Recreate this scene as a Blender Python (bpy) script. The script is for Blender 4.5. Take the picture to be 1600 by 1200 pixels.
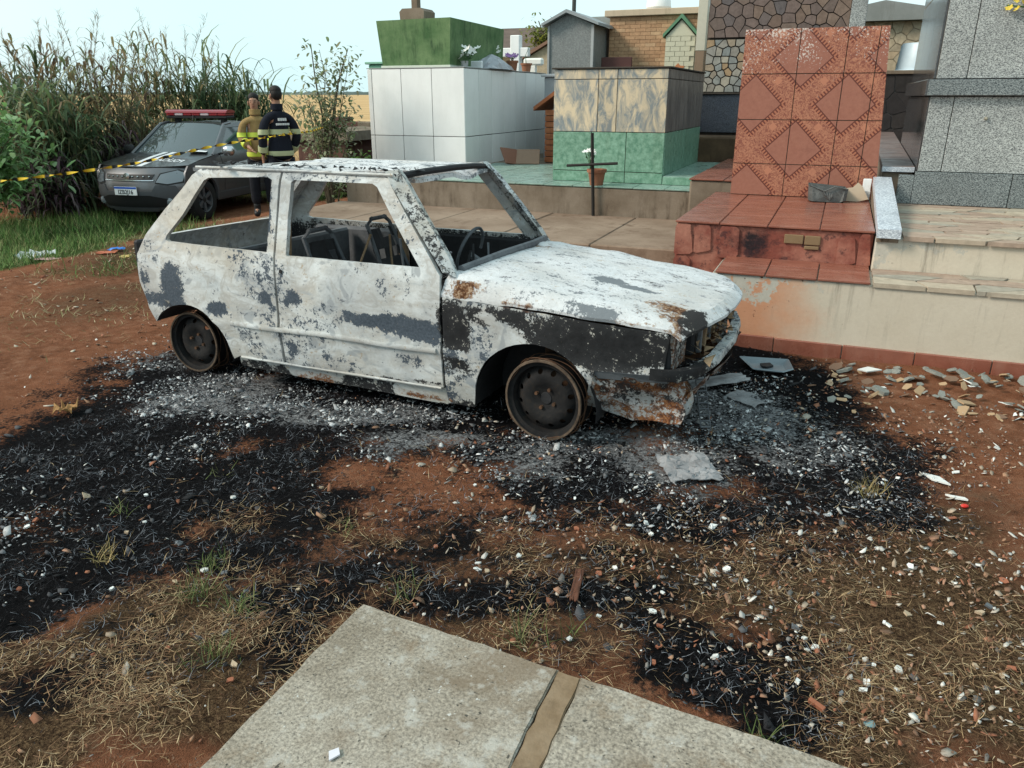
import bpy, bmesh, math, random
import numpy as np
from mathutils import Vector, Matrix
from mathutils.geometry import delaunay_2d_cdt

for o in list(bpy.data.objects): bpy.data.objects.remove(o)
SC = bpy.context.scene
COL = SC.collection
R = math.radians
random.seed(11)
RNG = np.random.default_rng(7)

# ------------------------------------------------------------------ camera, sky, sun, exposure
cam_d = bpy.data.cameras.new('camera'); cam = bpy.data.objects.new('camera', cam_d); COL.objects.link(cam)
cam.location = (0, 0, 1.617); cam.rotation_euler = (R(90-20.47), 0, R(22.3))
cam_d.sensor_width = 36; cam_d.lens = 27; cam_d.clip_end = 6000; cam_d.clip_start = .05
SC.camera = cam
SUN_FROM = Vector((-.74, -.47, .66)).normalized()
W = bpy.data.worlds.new('World'); SC.world = W; W.use_nodes = True
wn, wl = W.node_tree.nodes, W.node_tree.links
bg = wn['Background']; bg.inputs[1].default_value = .1
sky = wn.new('ShaderNodeTexSky'); sky.sky_type = 'NISHITA'; sky.sun_disc = False
sky.sun_elevation = math.asin(SUN_FROM.z); sky.sun_rotation = math.atan2(SUN_FROM.x, SUN_FROM.y)
sky.dust_density = 3; sky.air_density = 1.2; sky.ozone_density = 1.5
# thin bright cloud veil over the whole sky
tc = wn.new('ShaderNodeTexCoord'); nz = wn.new('ShaderNodeTexNoise'); nz.inputs['Scale'].default_value = 1.6; nz.inputs['Detail'].default_value = 3
wl.new(tc.outputs['Generated'], nz.inputs['Vector'])
rp = wn.new('ShaderNodeValToRGB'); rp.color_ramp.elements[0].position = .3; rp.color_ramp.elements[1].position = .75
rp.color_ramp.elements[0].color = (5.9, 8.4, 8.7, 1); rp.color_ramp.elements[1].color = (7.4, 9.0, 9.2, 1)
wl.new(nz.outputs['Fac'], rp.inputs[0])
mx = wn.new('ShaderNodeMixRGB'); mx.inputs[0].default_value = .8
wl.new(sky.outputs[0], mx.inputs[1]); wl.new(rp.outputs[0], mx.inputs[2]); wl.new(mx.outputs[0], bg.inputs[0])
sun_d = bpy.data.lights.new('sun', 'SUN'); sun_d.energy = 2.4; sun_d.angle = R(17); sun_d.color = (1, .90, .77)
sun = bpy.data.objects.new('sun', sun_d); COL.objects.link(sun)
sun.rotation_euler = SUN_FROM.to_track_quat('Z', 'Y').to_euler(); sun.location = (0, 0, 20)
vs = SC.view_settings
vs.view_transform = 'Standard'; vs.look = 'None'; vs.gamma = 1; vs.exposure = .5; vs.use_curve_mapping = False

# ------------------------------------------------------------------ helpers
def tag(o, label=None, cat=None, group=None, kind=None):
    if label: o['label'] = label
    if cat: o['category'] = cat
    if group: o['group'] = group
    if kind: o['kind'] = kind
    return o

def empty(name, loc=(0, 0, 0), rz=0, label=None, cat=None, group=None):
    o = bpy.data.objects.new(name, None); COL.objects.link(o); o.empty_display_size = .2
    o.location = loc; o.rotation_euler = (0, 0, rz)
    return tag(o, label, cat, group)

def obj(name, me, mat=None, parent=None, loc=None, rot=None):
    o = bpy.data.objects.new(name, me); COL.objects.link(o)
    if mat is not None and not me.materials: me.materials.append(mat)
    if parent is not None: o.parent = parent
    if loc is not None: o.location = loc
    if rot is not None: o.rotation_euler = rot
    return o

class MB:
    """collects faces for one mesh"""
    def __init__(s): s.v = []; s.f = []
    def add(s, vs, fs):
        k = len(s.v); s.v += [tuple(p) for p in vs]; s.f += [tuple(i+k for i in f) for f in fs]; return s
    def box(s, x0, x1, y0, y1, z0, z1, b=0.0):
        if b <= 0:
            return s.add([(x0,y0,z0),(x1,y0,z0),(x1,y1,z0),(x0,y1,z0),(x0,y0,z1),(x1,y0,z1),(x1,y1,z1),(x0,y1,z1)],
                [(0,3,2,1),(4,5,6,7),(0,1,5,4),(1,2,6,5),(2,3,7,6),(3,0,4,7)])
        bm = bmesh.new()
        vv = [bm.verts.new(p) for p in [(x0,y0,z0),(x1,y0,z0),(x1,y1,z0),(x0,y1,z0),(x0,y0,z1),(x1,y0,z1),(x1,y1,z1),(x0,y1,z1)]]
        for f in [(0,3,2,1),(4,5,6,7),(0,1,5,4),(1,2,6,5),(2,3,7,6),(3,0,4,7)]: bm.faces.new([vv[i] for i in f])
        bmesh.ops.bevel(bm, geom=list(bm.edges), offset=b, segments=1, affect='EDGES')
        bm.verts.index_update()
        s.add([v.co[:] for v in bm.verts], [[v.index for v in f.verts] for f in bm.faces]); bm.free(); return s
    def tube(s, path, r, n=8, cap=True, flat=1.0):
        path = [Vector(p) for p in path]; rs = r if hasattr(r, '__len__') else [r]*len(path)
        rings = []; up = Vector((0, 0, 1))
        for i, p in enumerate(path):
            d = (path[min(i+1, len(path)-1)]-path[max(i-1, 0)]).normalized()
            a = d.cross(up if abs(d.z) < .95 else Vector((1, 0, 0))).normalized(); b = a.cross(d)
            rings.append([p+(a*math.cos(t)+b*math.sin(t)*flat)*rs[i] for t in [2*math.pi*k/n for k in range(n)]])
        vs = [q for r_ in rings for q in r_]; fs = []
        for i in range(len(path)-1):
            for k in range(n): fs.append((i*n+k, i*n+(k+1) % n, (i+1)*n+(k+1) % n, (i+1)*n+k))
        if cap: fs += [tuple(range(n-1, -1, -1)), tuple((len(path)-1)*n+k for k in range(n))]
        return s.add(vs, fs)
    def prism(s, pts, axis, a0, a1):
        """polygon pts (2d) extruded along axis ('x': pts=(y,z), 'y': (x,z), 'z': (x,y))"""
        def m(p, a): return {'x': (a, p[0], p[1]), 'y': (p[0], a, p[1]), 'z': (p[0], p[1], a)}[axis]
        n = len(pts)
        return s.add([m(p, a0) for p in pts]+[m(p, a1) for p in pts],
            [tuple(range(n-1, -1, -1)), tuple(range(n, 2*n))]+[(i, (i+1) % n, n+(i+1) % n, n+i) for i in range(n)])
    def lathe(s, prof, axis='z', n=24, c=(0, 0, 0), close=False):
        vs = []; m = len(prof)
        for k in range(n):
            t = 2*math.pi*k/n
            for (r, h) in prof:
                a, b = r*math.cos(t), r*math.sin(t)
                p = {'z': (a, b, h), 'y': (a, h, b), 'x': (h, a, b)}[axis]
                vs.append((p[0]+c[0], p[1]+c[1], p[2]+c[2]))
        fs = []
        for k in range(n):
            for j in range(m-1 if not close else m):
                fs.append((k*m+j, ((k+1) % n)*m+j, ((k+1) % n)*m+(j+1) % m, k*m+(j+1) % m))
        return s.add(vs, fs)
    def xf(s, M):
        s.v = [tuple(M @ Vector(p)) for p in s.v]; return s
    def mesh(s, name, smooth=0):
        me = bpy.data.meshes.new(name); me.from_pydata(s.v, [], s.f)
        bm = bmesh.new(); bm.from_mesh(me); bmesh.ops.recalc_face_normals(bm, faces=bm.faces); bm.to_mesh(me); bm.free()
        if smooth:
            me.polygons.foreach_set('use_smooth', [True]*len(me.polygons)); me.set_sharp_from_angle(angle=R(smooth))
        return me
    def build(s, name, mat, parent=None, smooth=0, loc=None, rot=None):
        return obj(name, s.mesh(name, smooth), mat, parent, loc, rot)

def np_mesh(name, V, F, mat=None, col=None, smooth=False):
    """big mesh from numpy arrays: V (n,3), F (m,k); col = per-vertex rgb"""
    me = bpy.data.meshes.new(name); n, m, k = len(V), len(F), F.shape[1]
    me.vertices.add(n); me.vertices.foreach_set('co', V.astype(np.float32).ravel())
    me.loops.add(m*k); me.loops.foreach_set('vertex_index', F.astype(np.int32).ravel())
    me.polygons.add(m); me.polygons.foreach_set('loop_start', np.arange(0, m*k, k, dtype=np.int32))
    if smooth: me.polygons.foreach_set('use_smooth', np.ones(m, bool))
    if col is not None:
        a = me.color_attributes.new('tint', 'FLOAT_COLOR', 'POINT')
        a.data.foreach_set('color', np.c_[col, np.ones(n)].astype(np.float32).ravel())
    me.update(); me.validate()
    if mat is not None: me.materials.append(mat)
    return me

def fattr(me, name, vals):
    a = me.attributes.new(name, 'FLOAT', 'POINT'); a.data.foreach_set('value', np.asarray(vals, np.float32))

def vnoise(x, y, seed=0):
    xi, yi = np.floor(x), np.floor(y); fx, fy = x-xi, y-yi
    fx = fx*fx*(3-2*fx); fy = fy*fy*(3-2*fy)
    def h(a, b):
        q = np.sin(a*127.1+b*311.7+seed*74.7)*43758.5453; return q-np.floor(q)
    return (h(xi, yi)*(1-fx)+h(xi+1, yi)*fx)*(1-fy)+(h(xi, yi+1)*(1-fx)+h(xi+1, yi+1)*fx)*fy
def fbm(x, y, o=4, seed=0):
    s = 0; a = .5; t = 0
    for k in range(o): s = s+a*vnoise(x*2**k, y*2**k, seed+k); t += a; a *= .5
    return s/t

def in_poly(px, py, poly):
    px, py = np.asarray(px, float), np.asarray(py, float); r = np.zeros(px.shape, bool); n = len(poly)
    for i in range(n):
        x0, y0 = poly[i]; x1, y1 = poly[(i+1) % n]
        c = ((y0 > py) != (y1 > py)) & (px < (x1-x0)*(py-y0)/((y1-y0) if y1 != y0 else 1e-9)+x0); r ^= c
    return r

def cells(rect, n, seed, sx=1.0, jitter=1.0):
    """voronoi cells (convex polygons) in rect, stretched by sx along x"""
    rnd = random.Random(seed); x0, x1, y0, y1 = rect
    w, h = (x1-x0)/sx, (y1-y0); nx = max(1, round(math.sqrt(n*w/h))); ny = max(1, round(n/nx))
    P = []
    for j in range(ny):
        for i in range(nx):
            P.append((x0/sx+w*(i+.5+(.5*(j % 2)-.25)+rnd.uniform(-.36, .36)*jitter)/nx, y0+h*(j+.5+rnd.uniform(-.36, .36)*jitter)/ny))
    out = []
    for a in P:
        poly = [(x0/sx, y0), (x1/sx, y0), (x1/sx, y1), (x0/sx, y1)]
        near = sorted((q for q in P if q != a), key=lambda q: (q[0]-a[0])**2+(q[1]-a[1])**2)[:22]
        for q in near:
            mx_, my_ = (a[0]+q[0])/2, (a[1]+q[1])/2; nx_, ny_ = q[0]-a[0], q[1]-a[1]; new = []
            for i in range(len(poly)):
                p0, p1 = poly[i], poly[(i+1) % len(poly)]
                d0 = (p0[0]-mx_)*nx_+(p0[1]-my_)*ny_; d1 = (p1[0]-mx_)*nx_+(p1[1]-my_)*ny_
                if d0 <= 0: new.append(p0)
                if d0*d1 < 0: t = d0/(d0-d1); new.append((p0[0]+(p1[0]-p0[0])*t, p0[1]+(p1[1]-p0[1])*t))
            poly = new
            if len(poly) < 3: break
        if len(poly) >= 3: out.append([(p[0]*sx, p[1]) for p in poly])
    return out

def shrink(poly, g):
    cx = sum(p[0] for p in poly)/len(poly); cy = sum(p[1] for p in poly)/len(poly); o = []
    n = len(poly)
    for i in range(n):
        p = Vector(poly[i]); a = (Vector(poly[i-1])-p); b = (Vector(poly[(i+1) % n])-p)
        if a.length < 1e-6 or b.length < 1e-6: continue
        d = Vector((cx, cy))-p; k = min(.45, g*1.3/max(d.length, 1e-4)); o.append((p.x+d.x*k, p.y+d.y*k))
    return o

# ------------------------------------------------------------------ material kit
class Mat:
    def __init__(s, name, rough=.85, spec=.25, color=None):
        s.m = bpy.data.materials.new(name); s.m.use_nodes = True; s.N = s.m.node_tree.nodes; s.L = s.m.node_tree.links
        s.b = s.N['Principled BSDF']; s.b.inputs['Roughness'].default_value = rough; s.b.inputs['Specular IOR Level'].default_value = spec
        if color: s.b.inputs['Base Color'].default_value = (*color, 1)
    def put(s, sock, v):
        if v is None: return
        if hasattr(v, 'is_output'): s.L.new(v, sock)
        elif hasattr(v, '__len__'): sock.default_value = (*v, 1) if len(v) == 3 and len(sock.default_value) == 4 else v
        else: sock.default_value = v
    def co(s, kind='Object', scale=(1, 1, 1), rot=(0, 0, 0), loc=(0, 0, 0), rnd=0):
        o = s.N.new('ShaderNodeTexCoord').outputs[kind]
        if rnd:
            i = s.N.new('ShaderNodeObjectInfo').outputs['Random']; a = s.N.new('ShaderNodeVectorMath'); a.operation = 'ADD'
            m = s.math('MULTIPLY', i, rnd); c = s.N.new('ShaderNodeCombineXYZ')
            for k in range(3): s.L.new(m, c.inputs[k])
            s.L.new(o, a.inputs[0]); s.L.new(c.outputs[0], a.inputs[1]); o = a.outputs[0]
        m = s.N.new('ShaderNodeMapping'); s.L.new(o, m.inputs[0])
        m.inputs['Scale'].default_value = scale; m.inputs['Rotation'].default_value = rot; m.inputs['Location'].default_value = loc
        return m.outputs[0]
    def rnd(s): return s.N.new('ShaderNodeObjectInfo').outputs['Random']
    def noise(s, v, scale=5, detail=5, rough=.6, dist=0, out='Fac'):
        n = s.N.new('ShaderNodeTexNoise'); s.L.new(v, n.inputs['Vector'])
        for k, x in (('Scale', scale), ('Detail', detail), ('Roughness', rough), ('Distortion', dist)): n.inputs[k].default_value = x
        return n.outputs[out]
    def vor(s, v, scale=5, feature='F1', out='Distance', rand=1):
        n = s.N.new('ShaderNodeTexVoronoi'); n.feature = feature; s.L.new(v, n.inputs['Vector']); n.inputs['Scale'].default_value = scale; n.inputs['Randomness'].default_value = rand
        return n.outputs[out]
    def math(s, op, a, b=None, clamp=False):
        n = s.N.new('ShaderNodeMath'); n.operation = op; n.use_clamp = clamp; s.put(n.inputs[0], a); s.put(n.inputs[1], b); return n.outputs[0]
    def ramp(s, f, stops):
        n = s.N.new('ShaderNodeValToRGB'); e = n.color_ramp.elements
        while len(e) < len(stops): e.new(.5)
        for k, (p, c) in enumerate(stops):
            e[k].position = p; c = (c, c, c) if not hasattr(c, '__len__') else c; e[k].color = (*c, 1)
        s.put(n.inputs[0], f); return n.outputs[0]
    def mix(s, f, a, b, mode='MIX'):
        n = s.N.new('ShaderNodeMixRGB'); n.blend_type = mode; s.put(n.inputs[0], f); s.put(n.inputs[1], a); s.put(n.inputs[2], b); return n.outputs[0]
    def thr(s, f, t, w=.03): return s.ramp(f, [(max(0, t-w), 0.0), (min(1, t+w), 1.0)])
    def attr(s, name, out='Fac'):
        n = s.N.new('ShaderNodeAttribute'); n.attribute_name = name; return n.outputs[out]
    def sep(s, v):
        n = s.N.new('ShaderNodeSeparateXYZ'); s.L.new(v, n.inputs[0]); return n.outputs
    def bump(s, h, strength=.3, dist=.01):
        n = s.N.new('ShaderNodeBump'); n.inputs['Strength'].default_value = strength; n.inputs['Distance'].default_value = dist
        s.put(n.inputs['Height'], h); s.L.new(n.outputs[0], s.b.inputs['Normal'])
    def base(s, c): s.put(s.b.inputs['Base Color'], c); return s
    def rough(s, c): s.put(s.b.inputs['Roughness'], c); return s
    def hsv(s, c, val=None, hue=None, sat=None):
        n = s.N.new('ShaderNodeHueSaturation'); s.put(n.inputs['Color'], c)
        if val is not None: s.put(n.inputs['Value'], val)
        if hue is not None: s.put(n.inputs['Hue'], hue)
        if sat is not None: s.put(n.inputs['Saturation'], sat)
        return n.outputs[0]
    def vary(s, c, amt=.3):
        """value jitter per object"""
        return s.hsv(c, val=s.math('ADD', s.math('MULTIPLY', s.rnd(), amt*2), 1-amt))

def plain(name, c, rough=.6, spec=.3, metal=0, vary=.12, scale=14, bump=.1):
    m = Mat(name, rough, spec); v = m.co('Object'); n = m.noise(v, scale, 5)
    m.base(m.mix(n, [x*(1-vary) for x in c], [min(1, x*(1+vary)) for x in c])); m.b.inputs['Metallic'].default_value = metal
    if bump: m.bump(n, bump, .01)
    return m.m

def weathered(name, a, b, stain=(.05, .04, .03), amt=.5, scale=2.2, streak=True, rough=.9, bump=.35, fine=60, obj_rnd=0, vary=0, spec=.2):
    """painted or bare masonry: two tones, fine grain, blotches and water streaks"""
    m = Mat(name, rough, spec); v = m.co('Object', rnd=obj_rnd)
    n1 = m.noise(v, scale, 7, .65); n2 = m.noise(v, fine, 4, .7)
    c = m.mix(m.ramp(n1, [(.3, 0.0), (.7, 1.0)]), a, b)
    c = m.mix(.35, c, m.mix(n2, (.25, .25, .25), (.75, .75, .75)), 'OVERLAY')
    if amt:
        sv = m.co('Object', scale=(1, 1, .16) if streak else (1, 1, 1))
        st = m.noise(sv, scale*4.2, 8, .7); st2 = m.noise(v, scale*.9, 3)
        f = m.math('MULTIPLY', m.ramp(st, [(.5, 0.0), (.68, 1.0)]), m.ramp(st2, [(.35, 0.0), (.65, amt)]))
        c = m.mix(f, c, stain)
    if vary: c = m.vary(c, vary)
    m.base(c); m.bump(m.mix(.5, n1, n2), bump, .012)
    return m.m

# ------------------------------------------------------------------ ground: what lies where (metres)
BURN = [(-2.12,3.46,1.70,0.59,1),(-3.57,3.43,0.59,0.69,1),(-3.24,2.55,0.74,0.65,1),(-3.21,2.10,0.54,0.79,1),(-2.59,2.21,0.61,0.48,1),(-2.43,1.65,0.40,0.24,0.95),(-2.37,1.38,0.13,0.20,0.85),(-2.25,2.52,0.50,0.34,0.95),(-1.02,3.14,0.60,0.37,1),(-0.39,4.47,0.66,0.92,1),(0.01,3.63,0.55,0.52,1),(0.27,3.22,0.27,0.24,0.9),(-0.39,2.95,0.60,0.22,0.8),(-1.37,2.08,0.40,0.14,0.8),(-1.55,1.79,0.22,0.14,0.85),(-1.44,1.55,0.12,0.17,0.8),(-0.97,2.13,0.48,0.13,0.8),(-0.65,2.16,0.27,0.14,0.85),(-0.21,1.93,0.31,0.16,1),(-0.01,1.84,0.27,0.12,1),(-0.38,2.01,0.26,0.11,0.85),(-1.94,1.14,0.17,0.16,0.8),(0.17,1.78,0.19,0.07,0.9),(-1.18,1.94,0.16,0.10,0.7),(-1.91,2.44,0.31,0.20,0.85),(-2.01,1.96,0.40,0.17,0.85),(-0.94,2.71,0.32,0.13,0.7),(-1.78,2.18,1.05,0.54,0.55),(-0.69,2.30,0.74,0.32,0.5),(-0.18,2.01,0.58,0.32,0.5),(-1.91,1.46,0.68,0.39,0.42),(-0.07,2.92,0.78,0.31,0.5),(-1.32,2.52,0.69,0.27,0.45),]
SOIL = [(-1.62,2.79,0.36,0.13,0.8),(-2.14,2.04,0.08,0.06,0.5),(-1.38,2.89,0.27,0.12,0.6),]
ASH = [(-3.17,3.27,0.56,0.36,1),(-2.41,3.27,0.81,0.23,1),(-1.67,3.21,0.49,0.19,1),(-1.12,3.14,0.37,0.20,0.95),(-0.73,3.44,0.38,0.36,1),(-0.45,4.13,0.42,0.56,1),(-0.46,3.35,0.30,0.26,1),(-0.15,3.79,0.48,0.52,0.85),(-3.96,3.61,0.38,0.41,0.75),(-2.78,1.69,0.20,0.19,0.6),(0.19,3.37,0.26,0.26,0.6),(-3.25,2.23,0.36,0.17,0.45),(-2.97,2.58,0.48,0.21,0.4),(-0.71,2.80,0.41,0.11,0.45),(-0.17,1.91,0.19,0.08,0.25),(-1.32,2.09,0.28,0.07,0.2),]
STRAW = [(-1.80,1.52,0.35,0.25,1),(-1.48,1.32,0.42,0.27,1),(-1.79,1.00,0.22,0.18,0.9),(-2.12,1.17,0.12,0.13,0.9),(0.24,2.66,0.69,0.24,0.7),(0.47,2.43,0.50,0.56,1),(-0.75,2.47,0.49,0.12,0.6),(-1.93,2.25,0.37,0.16,0.55),(-1.36,2.32,0.38,0.15,0.55),(-0.37,2.36,0.46,0.20,0.8),(0.32,1.94,0.32,0.23,1),(-5.62,4.68,0.60,0.99,0.45),(-6.99,6.26,0.63,1.20,0.6),(-0.78,2.02,0.22,0.09,0.6),(0.60,3.19,0.36,0.28,0.6),(-8.91,8.18,1.07,1.18,0.5),(-0.86,2.10,1.34,0.54,0.5),(-0.05,2.62,0.97,0.55,0.55),]
GREEN = [(-10.80,7.86,1.34,2.87,1),(-8.69,6.17,0.81,1.25,0.9),(-6.81,5.51,0.58,0.62,0.35),(-8.49,8.00,0.61,0.86,0.5),(-7.25,7.62,0.49,0.52,0.4),(-9.46,7.91,0.54,0.93,0.6),(-1.81,1.58,0.13,0.06,0.3),(-1.66,1.66,0.09,0.05,0.35),]
CA, SA = math.cos(R(22.3)), math.sin(R(22.3))
def blob(L, x, y):
    r = np.zeros_like(x)
    for (cx, cy, a, b, s) in L:
        dx, dy = x-cx, y-cy; p = (dx*CA+dy*SA)/a; q = (-dx*SA+dy*CA)/b
        r = np.maximum(r, s*np.clip(1.55-np.sqrt(p*p+q*q), 0, 1))
    return r
def masks(x, y):
    wx = x+(fbm(x*2.1, y*2.1, 4, 3)-.5)*.55; wy = y+(fbm(x*2.1, y*2.1, 4, 9)-.5)*.55
    burn = blob(BURN, wx, wy)*(1-.45*blob(SOIL, wx, wy)); ash = blob(ASH, wx, wy); straw = blob(STRAW, wx, wy); green = blob(GREEN, wx, wy)
    far = np.clip((y-11)/3, 0, 1)
    green = np.maximum(green, .75*far*np.clip((20-y)/3, 0, 1)); field = np.clip((y*.93-x*.37-24)/3, 0, 1)
    return burn, ash, straw, green, field
def ground_z(x, y):
    z = (fbm(x*1.3, y*1.3, 3, 5)-.5)*.03+(fbm(x*7, y*7, 3, 6)-.5)*.022+(fbm(x*22, y*22, 2, 8)-.5)*.010
    d = np.hypot(x+1, y-4); z = z*np.clip(1.6-d/14, 0, 1)
    return z-.004+np.clip((np.hypot(x, y)-90)/2500, 0, 1)*9.0-.29*np.clip((-x-7.5)/2.0, 0, 1)*np.clip((60-y)/40, 0, 1)

g = Mat('ground_soil', 1.0, .03); v = g.co('Object')
n1 = g.noise(v, 1.1, 8, .65); n0 = g.noise(v, 3.6, 6, .6); n2 = g.noise(v, 9, 8, .7); n3 = g.noise(v, 55, 5, .75); n4 = g.noise(v, 170, 3, .8)
st = lambda x, a=.32, b=.68: g.ramp(x, [(a, 0.0), (b, 1.0)])
n2s, n3s = st(n2), st(n3)
soil = g.ramp(n2, [(.32, (.11, .047, .026)), (.5, (.215, .090, .050)), (.68, (.33, .17, .105))])
soil = g.mix(g.ramp(n1, [(.4, 0.0), (.65, .6)]), soil, (.29, .115, .060))
soil = g.mix(g.math('MULTIPLY', g.thr(g.attr('straw'), .45, .3), .75), soil, g.ramp(n2, [(.3, (.05, .026, .016)), (.5, (.105, .058, .036)), (.7, (.20, .13, .088))])); soil = g.mix(g.thr(n3, .63, .03), soil, (.30, .20, .14)); soil = g.mix(g.math('MULTIPLY', g.thr(n4, .57, .06), .5), soil, (.045, .022, .014))
strawc = g.ramp(g.mix(.5, n3, n4), [(.40, (.022, .013, .009)), (.5, (.085, .050, .028)), (.60, (.21, .135, .075))])
sm = g.thr(g.math('ADD', g.math('MULTIPLY', g.attr('straw'), .62), g.math('MULTIPLY', n2, .5)), .56, .1)
c = g.mix(sm, soil, strawc)
greenc = g.ramp(n3, [(.3, (.018, .035, .010)), (.6, (.06, .085, .025)), (.8, (.16, .14, .06))])
c = g.mix(g.thr(g.math('ADD', g.math('MULTIPLY', g.attr('green'), .7), g.math('MULTIPLY', n2, .5)), .56, .1), c, greenc)
# char with a ragged edge
bm_ = g.math('ADD', g.math('MULTIPLY', g.attr('burn'), .62), g.math('ADD', g.math('MULTIPLY', st(n0, .36, .64), .24), g.math('ADD', g.math('MULTIPLY', n2s, .24), g.math('MULTIPLY', n3s, .34))))
char = g.ramp(n3, [(.35, (.004, .004, .0045)), (.6, (.011, .010, .011)), (.75, (.045, .042, .042))])
c = g.mix(g.ramp(bm_, [(.63, 0.0), (.71, .55), (.83, 1.0)]), c, char)
am = g.math('ADD', g.math('MULTIPLY', g.attr('ash'), .42), g.math('ADD', g.math('MULTIPLY', n3s, .36), g.math('MULTIPLY', n2s, .22)))
c = g.mix(g.thr(am, .70, .10), c, g.ramp(n4, [(.3, (.12, .12, .125)), (.7, (.45, .45, .46))]))
fieldc = g.ramp(g.noise(g.co('Object', scale=(.02, .25, 1)), 1, 4), [(.3, (.40, .25, .12)), (.7, (.58, .40, .21))])
c = g.mix(g.attr('field'), c, fieldc)
g.base(c); g.bump(g.mix(.5, g.mix(.4, n2, n3), n4), 1.0, .03)

def axis(lo, f0, f1, hi, st):
    a = list(np.arange(f0, f1, st)); s = st; p = f0
    left = []
    while p > lo: s *= 1.22; p -= s; left.append(p)
    s = st; p = a[-1]; right = []
    while p < hi: s *= 1.22; p += s; right.append(p)
    return np.array(left[::-1]+a+right)
gx, gy = axis(-3500, -7.0, 2.2, 3500, .03), axis(-60, .6, 6.4, 4500, .03)
GX, GY = np.meshgrid(gx, gy); X, Y = GX.ravel(), GY.ravel()
nx, ny = len(gx), len(gy); idx = np.arange(nx*ny).reshape(ny, nx)
F = np.stack([idx[:-1, :-1], idx[:-1, 1:], idx[1:, 1:], idx[1:, :-1]], -1).reshape(-1, 4)
me = np_mesh('ground', np.c_[X, Y, ground_z(X, Y)], F, g.m, smooth=True)
for nme, val in zip(('burn', 'ash', 'straw', 'green', 'field'), masks(X, Y)): fattr(me, nme, val)
tag(obj('ground', me), kind='structure')

# ------------------------------------------------------------------ litter too fine to count
tint = Mat('tinted_litter', .9, .15); tint.base(tint.mix(.25, tint.attr('tint', 'Color'), tint.noise(tint.co('Object'), 60, 3), 'OVERLAY')); TINT = tint.m
gtint = Mat('tinted_blades', .75, .2); gtint.base(gtint.attr('tint', 'Color')); GT = gtint.m
def sample(n, x0, x1, y0, y1, fn):
    x = RNG.uniform(x0, x1, n); y = RNG.uniform(y0, y1, n); p = fn(*masks(x, y), x, y); k = RNG.random(n) < p
    return x[k], y[k]
def blades(x, y, z, L, w, lift, pal, seg=3, curl=.6, az=None, shade=.35):
    """thin ribbons: lying (small lift) or standing (lift ~1.4 rad), bending along their length"""
    n = len(x); az = RNG.uniform(0, 2*np.pi, n) if az is None else az; el = lift*RNG.uniform(.3, 1, n); bend = RNG.normal(0, curl, n); dv = RNG.normal(0, curl*.5, n)
    pts = [np.c_[x, y, z]]
    for k in range(seg):
        a = az+bend*(k/seg); e = el-dv*(k/seg)
        if lift > .8: e = el-np.abs(dv)*(k/seg)*1.6
        pts.append(pts[-1]+np.c_[np.cos(a)*np.cos(e), np.sin(a)*np.cos(e), np.sin(e)]*(L/seg)[:, None])
    side = np.c_[-np.sin(az), np.cos(az), np.zeros(n)]*(w/2)[:, None]
    V = []
    for k, p in enumerate(pts):
        t = 1-.85*(k/seg)**1.5 if k else .8
        V += [p-side*t, p+side*t]
    V = np.stack(V, 1).reshape(-1, 3); m = 2*(seg+1)
    F = np.concatenate([np.arange(n)[:, None]*m+np.array([2*k, 2*k+1, 2*k+3, 2*k+2]) for k in range(seg)])
    pal = np.array(pal); col = pal[RNG.integers(0, len(pal), n)]*RNG.uniform(1-shade, 1+shade, (n, 1))
    return V, F, np.repeat(col, m, 0)
def stuff(name, parts, mat, label, cat):
    off = 0; Vs = []; Fs = []; Cs = []
    for V, F, C in parts: Vs.append(V); Fs.append(F+off); Cs.append(C); off += len(V)
    return tag(obj(name, np_mesh(name, np.concatenate(Vs), np.concatenate(Fs), mat, np.concatenate(Cs))), label, cat, kind='stuff')
x, y = sample(520000, -3.4, 1.9, .75, 4.2, lambda b, a, s, gr, f, x, y: (np.clip(s*1.25-.18, 0, 1)*(.35+.65*np.clip(1.1-(x+.9)/1.6, .25, 1))+.03)*np.clip(1.35-b*1.25, .05, 1)*np.clip(fbm(x*5, y*5, 3, 20)*3.2-1.1, .05, 1)*.62)
dist = np.hypot(x, y)
P1 = blades(x, y, ground_z(x, y)+RNG.uniform(.001, .018, len(x)), RNG.uniform(.012, .07, len(x))*np.clip(.7+dist*.12, 0, 1.2), RNG.uniform(.0009, .0024, len(x)), .30,
    [(.30, .195, .10), (.38, .265, .145), (.20, .115, .06), (.46, .35, .21), (.10, .055, .03), (.24, .13, .068), (.15, .08, .045), (.12, .065, .035)])
stuff('dry_straw', [P1], GT, 'dry yellow straw and dead grass strewn over the foreground soil', 'straw')
x, y = sample(150000, -3.6, 1.6, .75, 4.0, lambda b, a, s, gr, f, x, y: np.clip(b*1.25-.12, 0, 1)*np.clip(1.2-a, .15, 1)*np.clip(fbm(x*6, y*6, 3, 21)*2.4-.7, .05, 1))
P2 = blades(x, y, ground_z(x, y)+RNG.uniform(.001, .012, len(x)), RNG.uniform(.012, .055, len(x)), RNG.uniform(.001, .0028, len(x)), .5, [(.006, .006, .008), (.012, .012, .014), (.02, .02, .024), (.005, .005, .006), (.16, .17, .19)], curl=1.6)
stuff('burnt_grass', [P2], GT, 'black curled remains of burnt grass around the car', 'grass')
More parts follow.
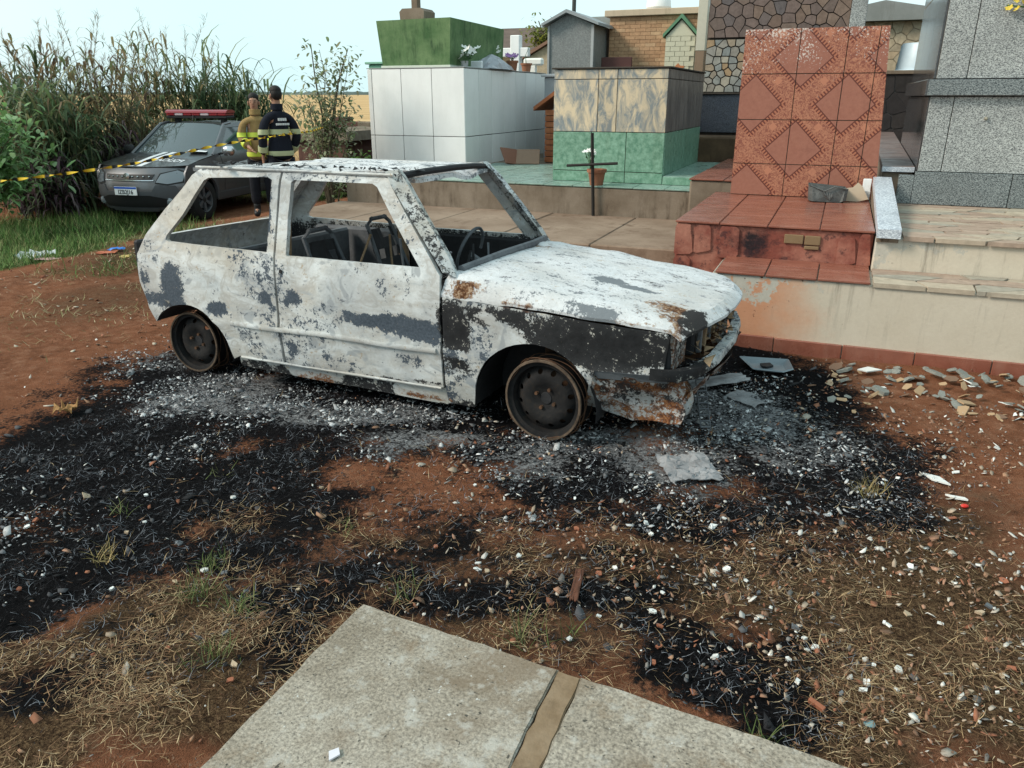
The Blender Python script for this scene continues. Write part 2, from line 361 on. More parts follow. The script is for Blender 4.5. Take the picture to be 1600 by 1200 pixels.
# ash flakes and crumbs
def flakes(x, y, s, pal, lift=.012, flat=.35):
    n = len(x); k = 5; a = np.linspace(0, 2*np.pi, k, endpoint=False)[None, :]+RNG.uniform(0, 6, (n, 1)); r = s[:, None]*RNG.uniform(.35, 1.25, (n, k))
    tx, ty = RNG.normal(0, flat, n)[:, None], RNG.normal(0, flat, n)[:, None]; dx0, dy0 = r*np.cos(a), r*np.sin(a)*RNG.uniform(.35, 1, (n, 1)); th0 = RNG.uniform(0, 3.14, (n, 1)); dx, dy = dx0*np.cos(th0)-dy0*np.sin(th0), dx0*np.sin(th0)+dy0*np.cos(th0)
    z = ground_z(x, y)[:, None]+.003+RNG.uniform(0, lift, n)[:, None]+tx*dx+ty*dy
    top = np.stack([x[:, None]+dx, y[:, None]+dy, z], -1); th = (s*.16)[:, None, None]*np.array([0, 0, 1.0]); bot = top-th
    V = np.concatenate([top, bot], 1).reshape(-1, 3); b = np.arange(n)[:, None]*10
    tri = [[0, 1, 2], [0, 2, 3], [0, 3, 4]]
    for i in range(5): j = (i+1) % 5; tri += [[i, i+5, j], [j, i+5, j+5]]
    F = np.concatenate([b+np.array(t) for t in tri]); pal = np.array(pal); c = pal[RNG.integers(0, len(pal), n)]*RNG.uniform(.65, 1.2, (n, 1))
    return V, F, np.repeat(np.clip(c, 0, .85), 10, 0)
x, y = sample(230000, -4.6, 1.6, 1.2, 5.3, lambda b, a, s, gr, f, x, y: np.clip(a*.8-.08, 0, 1)*np.clip(fbm(x*4, y*4, 4, 22)*5-2.1, .03, 1))
A1 = flakes(x, y, np.clip(RNG.lognormal(-5.25, .6, len(x)), .001, .03), [(.40, .41, .42), (.27, .28, .29), (.56, .56, .56), (.17, .17, .18), (.05, .05, .055)])
x, y = sample(26000, -4.6, 1.6, 1.2, 5.3, lambda b, a, s, gr, f, x, y: np.clip(b*.7-.1, 0, 1)*.6)
A2 = flakes(x, y, RNG.lognormal(-4.9, .5, len(x)), [(.008, .008, .009), (.02, .02, .022), (.06, .06, .065), (.10, .10, .105)])
stuff('ash_flakes', [A1, A2], TINT, 'grey and white ash flakes and cinders spread around the burnt car', 'ash')
x, y = sample(75000, -4.8, 2.2, .9, 5.3, lambda b, a, s, gr, f, x, y: (.06+.75*np.clip((x*.6+y*.35+.2), 0, 1)*np.clip((4.9-y)/.8, 0, 1))*(1-.8*np.clip(a, 0, 1))*np.clip(fbm(x*2.5, y*2.5, 3, 23)*2.4-.7, .05, 1))
A3 = flakes(x, y, RNG.lognormal(-5.0, .5, len(x)), [(.26, .11, .065), (.32, .18, .12), (.36, .28, .21), (.45, .40, .34), (.60, .58, .54), (.22, .1, .06), (.16, .15, .14), (.20, .12, .08), (.28, .16, .10)], flat=.5)
x, y = sample(9000, -7.5, -2.5, 2.4, 8, lambda b, a, s, gr, f, x, y: .25*(b < .3)*np.clip(fbm(x*2.5, y*2.5, 3, 24)*2.4-.7, .05, 1))
A4 = flakes(x, y, RNG.lognormal(-4.3, .5, len(x)), [(.3, .13, .08), (.36, .22, .15), (.42, .36, .28), (.2, .07, .04)])
stuff('gravel', [A3, A4], TINT, 'small chips of brick, tile and gravel scattered on red soil', 'gravel')
# living grass at the left
x, y = sample(150000, -16, -5.5, 4.5, 13, lambda b, a, s, gr, f, x, y: np.clip(gr*1.2-.25, 0, 1)*np.clip(fbm(x*2, y*2, 3, 25)*2.6-.7, .05, 1))
G1 = blades(x, y, ground_z(x, y)-.004, RNG.uniform(.08, .26, len(x)), RNG.uniform(.004, .009, len(x)), 1.45, [(.075, .15, .033), (.11, .20, .045), (.15, .21, .065), (.06, .11, .03), (.27, .25, .11)])
stuff('green_grass', [G1], GT, 'short green grass growing along the left verge', 'grass')
x, y = sample(50000, -9, -3.6, 3.2, 9.5, lambda b, a, s, gr, f, x, y: np.clip(s*.9+.05-b, 0, 1)*np.clip(fbm(x*3, y*3, 3, 26)*2.6-.9, 0, 1))
G2 = blades(x, y, ground_z(x, y), RNG.uniform(.03, .10, len(x)), RNG.uniform(.003, .006, len(x)), .6, [(.3, .23, .12), (.22, .2, .09), (.13, .13, .05), (.4, .33, .2)])
stuff('yellowed_grass', [G2], GT, 'thin yellowed grass on the track behind the burnt car', 'grass')
# single tufts that can be picked out in the foreground
for k, (tx, ty, h, n, dry) in enumerate([(-1.86,1.66,.13,70,0),(-1.66,1.64,.11,60,0),(-1.57,1.42,.10,50,0),(-2.35,1.72,.08,60,1),(-1.19,1.92,.13,26,0),(-.72,1.86,.15,26,0),(-.58,1.93,.10,20,0),(.03,1.72,.10,24,0),(-1.63,2.22,.08,24,0),(-2.57,1.98,.10,20,0),(.32,3.33,.10,70,1),(-1.93,1.83,.07,60,0),(-2.44,2.42,.08,14,0)]):
    ux = RNG.normal(tx, .028, n); uy = RNG.normal(ty, .028, n)
    B = blades(ux, uy, ground_z(ux, uy)-.004, RNG.uniform(.4, 1.1, n)*h, RNG.uniform(.002, .004, n), 1.45, [(.30, .22, .10), (.2, .16, .06)] if dry else [(.07, .10, .03), (.10, .13, .04), (.16, .16, .07)], seg=4)
    me = np_mesh('grass_tuft', B[0], B[1], GT, B[2])
    tag(obj('grass_tuft', me), 'straw yellow grass tuft standing in the foreground litter' if dry else 'small green grass tuft standing in the scorched foreground', 'grass tuft', 'grass tufts in the foreground')

# ------------------------------------------------------------------ masonry materials
CONC = weathered('raw_concrete', (.14, .105, .075), (.25, .20, .155), (.045, .03, .02), .95, 2.4)
WALK = weathered('walkway_concrete', (.17, .115, .08), (.29, .215, .16), (.09, .05, .03), .8, 1.5, streak=False)
GROUT = weathered('grout', (.16, .14, .11), (.09, .08, .065), amt=.3)
DGROUT = weathered('dark_grout', (.035, .030, .025), (.07, .06, .05), amt=.2)
def tile_mat(name, a, b, scale, rough=.3, grime=(.1, .09, .07), g_amt=.35, spec=.4, stretch=(1, 1, 1), rot=(0, 0, 0), detail=8, lo=.35, hi=.65, dist=0, bump=.05):
    m = Mat(name, rough, spec); v = m.co('Object', scale=stretch, rot=rot, rnd=7)
    n = m.noise(v, scale, detail, .68, dist); c = m.mix(m.ramp(n, [(lo, 0.0), (hi, 1.0)]), a, b)
    w = m.co('Object'); s_ = m.noise(m.co('Object', scale=(1, 1, .22)), 4.5, 7, .7)
    c = m.mix(m.ramp(s_, [(.5, 0.0), (.75, g_amt)]), c, grime); c = m.vary(c, .06)
    m.base(c); m.rough(m.ramp(m.noise(w, 7, 5), [(.3, rough*.8), (.7, min(1, rough*1.7))])); m.bump(m.noise(w, 30, 3), bump, .004)
    return m.m
WHITE = tile_mat('white_ceramic', (.76, .76, .75), (.81, .81, .80), 2, .42, (.48, .48, .46), .2, .3)
GREENT = tile_mat('green_ceramic', (.095, .215, .145), (.24, .40, .30), 16, .3, (.10, .13, .07), .35, lo=.36, hi=.64)
GREENF = tile_mat('green_floor_ceramic', (.15, .25, .21), (.27, .37, .32), 11, .25, (.20, .19, .15), .6)
MARB = tile_mat('gold_blue_marble', (.20, .225, .235), (.60, .49, .34), 3.6, .3, (.28, .22, .14), .35, stretch=(2.1, 2.1, .95), rot=(0, R(38), 0), dist=1.1, lo=.40, hi=.58, detail=10)
MARBS = tile_mat('shaded_marble_side', (.10, .085, .08), (.20, .17, .155), 3.0, .35, (.05, .04, .04), .6, stretch=(3, 3, .5))  # darker marble for the tomb's right side: its shade is put into the colour
REDT = tile_mat('red_floor_ceramic', (.19, .062, .040), (.28, .105, .070), 4, .22, (.36, .22, .17), .35, spec=.45, stretch=(1, 3, 1))
def red_render():
    m = Mat('red_painted_render', .75, .3); v = m.co('Object'); s = m.sep(v); n = m.noise(v, 4, 7, .65); nf = m.noise(v, 45, 4, .7)
    c = m.mix(m.ramp(n, [(.38, 0.0), (.62, 1.0)]), (.20, .055, .038), (.36, .15, .105)); c = m.mix(.3, c, nf, 'OVERLAY')
    dx = m.math('DIVIDE', m.math('ADD', s[0], .50), .20); dz = m.math('DIVIDE', m.math('SUBTRACT', s[2], .62), .16)
    d = m.math('ADD', m.math('SQRT', m.math('ADD', m.math('MULTIPLY', dx, dx), m.math('MULTIPLY', dz, dz))), m.math('MULTIPLY', m.math('SUBTRACT', m.noise(v, 12, 7, .7), .5), 2.4))
    c = m.mix(m.ramp(d, [(.25, 1.0), (1, .0)]), c, (.014, .008, .010)); c = m.mix(m.math('MULTIPLY', m.thr(m.noise(v, 9, 8, .75), .58, .04), .8), c, (.045, .018, .02))
    m.base(c); m.rough(m.ramp(n, [(.3, .4), (.7, .85)])); m.bump(m.mix(.5, n, nf), .4, .012); return m.m
REDP = red_render()
def peeled_render():
    m = Mat('cream_and_pink_render', .9, .15); v = m.co('Object'); x = m.sep(v)[0]; z = m.sep(v)[2]
    n = m.noise(v, 3.2, 7, .65); nf = m.noise(v, 50, 4, .7); st = m.noise(m.co('Object', scale=(1, 1, .08)), 11, 7, .7)
    cream = m.mix(n, (.47, .40, .31), (.58, .52, .43)); pink = m.mix(n, (.46, .20, .11), (.56, .32, .20))
    f = m.thr(m.math('ADD', m.math('MULTIPLY', x, -1.25), m.math('MULTIPLY', n, .9)), .60, .25)    # pink paint towards the red grave
    c = m.mix(f, cream, pink)
    p = m.math('ADD', m.math('MULTIPLY', m.noise(v, 6.5, 9, .7), .8), m.math('ADD', m.math('MULTIPLY', z, .75), m.math('MULTIPLY', x, -.20)))
    c = m.mix(m.thr(p, .79, .012), c, m.mix(nf, (.38, .36, .31), (.50, .47, .41)))              # paint flaked off along the top
    sp = m.math('ADD', m.math('MULTIPLY', m.noise(v, 17, 7, .75), .8), m.math('ADD', m.math('MULTIPLY', x, -.06), m.math('MULTIPLY', z, .12))); c = m.mix(m.thr(sp, .575, .02), c, (.06, .025, .02))
    s2 = m.math('MULTIPLY', m.ramp(st, [(.56, 0.0), (.72, 1.0)]), m.ramp(z, [(.1, .1), (.5, .75)])); c = m.mix(s2, c, (.14, .12, .095))
    c = m.mix(.25, c, m.mix(nf, (.3, .3, .3), (.7, .7, .7)), 'OVERLAY'); m.base(c); m.bump(m.mix(.5, n, nf), .3, .01); return m.m
CREAM = peeled_render()
def granite(name, a, b, rough, speck=95, spec=.5, wave=True):
    m = Mat(name, rough, spec); v = m.co('Object', scale=(1, 1, 1.9), rot=(0, R(12), 0)); w = m.co('Object')
    f = m.noise(v, speck, 3, .6, .9); k = m.noise(w, 2.5, 6)
    c = m.mix(m.thr(f, .5, .06), a, b); c = m.mix(m.ramp(k, [(.4, 0.0), (.75, .35)]), c, (.07, .075, .075)); c = m.vary(c, .06)
    m.base(c); m.bump(f, .05, .002); return m.m
GRAN = granite('grey_granite', (.09, .095, .098), (.50, .52, .50), .42)
GRAND = granite('dark_granite', (.05, .06, .065), (.27, .30, .30), .25)
GRANP = granite('polished_dark_granite', (.018, .018, .02), (.07, .068, .072), .12)
GRANW = granite('white_granite', (.30, .33, .38), (.62, .66, .70), .4, 70)
BLUEG = granite('blue_granite', (.012, .017, .028), (.05, .065, .09), .35, 60)
MOULD = weathered('green_painted_render', (.06, .13, .05), (.17, .25, .12), (.02, .045, .025), 1.0, 3.4, rough=.9)

def ornate_tile():
    """glazed red ceramic: diagonal ornament bands that cross from tile to tile, a dotted border each side, flaked white at the top"""
    m = Mat('ornate_red_ceramic', .38, .4); v = m.co('Object'); s = m.sep(v); T = .385
    U_ = m.math('DIVIDE', m.math('ADD', s[0], 20*T+.02), T); Z_ = m.math('DIVIDE', m.math('ADD', s[2], 20*T-.02), T)
    fx = m.math('FLOOR', U_); fz = m.math('FLOOR', Z_); ux = m.math('FRACT', U_); uz = m.math('FRACT', Z_)
    par = m.math('MODULO', m.math('ADD', fx, fz), 2)
    d1 = m.math('ABSOLUTE', m.math('SUBTRACT', ux, uz)); d2 = m.math('ABSOLUTE', m.math('SUBTRACT', m.math('ADD', ux, uz), 1))
    sel = m.math('GREATER_THAN', par, .5); mixd = m.math('ADD', m.math('MULTIPLY', d1, sel), m.math('MULTIPLY', d2, m.math('SUBTRACT', 1, sel)))
    along = m.math('ADD', m.math('MULTIPLY', m.math('ADD', ux, uz), sel), m.math('MULTIPLY', m.math('SUBTRACT', ux, uz), m.math('SUBTRACT', 1, sel)))
    band = m.math('LESS_THAN', mixd, .36); edge = m.math('LESS_THAN', m.math('ABSOLUTE', m.math('SUBTRACT', mixd, .30)), .055); line = m.math('LESS_THAN', m.math('ABSOLUTE', m.math('SUBTRACT', mixd, .37)), .018)
    n = m.noise(v, 9, 6, .65); field = m.mix(m.noise(v, 34, 6, .7), (.22, .075, .05), (.36, .155, .105))
    scroll = m.thr(m.math('ABSOLUTE', m.math('SUBTRACT', m.noise(v, 34, 2, .5, 1.4), .5)), .06, .03)
    orn = m.mix(scroll, (.40, .17, .10), (.23, .075, .048))
    dots = m.math('GREATER_THAN', m.math('ADD', m.math('MULTIPLY', m.math('SINE', m.math('MULTIPLY', along, 62)), .5), .5), .45)
    bord = m.mix(dots, (.13, .030, .02), (.36, .135, .075))
    star = m.math('LESS_THAN', m.math('ADD', m.math('ABSOLUTE', m.math('SUBTRACT', ux, .5)), m.math('ABSOLUTE', m.math('SUBTRACT', uz, .5))), .10)
    c = m.mix(band, field, orn); c = m.mix(star, c, (.42, .17, .10)); c = m.mix(edge, c, bord); c = m.mix(line, c, (.11, .028, .018))
    zz = m.ramp(s[2], [(0, 0.0), (1, 1.0)])
    lost = m.math('ADD', m.noise(v, 55, 3, .8), m.math('ADD', m.math('MULTIPLY', m.noise(v, 3.5, 4), .55), m.math('MULTIPLY', m.math('SUBTRACT', s[2], 2.05), .42)))
    c = m.mix(m.thr(lost, .87, .02), c, (.60, .52, .47)); c = m.mix(m.ramp(n, [(.55, 0.0), (.8, .45)]), c, (.16, .05, .035))
    m.base(c); m.rough(m.ramp(n, [(.3, .28), (.7, .6)])); m.bump(m.mix(.5, m.noise(v, 34, 6), lost), .2, .004); return m.m
ORN = ornate_tile()

def tile(parent, x0, x1, y0, y1, z0, z1, mat, name='tile', b=.003, jit=.0015):
    j = random.uniform(-jit, jit)
    return MB().box(x0, x1, y0+j, y1+j, z0, z1, b).build(name, mat, parent)
def front_tiles(parent, us, zs, v, mat, g=.004, t=.014, name='tile'):
    for a, b in zip(us[:-1], us[1:]):
        for c, d in zip(zs[:-1], zs[1:]): tile(parent, a+g, b-g, v-t, v+.004, c+g, d-g, mat, name)
def side_tiles(parent, vs_, zs, u, mat, g=.004, t=.014, name='tile', sgn=1):
    for a, b in zip(vs_[:-1], vs_[1:]):
        for c, d in zip(zs[:-1], zs[1:]): tile(parent, min(u-sgn*.004, u+sgn*t), max(u-sgn*.004, u+sgn*t), a+g, b-g, c+g, d-g, mat, name, jit=0)
def top_tiles(parent, us, vs_, z, mat, g=.004, t=.012, name='tile', drop=None):
    for i, (a, b) in enumerate(zip(us[:-1], us[1:])):
        for j, (c, d) in enumerate(zip(vs_[:-1], vs_[1:])):
            if drop and drop(i, j): continue
            h = random.uniform(-.0015, .0015); MB().box(a+g, b-g, c+g, d-g, z-.004+h, z+t+h, .003).build(name, mat, parent)
def lin(a, b, n): return [a+(b-a)*i/n for i in range(n+1)]

# ------------------------------------------------------------------ walkway, platform, tombs behind the car
walk = MB()
for a, b in zip(lin(-6.43, -1.12, 5)[:-1], lin(-6.43, -1.12, 5)[1:]): walk.box(a+.003, b-.003, 7.36, 9.31, -.2, .25+random.uniform(-.004, .004), .012)
tag(walk.build('concrete_walkway', WALK), kind='structure')
t = empty('tiled_platform', (-4, 9.3, 0), 0, 'long rough concrete platform with green tiled top behind the car', 'platform')
def loc(o): return (-o[0], -o[1], -o[2])
def thing(name, origin, label, cat, group=None):
    """empty at the base; children are built in world metres and shifted into its frame"""
    e = empty(name, origin, 0, label, cat, group); e['_o'] = 1; return e
class At:
    """parent proxy: pieces given in world metres, parented to an empty at its base"""
    pass
def settle(e):
    """after building children in world metres: move them into the frame of the empty"""
    o = Vector(e.location)
    for c in e.children: c.location = Vector(c.location)-o if e.rotation_euler.z == 0 else c.location
    if '_o' in e: del e['_o']
MB().box(-6.33, -1.48, 9.312, 15.6, -.2, .585, .02).build('wall', CONC, t)
vsF = [9.30, 9.66, 10.02, 10.38, 10.74, 11.1, 11.46, 11.82, 12.18]
usF = lin(-5.28, -1.49, 10)
top_tiles(t, usF, vsF, .588, GREENF, drop=lambda i, j: usF[i] > -3.75 and j > 1 and usF[i] < -2.1)
settle(t)

t = thing('marble_tomb', (-2.72, 11, .59), 'tomb clad in gold and blue marble above green tiles', 'tomb')
MB().box(-3.43, -2.01, 9.795, 12.3, .55, 1.93).build('core', GROUT, t)
us = [-3.44, -2.86, -2.62, -2.0]
front_tiles(t, us, [1.21, 1.825, 1.94], 9.793, MARB, name='marble_panel'); front_tiles(t, [-3.44, -2.93, -2.48, -2.0], [.735, 1.21], 9.793, GREENT); front_tiles(t, [-3.44, -2.48, -2.0], [.60, .735], 9.793, GREENT)
vv = lin(9.783, 12.3, 4)
side_tiles(t, vv, [1.21, 1.825, 1.94], -2.008, MARBS, name='marble_panel'); side_tiles(t, vv, [.60, 1.21], -2.008, GREENT)
MB().box(-3.465, -1.975, 9.76, 12.33, 1.943, 1.962, .004).build('capping', DGROUT, t)
settle(t)
t = thing('green_tiled_step', (-1.78, 10.6, .6), 'low green tiled step along the side of the marble tomb', 'step')
MB().box(-1.985, -1.53, 9.76, 12.2, .59, .69).build('core', GROUT, t)
front_tiles(t, [-1.99, -1.53], [.6, .70], 9.758, GREENT); top_tiles(t, [-1.985, -1.53], [9.745, 10.35, 10.95, 11.55, 12.2], .694, GREENF)
settle(t)
t = thing('brown_grave_ledge', (-1.2, 10, 0), 'worn grave ledge with brown tiles between the green step and red slab', 'ledge')
MB().box(-1.50, -.75, 8.85, 12.0, -.1, .76, .02).build('core', CONC, t); top_tiles(t, [-1.51, -1.13, -.74], lin(8.83, 12, 5), .764, REDT)
settle(t)

t = thing('white_tiled_tomb', (-6.27, 13.1, .5), 'tall tomb clad in large white tiles behind the burnt car', 'tomb')
MB().box(-7.12, -5.43, 11.325, 14.9, .3, 2.03).build('core', DGROUT, t)
front_tiles(t, [-7.13, -7.05, -6.52, -5.98, -5.42], [.55, 1.04, 2.035], 11.323, WHITE, g=.005); side_tiles(t, lin(11.312, 14.9, 7), [.55, 1.04, 2.035], -5.432, WHITE, g=.006)
MB().box(-7.14, -5.41, 11.305, 14.91, 2.038, 2.050, .003).build('capping', plain('grey_edge', (.32, .32, .31)), t)
settle(t)
t = thing('green_painted_tomb', (-6.33, 12.4, 2.05), 'mould stained green painted box on top of the white tiled tomb', 'tomb')
MB().box(-6.95, -5.72, 11.45, 13.43, 2.052, 2.085, .004).build('base_slab', plain('pale_render', (.52, .55, .48)), t)
MB().add([(-6.93,11.47,2.085),(-5.74,11.47,2.085),(-5.70,13.45,2.085),(-6.95,13.45,2.085),(-6.985,11.43,2.735),(-5.69,11.43,2.745),(-5.68,13.48,2.72),(-6.99,13.48,2.72)],
    [(0,3,2,1),(4,5,6,7),(0,1,5,4),(1,2,6,5),(2,3,7,6),(3,0,4,7)]).build('body', MOULD, t)
settle(t)
t = thing('stone_cross', (-6.41, 11.7, 2.735), 'grey concrete cross on a block above the green painted tomb', 'cross')
MB().prism([(-6.62, 2.735), (-6.21, 2.735), (-6.20, 2.86), (-6.25, 2.905), (-6.58, 2.905), (-6.63, 2.86)], 'y', 11.55, 11.92).build('block', CONC, t)
MB().box(-6.49, -6.375, 11.68, 11.79, 2.906, 3.75, .012).build('shaft', CONC, t); MB().box(-6.70, -6.165, 11.683, 11.787, 3.38, 3.5, .012).build('arm', CONC, t)
settle(t)
t = thing('mint_tomb', (-9.1, 16, 0), 'mint green corner of a tomb showing left of the white tiled tomb', 'tomb')
MB().box(-9.54, -8.5, 15.2, 17.2, -.1, 2.27, .02).build('body', weathered('mint_render', (.16, .36, .25), (.24, .44, .33), amt=.4), t); MB().box(-9.6, -8.44, 15.15, 17.25, 2.272, 2.32, .01).build('capping', plain('mint_cap', (.22, .42, .31)), t)
settle(t)

# small siding hut between the tombs
t = thing('wooden_grave_hut', (-4.3, 12.9, .6), 'little orange slatted grave hut wedged between white and marble tombs', 'grave hut')
HUT = tile_mat('orange_siding', (.26, .075, .028), (.36, .13, .055), 6, .7, (.06, .03, .02), .5, stretch=(1, 1, 4))
MB().box(-4.57, -4.02, 12.64, 13.4, .57, 1.42).build('core', DGROUT, t)
for k in range(9): MB().box(-4.585, -4.0, 12.615, 12.655, .595+k*.093, .68+k*.093, .006).build('slat', HUT, t)
MB().prism([(-4.76, 1.41), (-4.29, 1.72), (-3.82, 1.41), (-3.82, 1.47), (-4.29, 1.79), (-4.76, 1.47)], 'y', 12.53, 13.45).build('roof', HUT, t)
settle(t)
bd = MB().box(-.19, .19, -.012, .012, 0, .34, .004).build('loose_floor_tile', plain('bare_brown_tile', (.24, .15, .10)), None, 0, (-4.66, 12.02, .603), (R(-52), R(0), R(18)))
tag(bd, 'brown tile lying tilted against the white tiled tomb', 'tile')
bd = MB().box(-.17, .17, -.012, .012, 0, .30, .004).build('loose_floor_tile', plain('bare_red_tile', (.22, .10, .065)), None, 0, (-4.86, 11.93, .603), (R(-38), R(8), R(62)))
tag(bd, 'darker reddish tile propped under the tilted brown tile', 'tile')

# ------------------------------------------------------------------ iron cross and pot on the walkway
IRON = plain('black_iron', (.025, .022, .02), .75, .3, .2)
t = thing('iron_cross', (-2.715, 9.24, .25), 'thin black iron cross leaning before the green tiled tomb', 'cross')
MB().tube([(-2.713, 9.255, .2), (-2.765, 9.262, 1.22)], .020, 6).build('post', IRON, t); MB().tube([(-3.06, 9.225, .838), (-2.43, 9.225, .882)], .018, 6).build('crossbar', IRON, t)
settle(t)
def pot_mesh(mb, r, h, c=(0, 0, 0)): return mb.lathe([(0, 0), (r*.7, 0), (r*.92, h*.8), (r*1.05, h*.8), (r*1.07, h), (r*.93, h), (r*.9, h*.86), (0, h*.84)], 'z', 16, c)
TERRA = weathered('terracotta', (.26, .105, .06), (.34, .16, .095), amt=.4, scale=6, bump=.1)
def flower_head(mb, p, r, n=6, tilt=None):
    q = Vector((random.uniform(-.6, .6), random.uniform(-.9, -.2), random.uniform(.3, 1))).normalized(); a = q.orthogonal().normalized(); b = q.cross(a); p = Vector(p)
    for k in range(n):
        t0 = 2*math.pi*k/n; d = a*math.cos(t0)+b*math.sin(t0); e = d.cross(q)
        mb.add([p, p+d*r*.6+e*r*.32+q*r*.15, p+d*r+q*r*.35, p+d*r*.6-e*r*.32+q*r*.15], [(0, 1, 2, 3)])
def bouquet(t, c, n, r, spread, h, petal, leafm, stemm):
    pm, lm, sm_ = MB(), MB(), MB()
    for k in range(n):
        p = Vector(c)+Vector((random.gauss(0, spread), random.gauss(0, spread), h*random.uniform(.55, 1.1)))
        flower_head(pm, p, r*random.uniform(.8, 1.2)); sm_.tube([c, (Vector(c)+p)/2+Vector((random.uniform(-.02, .02), 0, .02)), p], .004, 4)
        for j in range(2):
            q = Vector(c).lerp(p, random.uniform(.4, .8)); d = Vector((random.uniform(-1, 1), random.uniform(-1, 1), random.uniform(0, .6))).normalized()*r*1.6; w = d.cross(Vector((0, 0, 1))).normalized()*r*.4
            lm.add([q, q+d*.5+w, q+d, q+d*.5-w], [(0, 1, 2, 3)])
    tag(pm.build('petals', petal, t), kind='stuff'); tag(lm.build('leaves', leafm, t), kind='stuff'); tag(sm_.build('stems', stemm, t), kind='stuff')
PETALW = plain('white_petals', (.72, .72, .68), .7); PETALP = plain('purple_petals', (.36, .18, .42), .7); PETALY = plain('yellow_petals', (.62, .46, .06), .7); LEAFF = plain('cloth_leaves', (.06, .13, .05), .7)
t = thing('flower_pot', (-2.76, 9.42, .6), 'terracotta pot with white artificial flowers behind the iron cross', 'flower pot')
pot_mesh(MB(), .115, .19, (-2.74, 9.43, .601)).build('pot', TERRA, t, 40); bouquet(t, (-2.80, 9.41, .77), 7, .035, .035, .22, PETALW, LEAFF, LEAFF)
settle(t)

# things left on top of the white tomb
def on_top(name, o, label, cat, fn): t = thing(name, o, label, cat); fn(t); settle(t)
def f1(t): bouquet(t, (-5.62, 11.75, 2.05), 9, .075, .09, .30, PETALW, LEAFF, LEAFF); MB().lathe([(0, 0), (.05, 0), (.06, .1), (.045, .1), (0, .09)], 'z', 12, (-5.62, 11.75, 2.05)).build('vase', plain('grey_vase', (.4, .4, .4)), t, 40)
on_top('flower_vase', (-5.62, 11.75, 2.05), 'spray of white lilies at the near corner of the white tomb', 'flowers', f1)
def wrap(t):
    mb = MB(); n = 11; P = []
    for j in range(n):
        for i in range(n):
            a, b = i/(n-1), j/(n-1); x = -5.78+.42*a+random.uniform(-.02, .02); y = 12.2+1.0*b
            z = 2.055+max(0, math.sin(math.pi*a)*math.sin(math.pi*b))*.20+random.uniform(0, .05)*(0 < i < n-1)*(0 < j < n-1); P.append((x, y, z))
    mb.add(P, [(j*n+i, j*n+i+1, (j+1)*n+i+1, (j+1)*n+i) for j in range(n-1) for i in range(n-1)])
    o = mb.build('sheet', plain('grey_plastic_sheet', (.30, .31, .34), .35, .5), t)
    MB().box(-5.66, -5.47, 12.05, 12.12, 2.052, 2.16, .01).build('card', plain('white_card', (.75, .78, .8)), t)
on_top('plastic_wrapped_bundle', (-5.6, 12.6, 2.05), 'crumpled grey plastic bundle between the flowers on the white tomb', 'bundle', wrap)
def f2(t): pot_mesh(MB(), .10, .17, (-5.55, 13.55, 2.051)).build('pot', TERRA, t, 40); bouquet(t, (-5.55, 13.55, 2.2), 9, .05, .07, .12, PETALP, LEAFF, LEAFF)
on_top('flower_pot', (-5.55, 13.55, 2.05), 'orange pot of purple flowers on the white tomb', 'flower pot', f2)
def f3(t): bouquet(t, (-5.75, 13.2, 2.06), 6, .07, .06, .42, PETALW, LEAFF, LEAFF)
on_top('lily_bunch', (-5.75, 13.2, 2.05), 'upright white lilies just left of the white cross post', 'flowers', f3)
def f4(t): pot_mesh(MB(), .10, .15, (-5.54, 14.2, 2.051)).build('pot', TERRA, t, 40); MB().tube([(-5.54, 14.2, 2.18), (-5.56, 14.2, 2.33), (-5.5, 14.2, 2.45)], .006, 5).build('stem', LEAFF, t)
on_top('flower_pot', (-5.54, 14.2, 2.05), 'dull brown pot with a bare twig on the white tomb', 'flower pot', f4)
def f5(t): MB().box(-5.56, -5.46, 14.45, 14.55, 2.051, 2.17, .008).build('foot', PETALW, t); MB().box(-5.70, -5.32, 14.44, 14.56, 2.171, 2.30, .03).build('top', PETALW, t)
on_top('small_white_stand', (-5.5, 14.5, 2.05), 'little white table shaped stand at the far end of the white tomb', 'stand', f5)
def f6(t): MB().box(-6.42, -6.22, 15.55, 15.72, 0, 2.78, .012).build('post', WHITE, t); MB().box(-6.6, -6.04, 15.57, 15.70, 2.38, 2.55, .012).build('arm', WHITE, t)
on_top('white_cross', (-6.3, 15.6, 0), 'plain white post of a cross rising behind the flower pots', 'cross', f6)

# ------------------------------------------------------------------ red grave in front of the ornate slab
t = thing('red_tiled_grave', (-.38, 6.8, 0), 'raised grave painted red with brown glazed tiles on top', 'grave')
MB().box(-1.065, .292, 5.862, 7.9, -.1, .742, .012).build('base', REDP, t)
top_tiles(t, [-1.075, -.75, -.41, -.06, .298], [5.835, 6.32, 6.82, 7.32, 7.82], .745, REDT)
for (a, b, c, d) in [(-1.07, -.93, .50, .735), (-.925, -.80, .52, .733), (-.745, -.60, .50, .732), (.07, .20, .5, .70), (.205, .295, .49, .735), (-1.07, -.94, .2, .492)]:
    pts = [(a, c+.01), (a+.02, c), (b-.02, c+random.uniform(0, .03)), (b, c+.03), (b-random.uniform(0, .03), d-.02), (b-.03, d), (a+.015, d), (a, d-.03)]
    MB().prism(pts, 'y', 5.848+random.uniform(-.002, .002), 5.864).build('render_patch', REDP, t)
for (a, b, c, d) in [(-.29, -.16, .635, .70), (-.152, -.045, .632, .698), (-.15, -.05, .60, .626)]: MB().box(a, b, 5.846, 5.866, c, d, .005).build('brick', plain('bare_brick', (.20, .13, .07)), t)
MB().box(-.69, .292, 5.32, 5.862, -.1, .500).build('step', CONC, t); top_tiles(t, [-.68, -.355, -.03, .292], [5.292, 5.60, 5.855], .504, REDT)
settle(t)
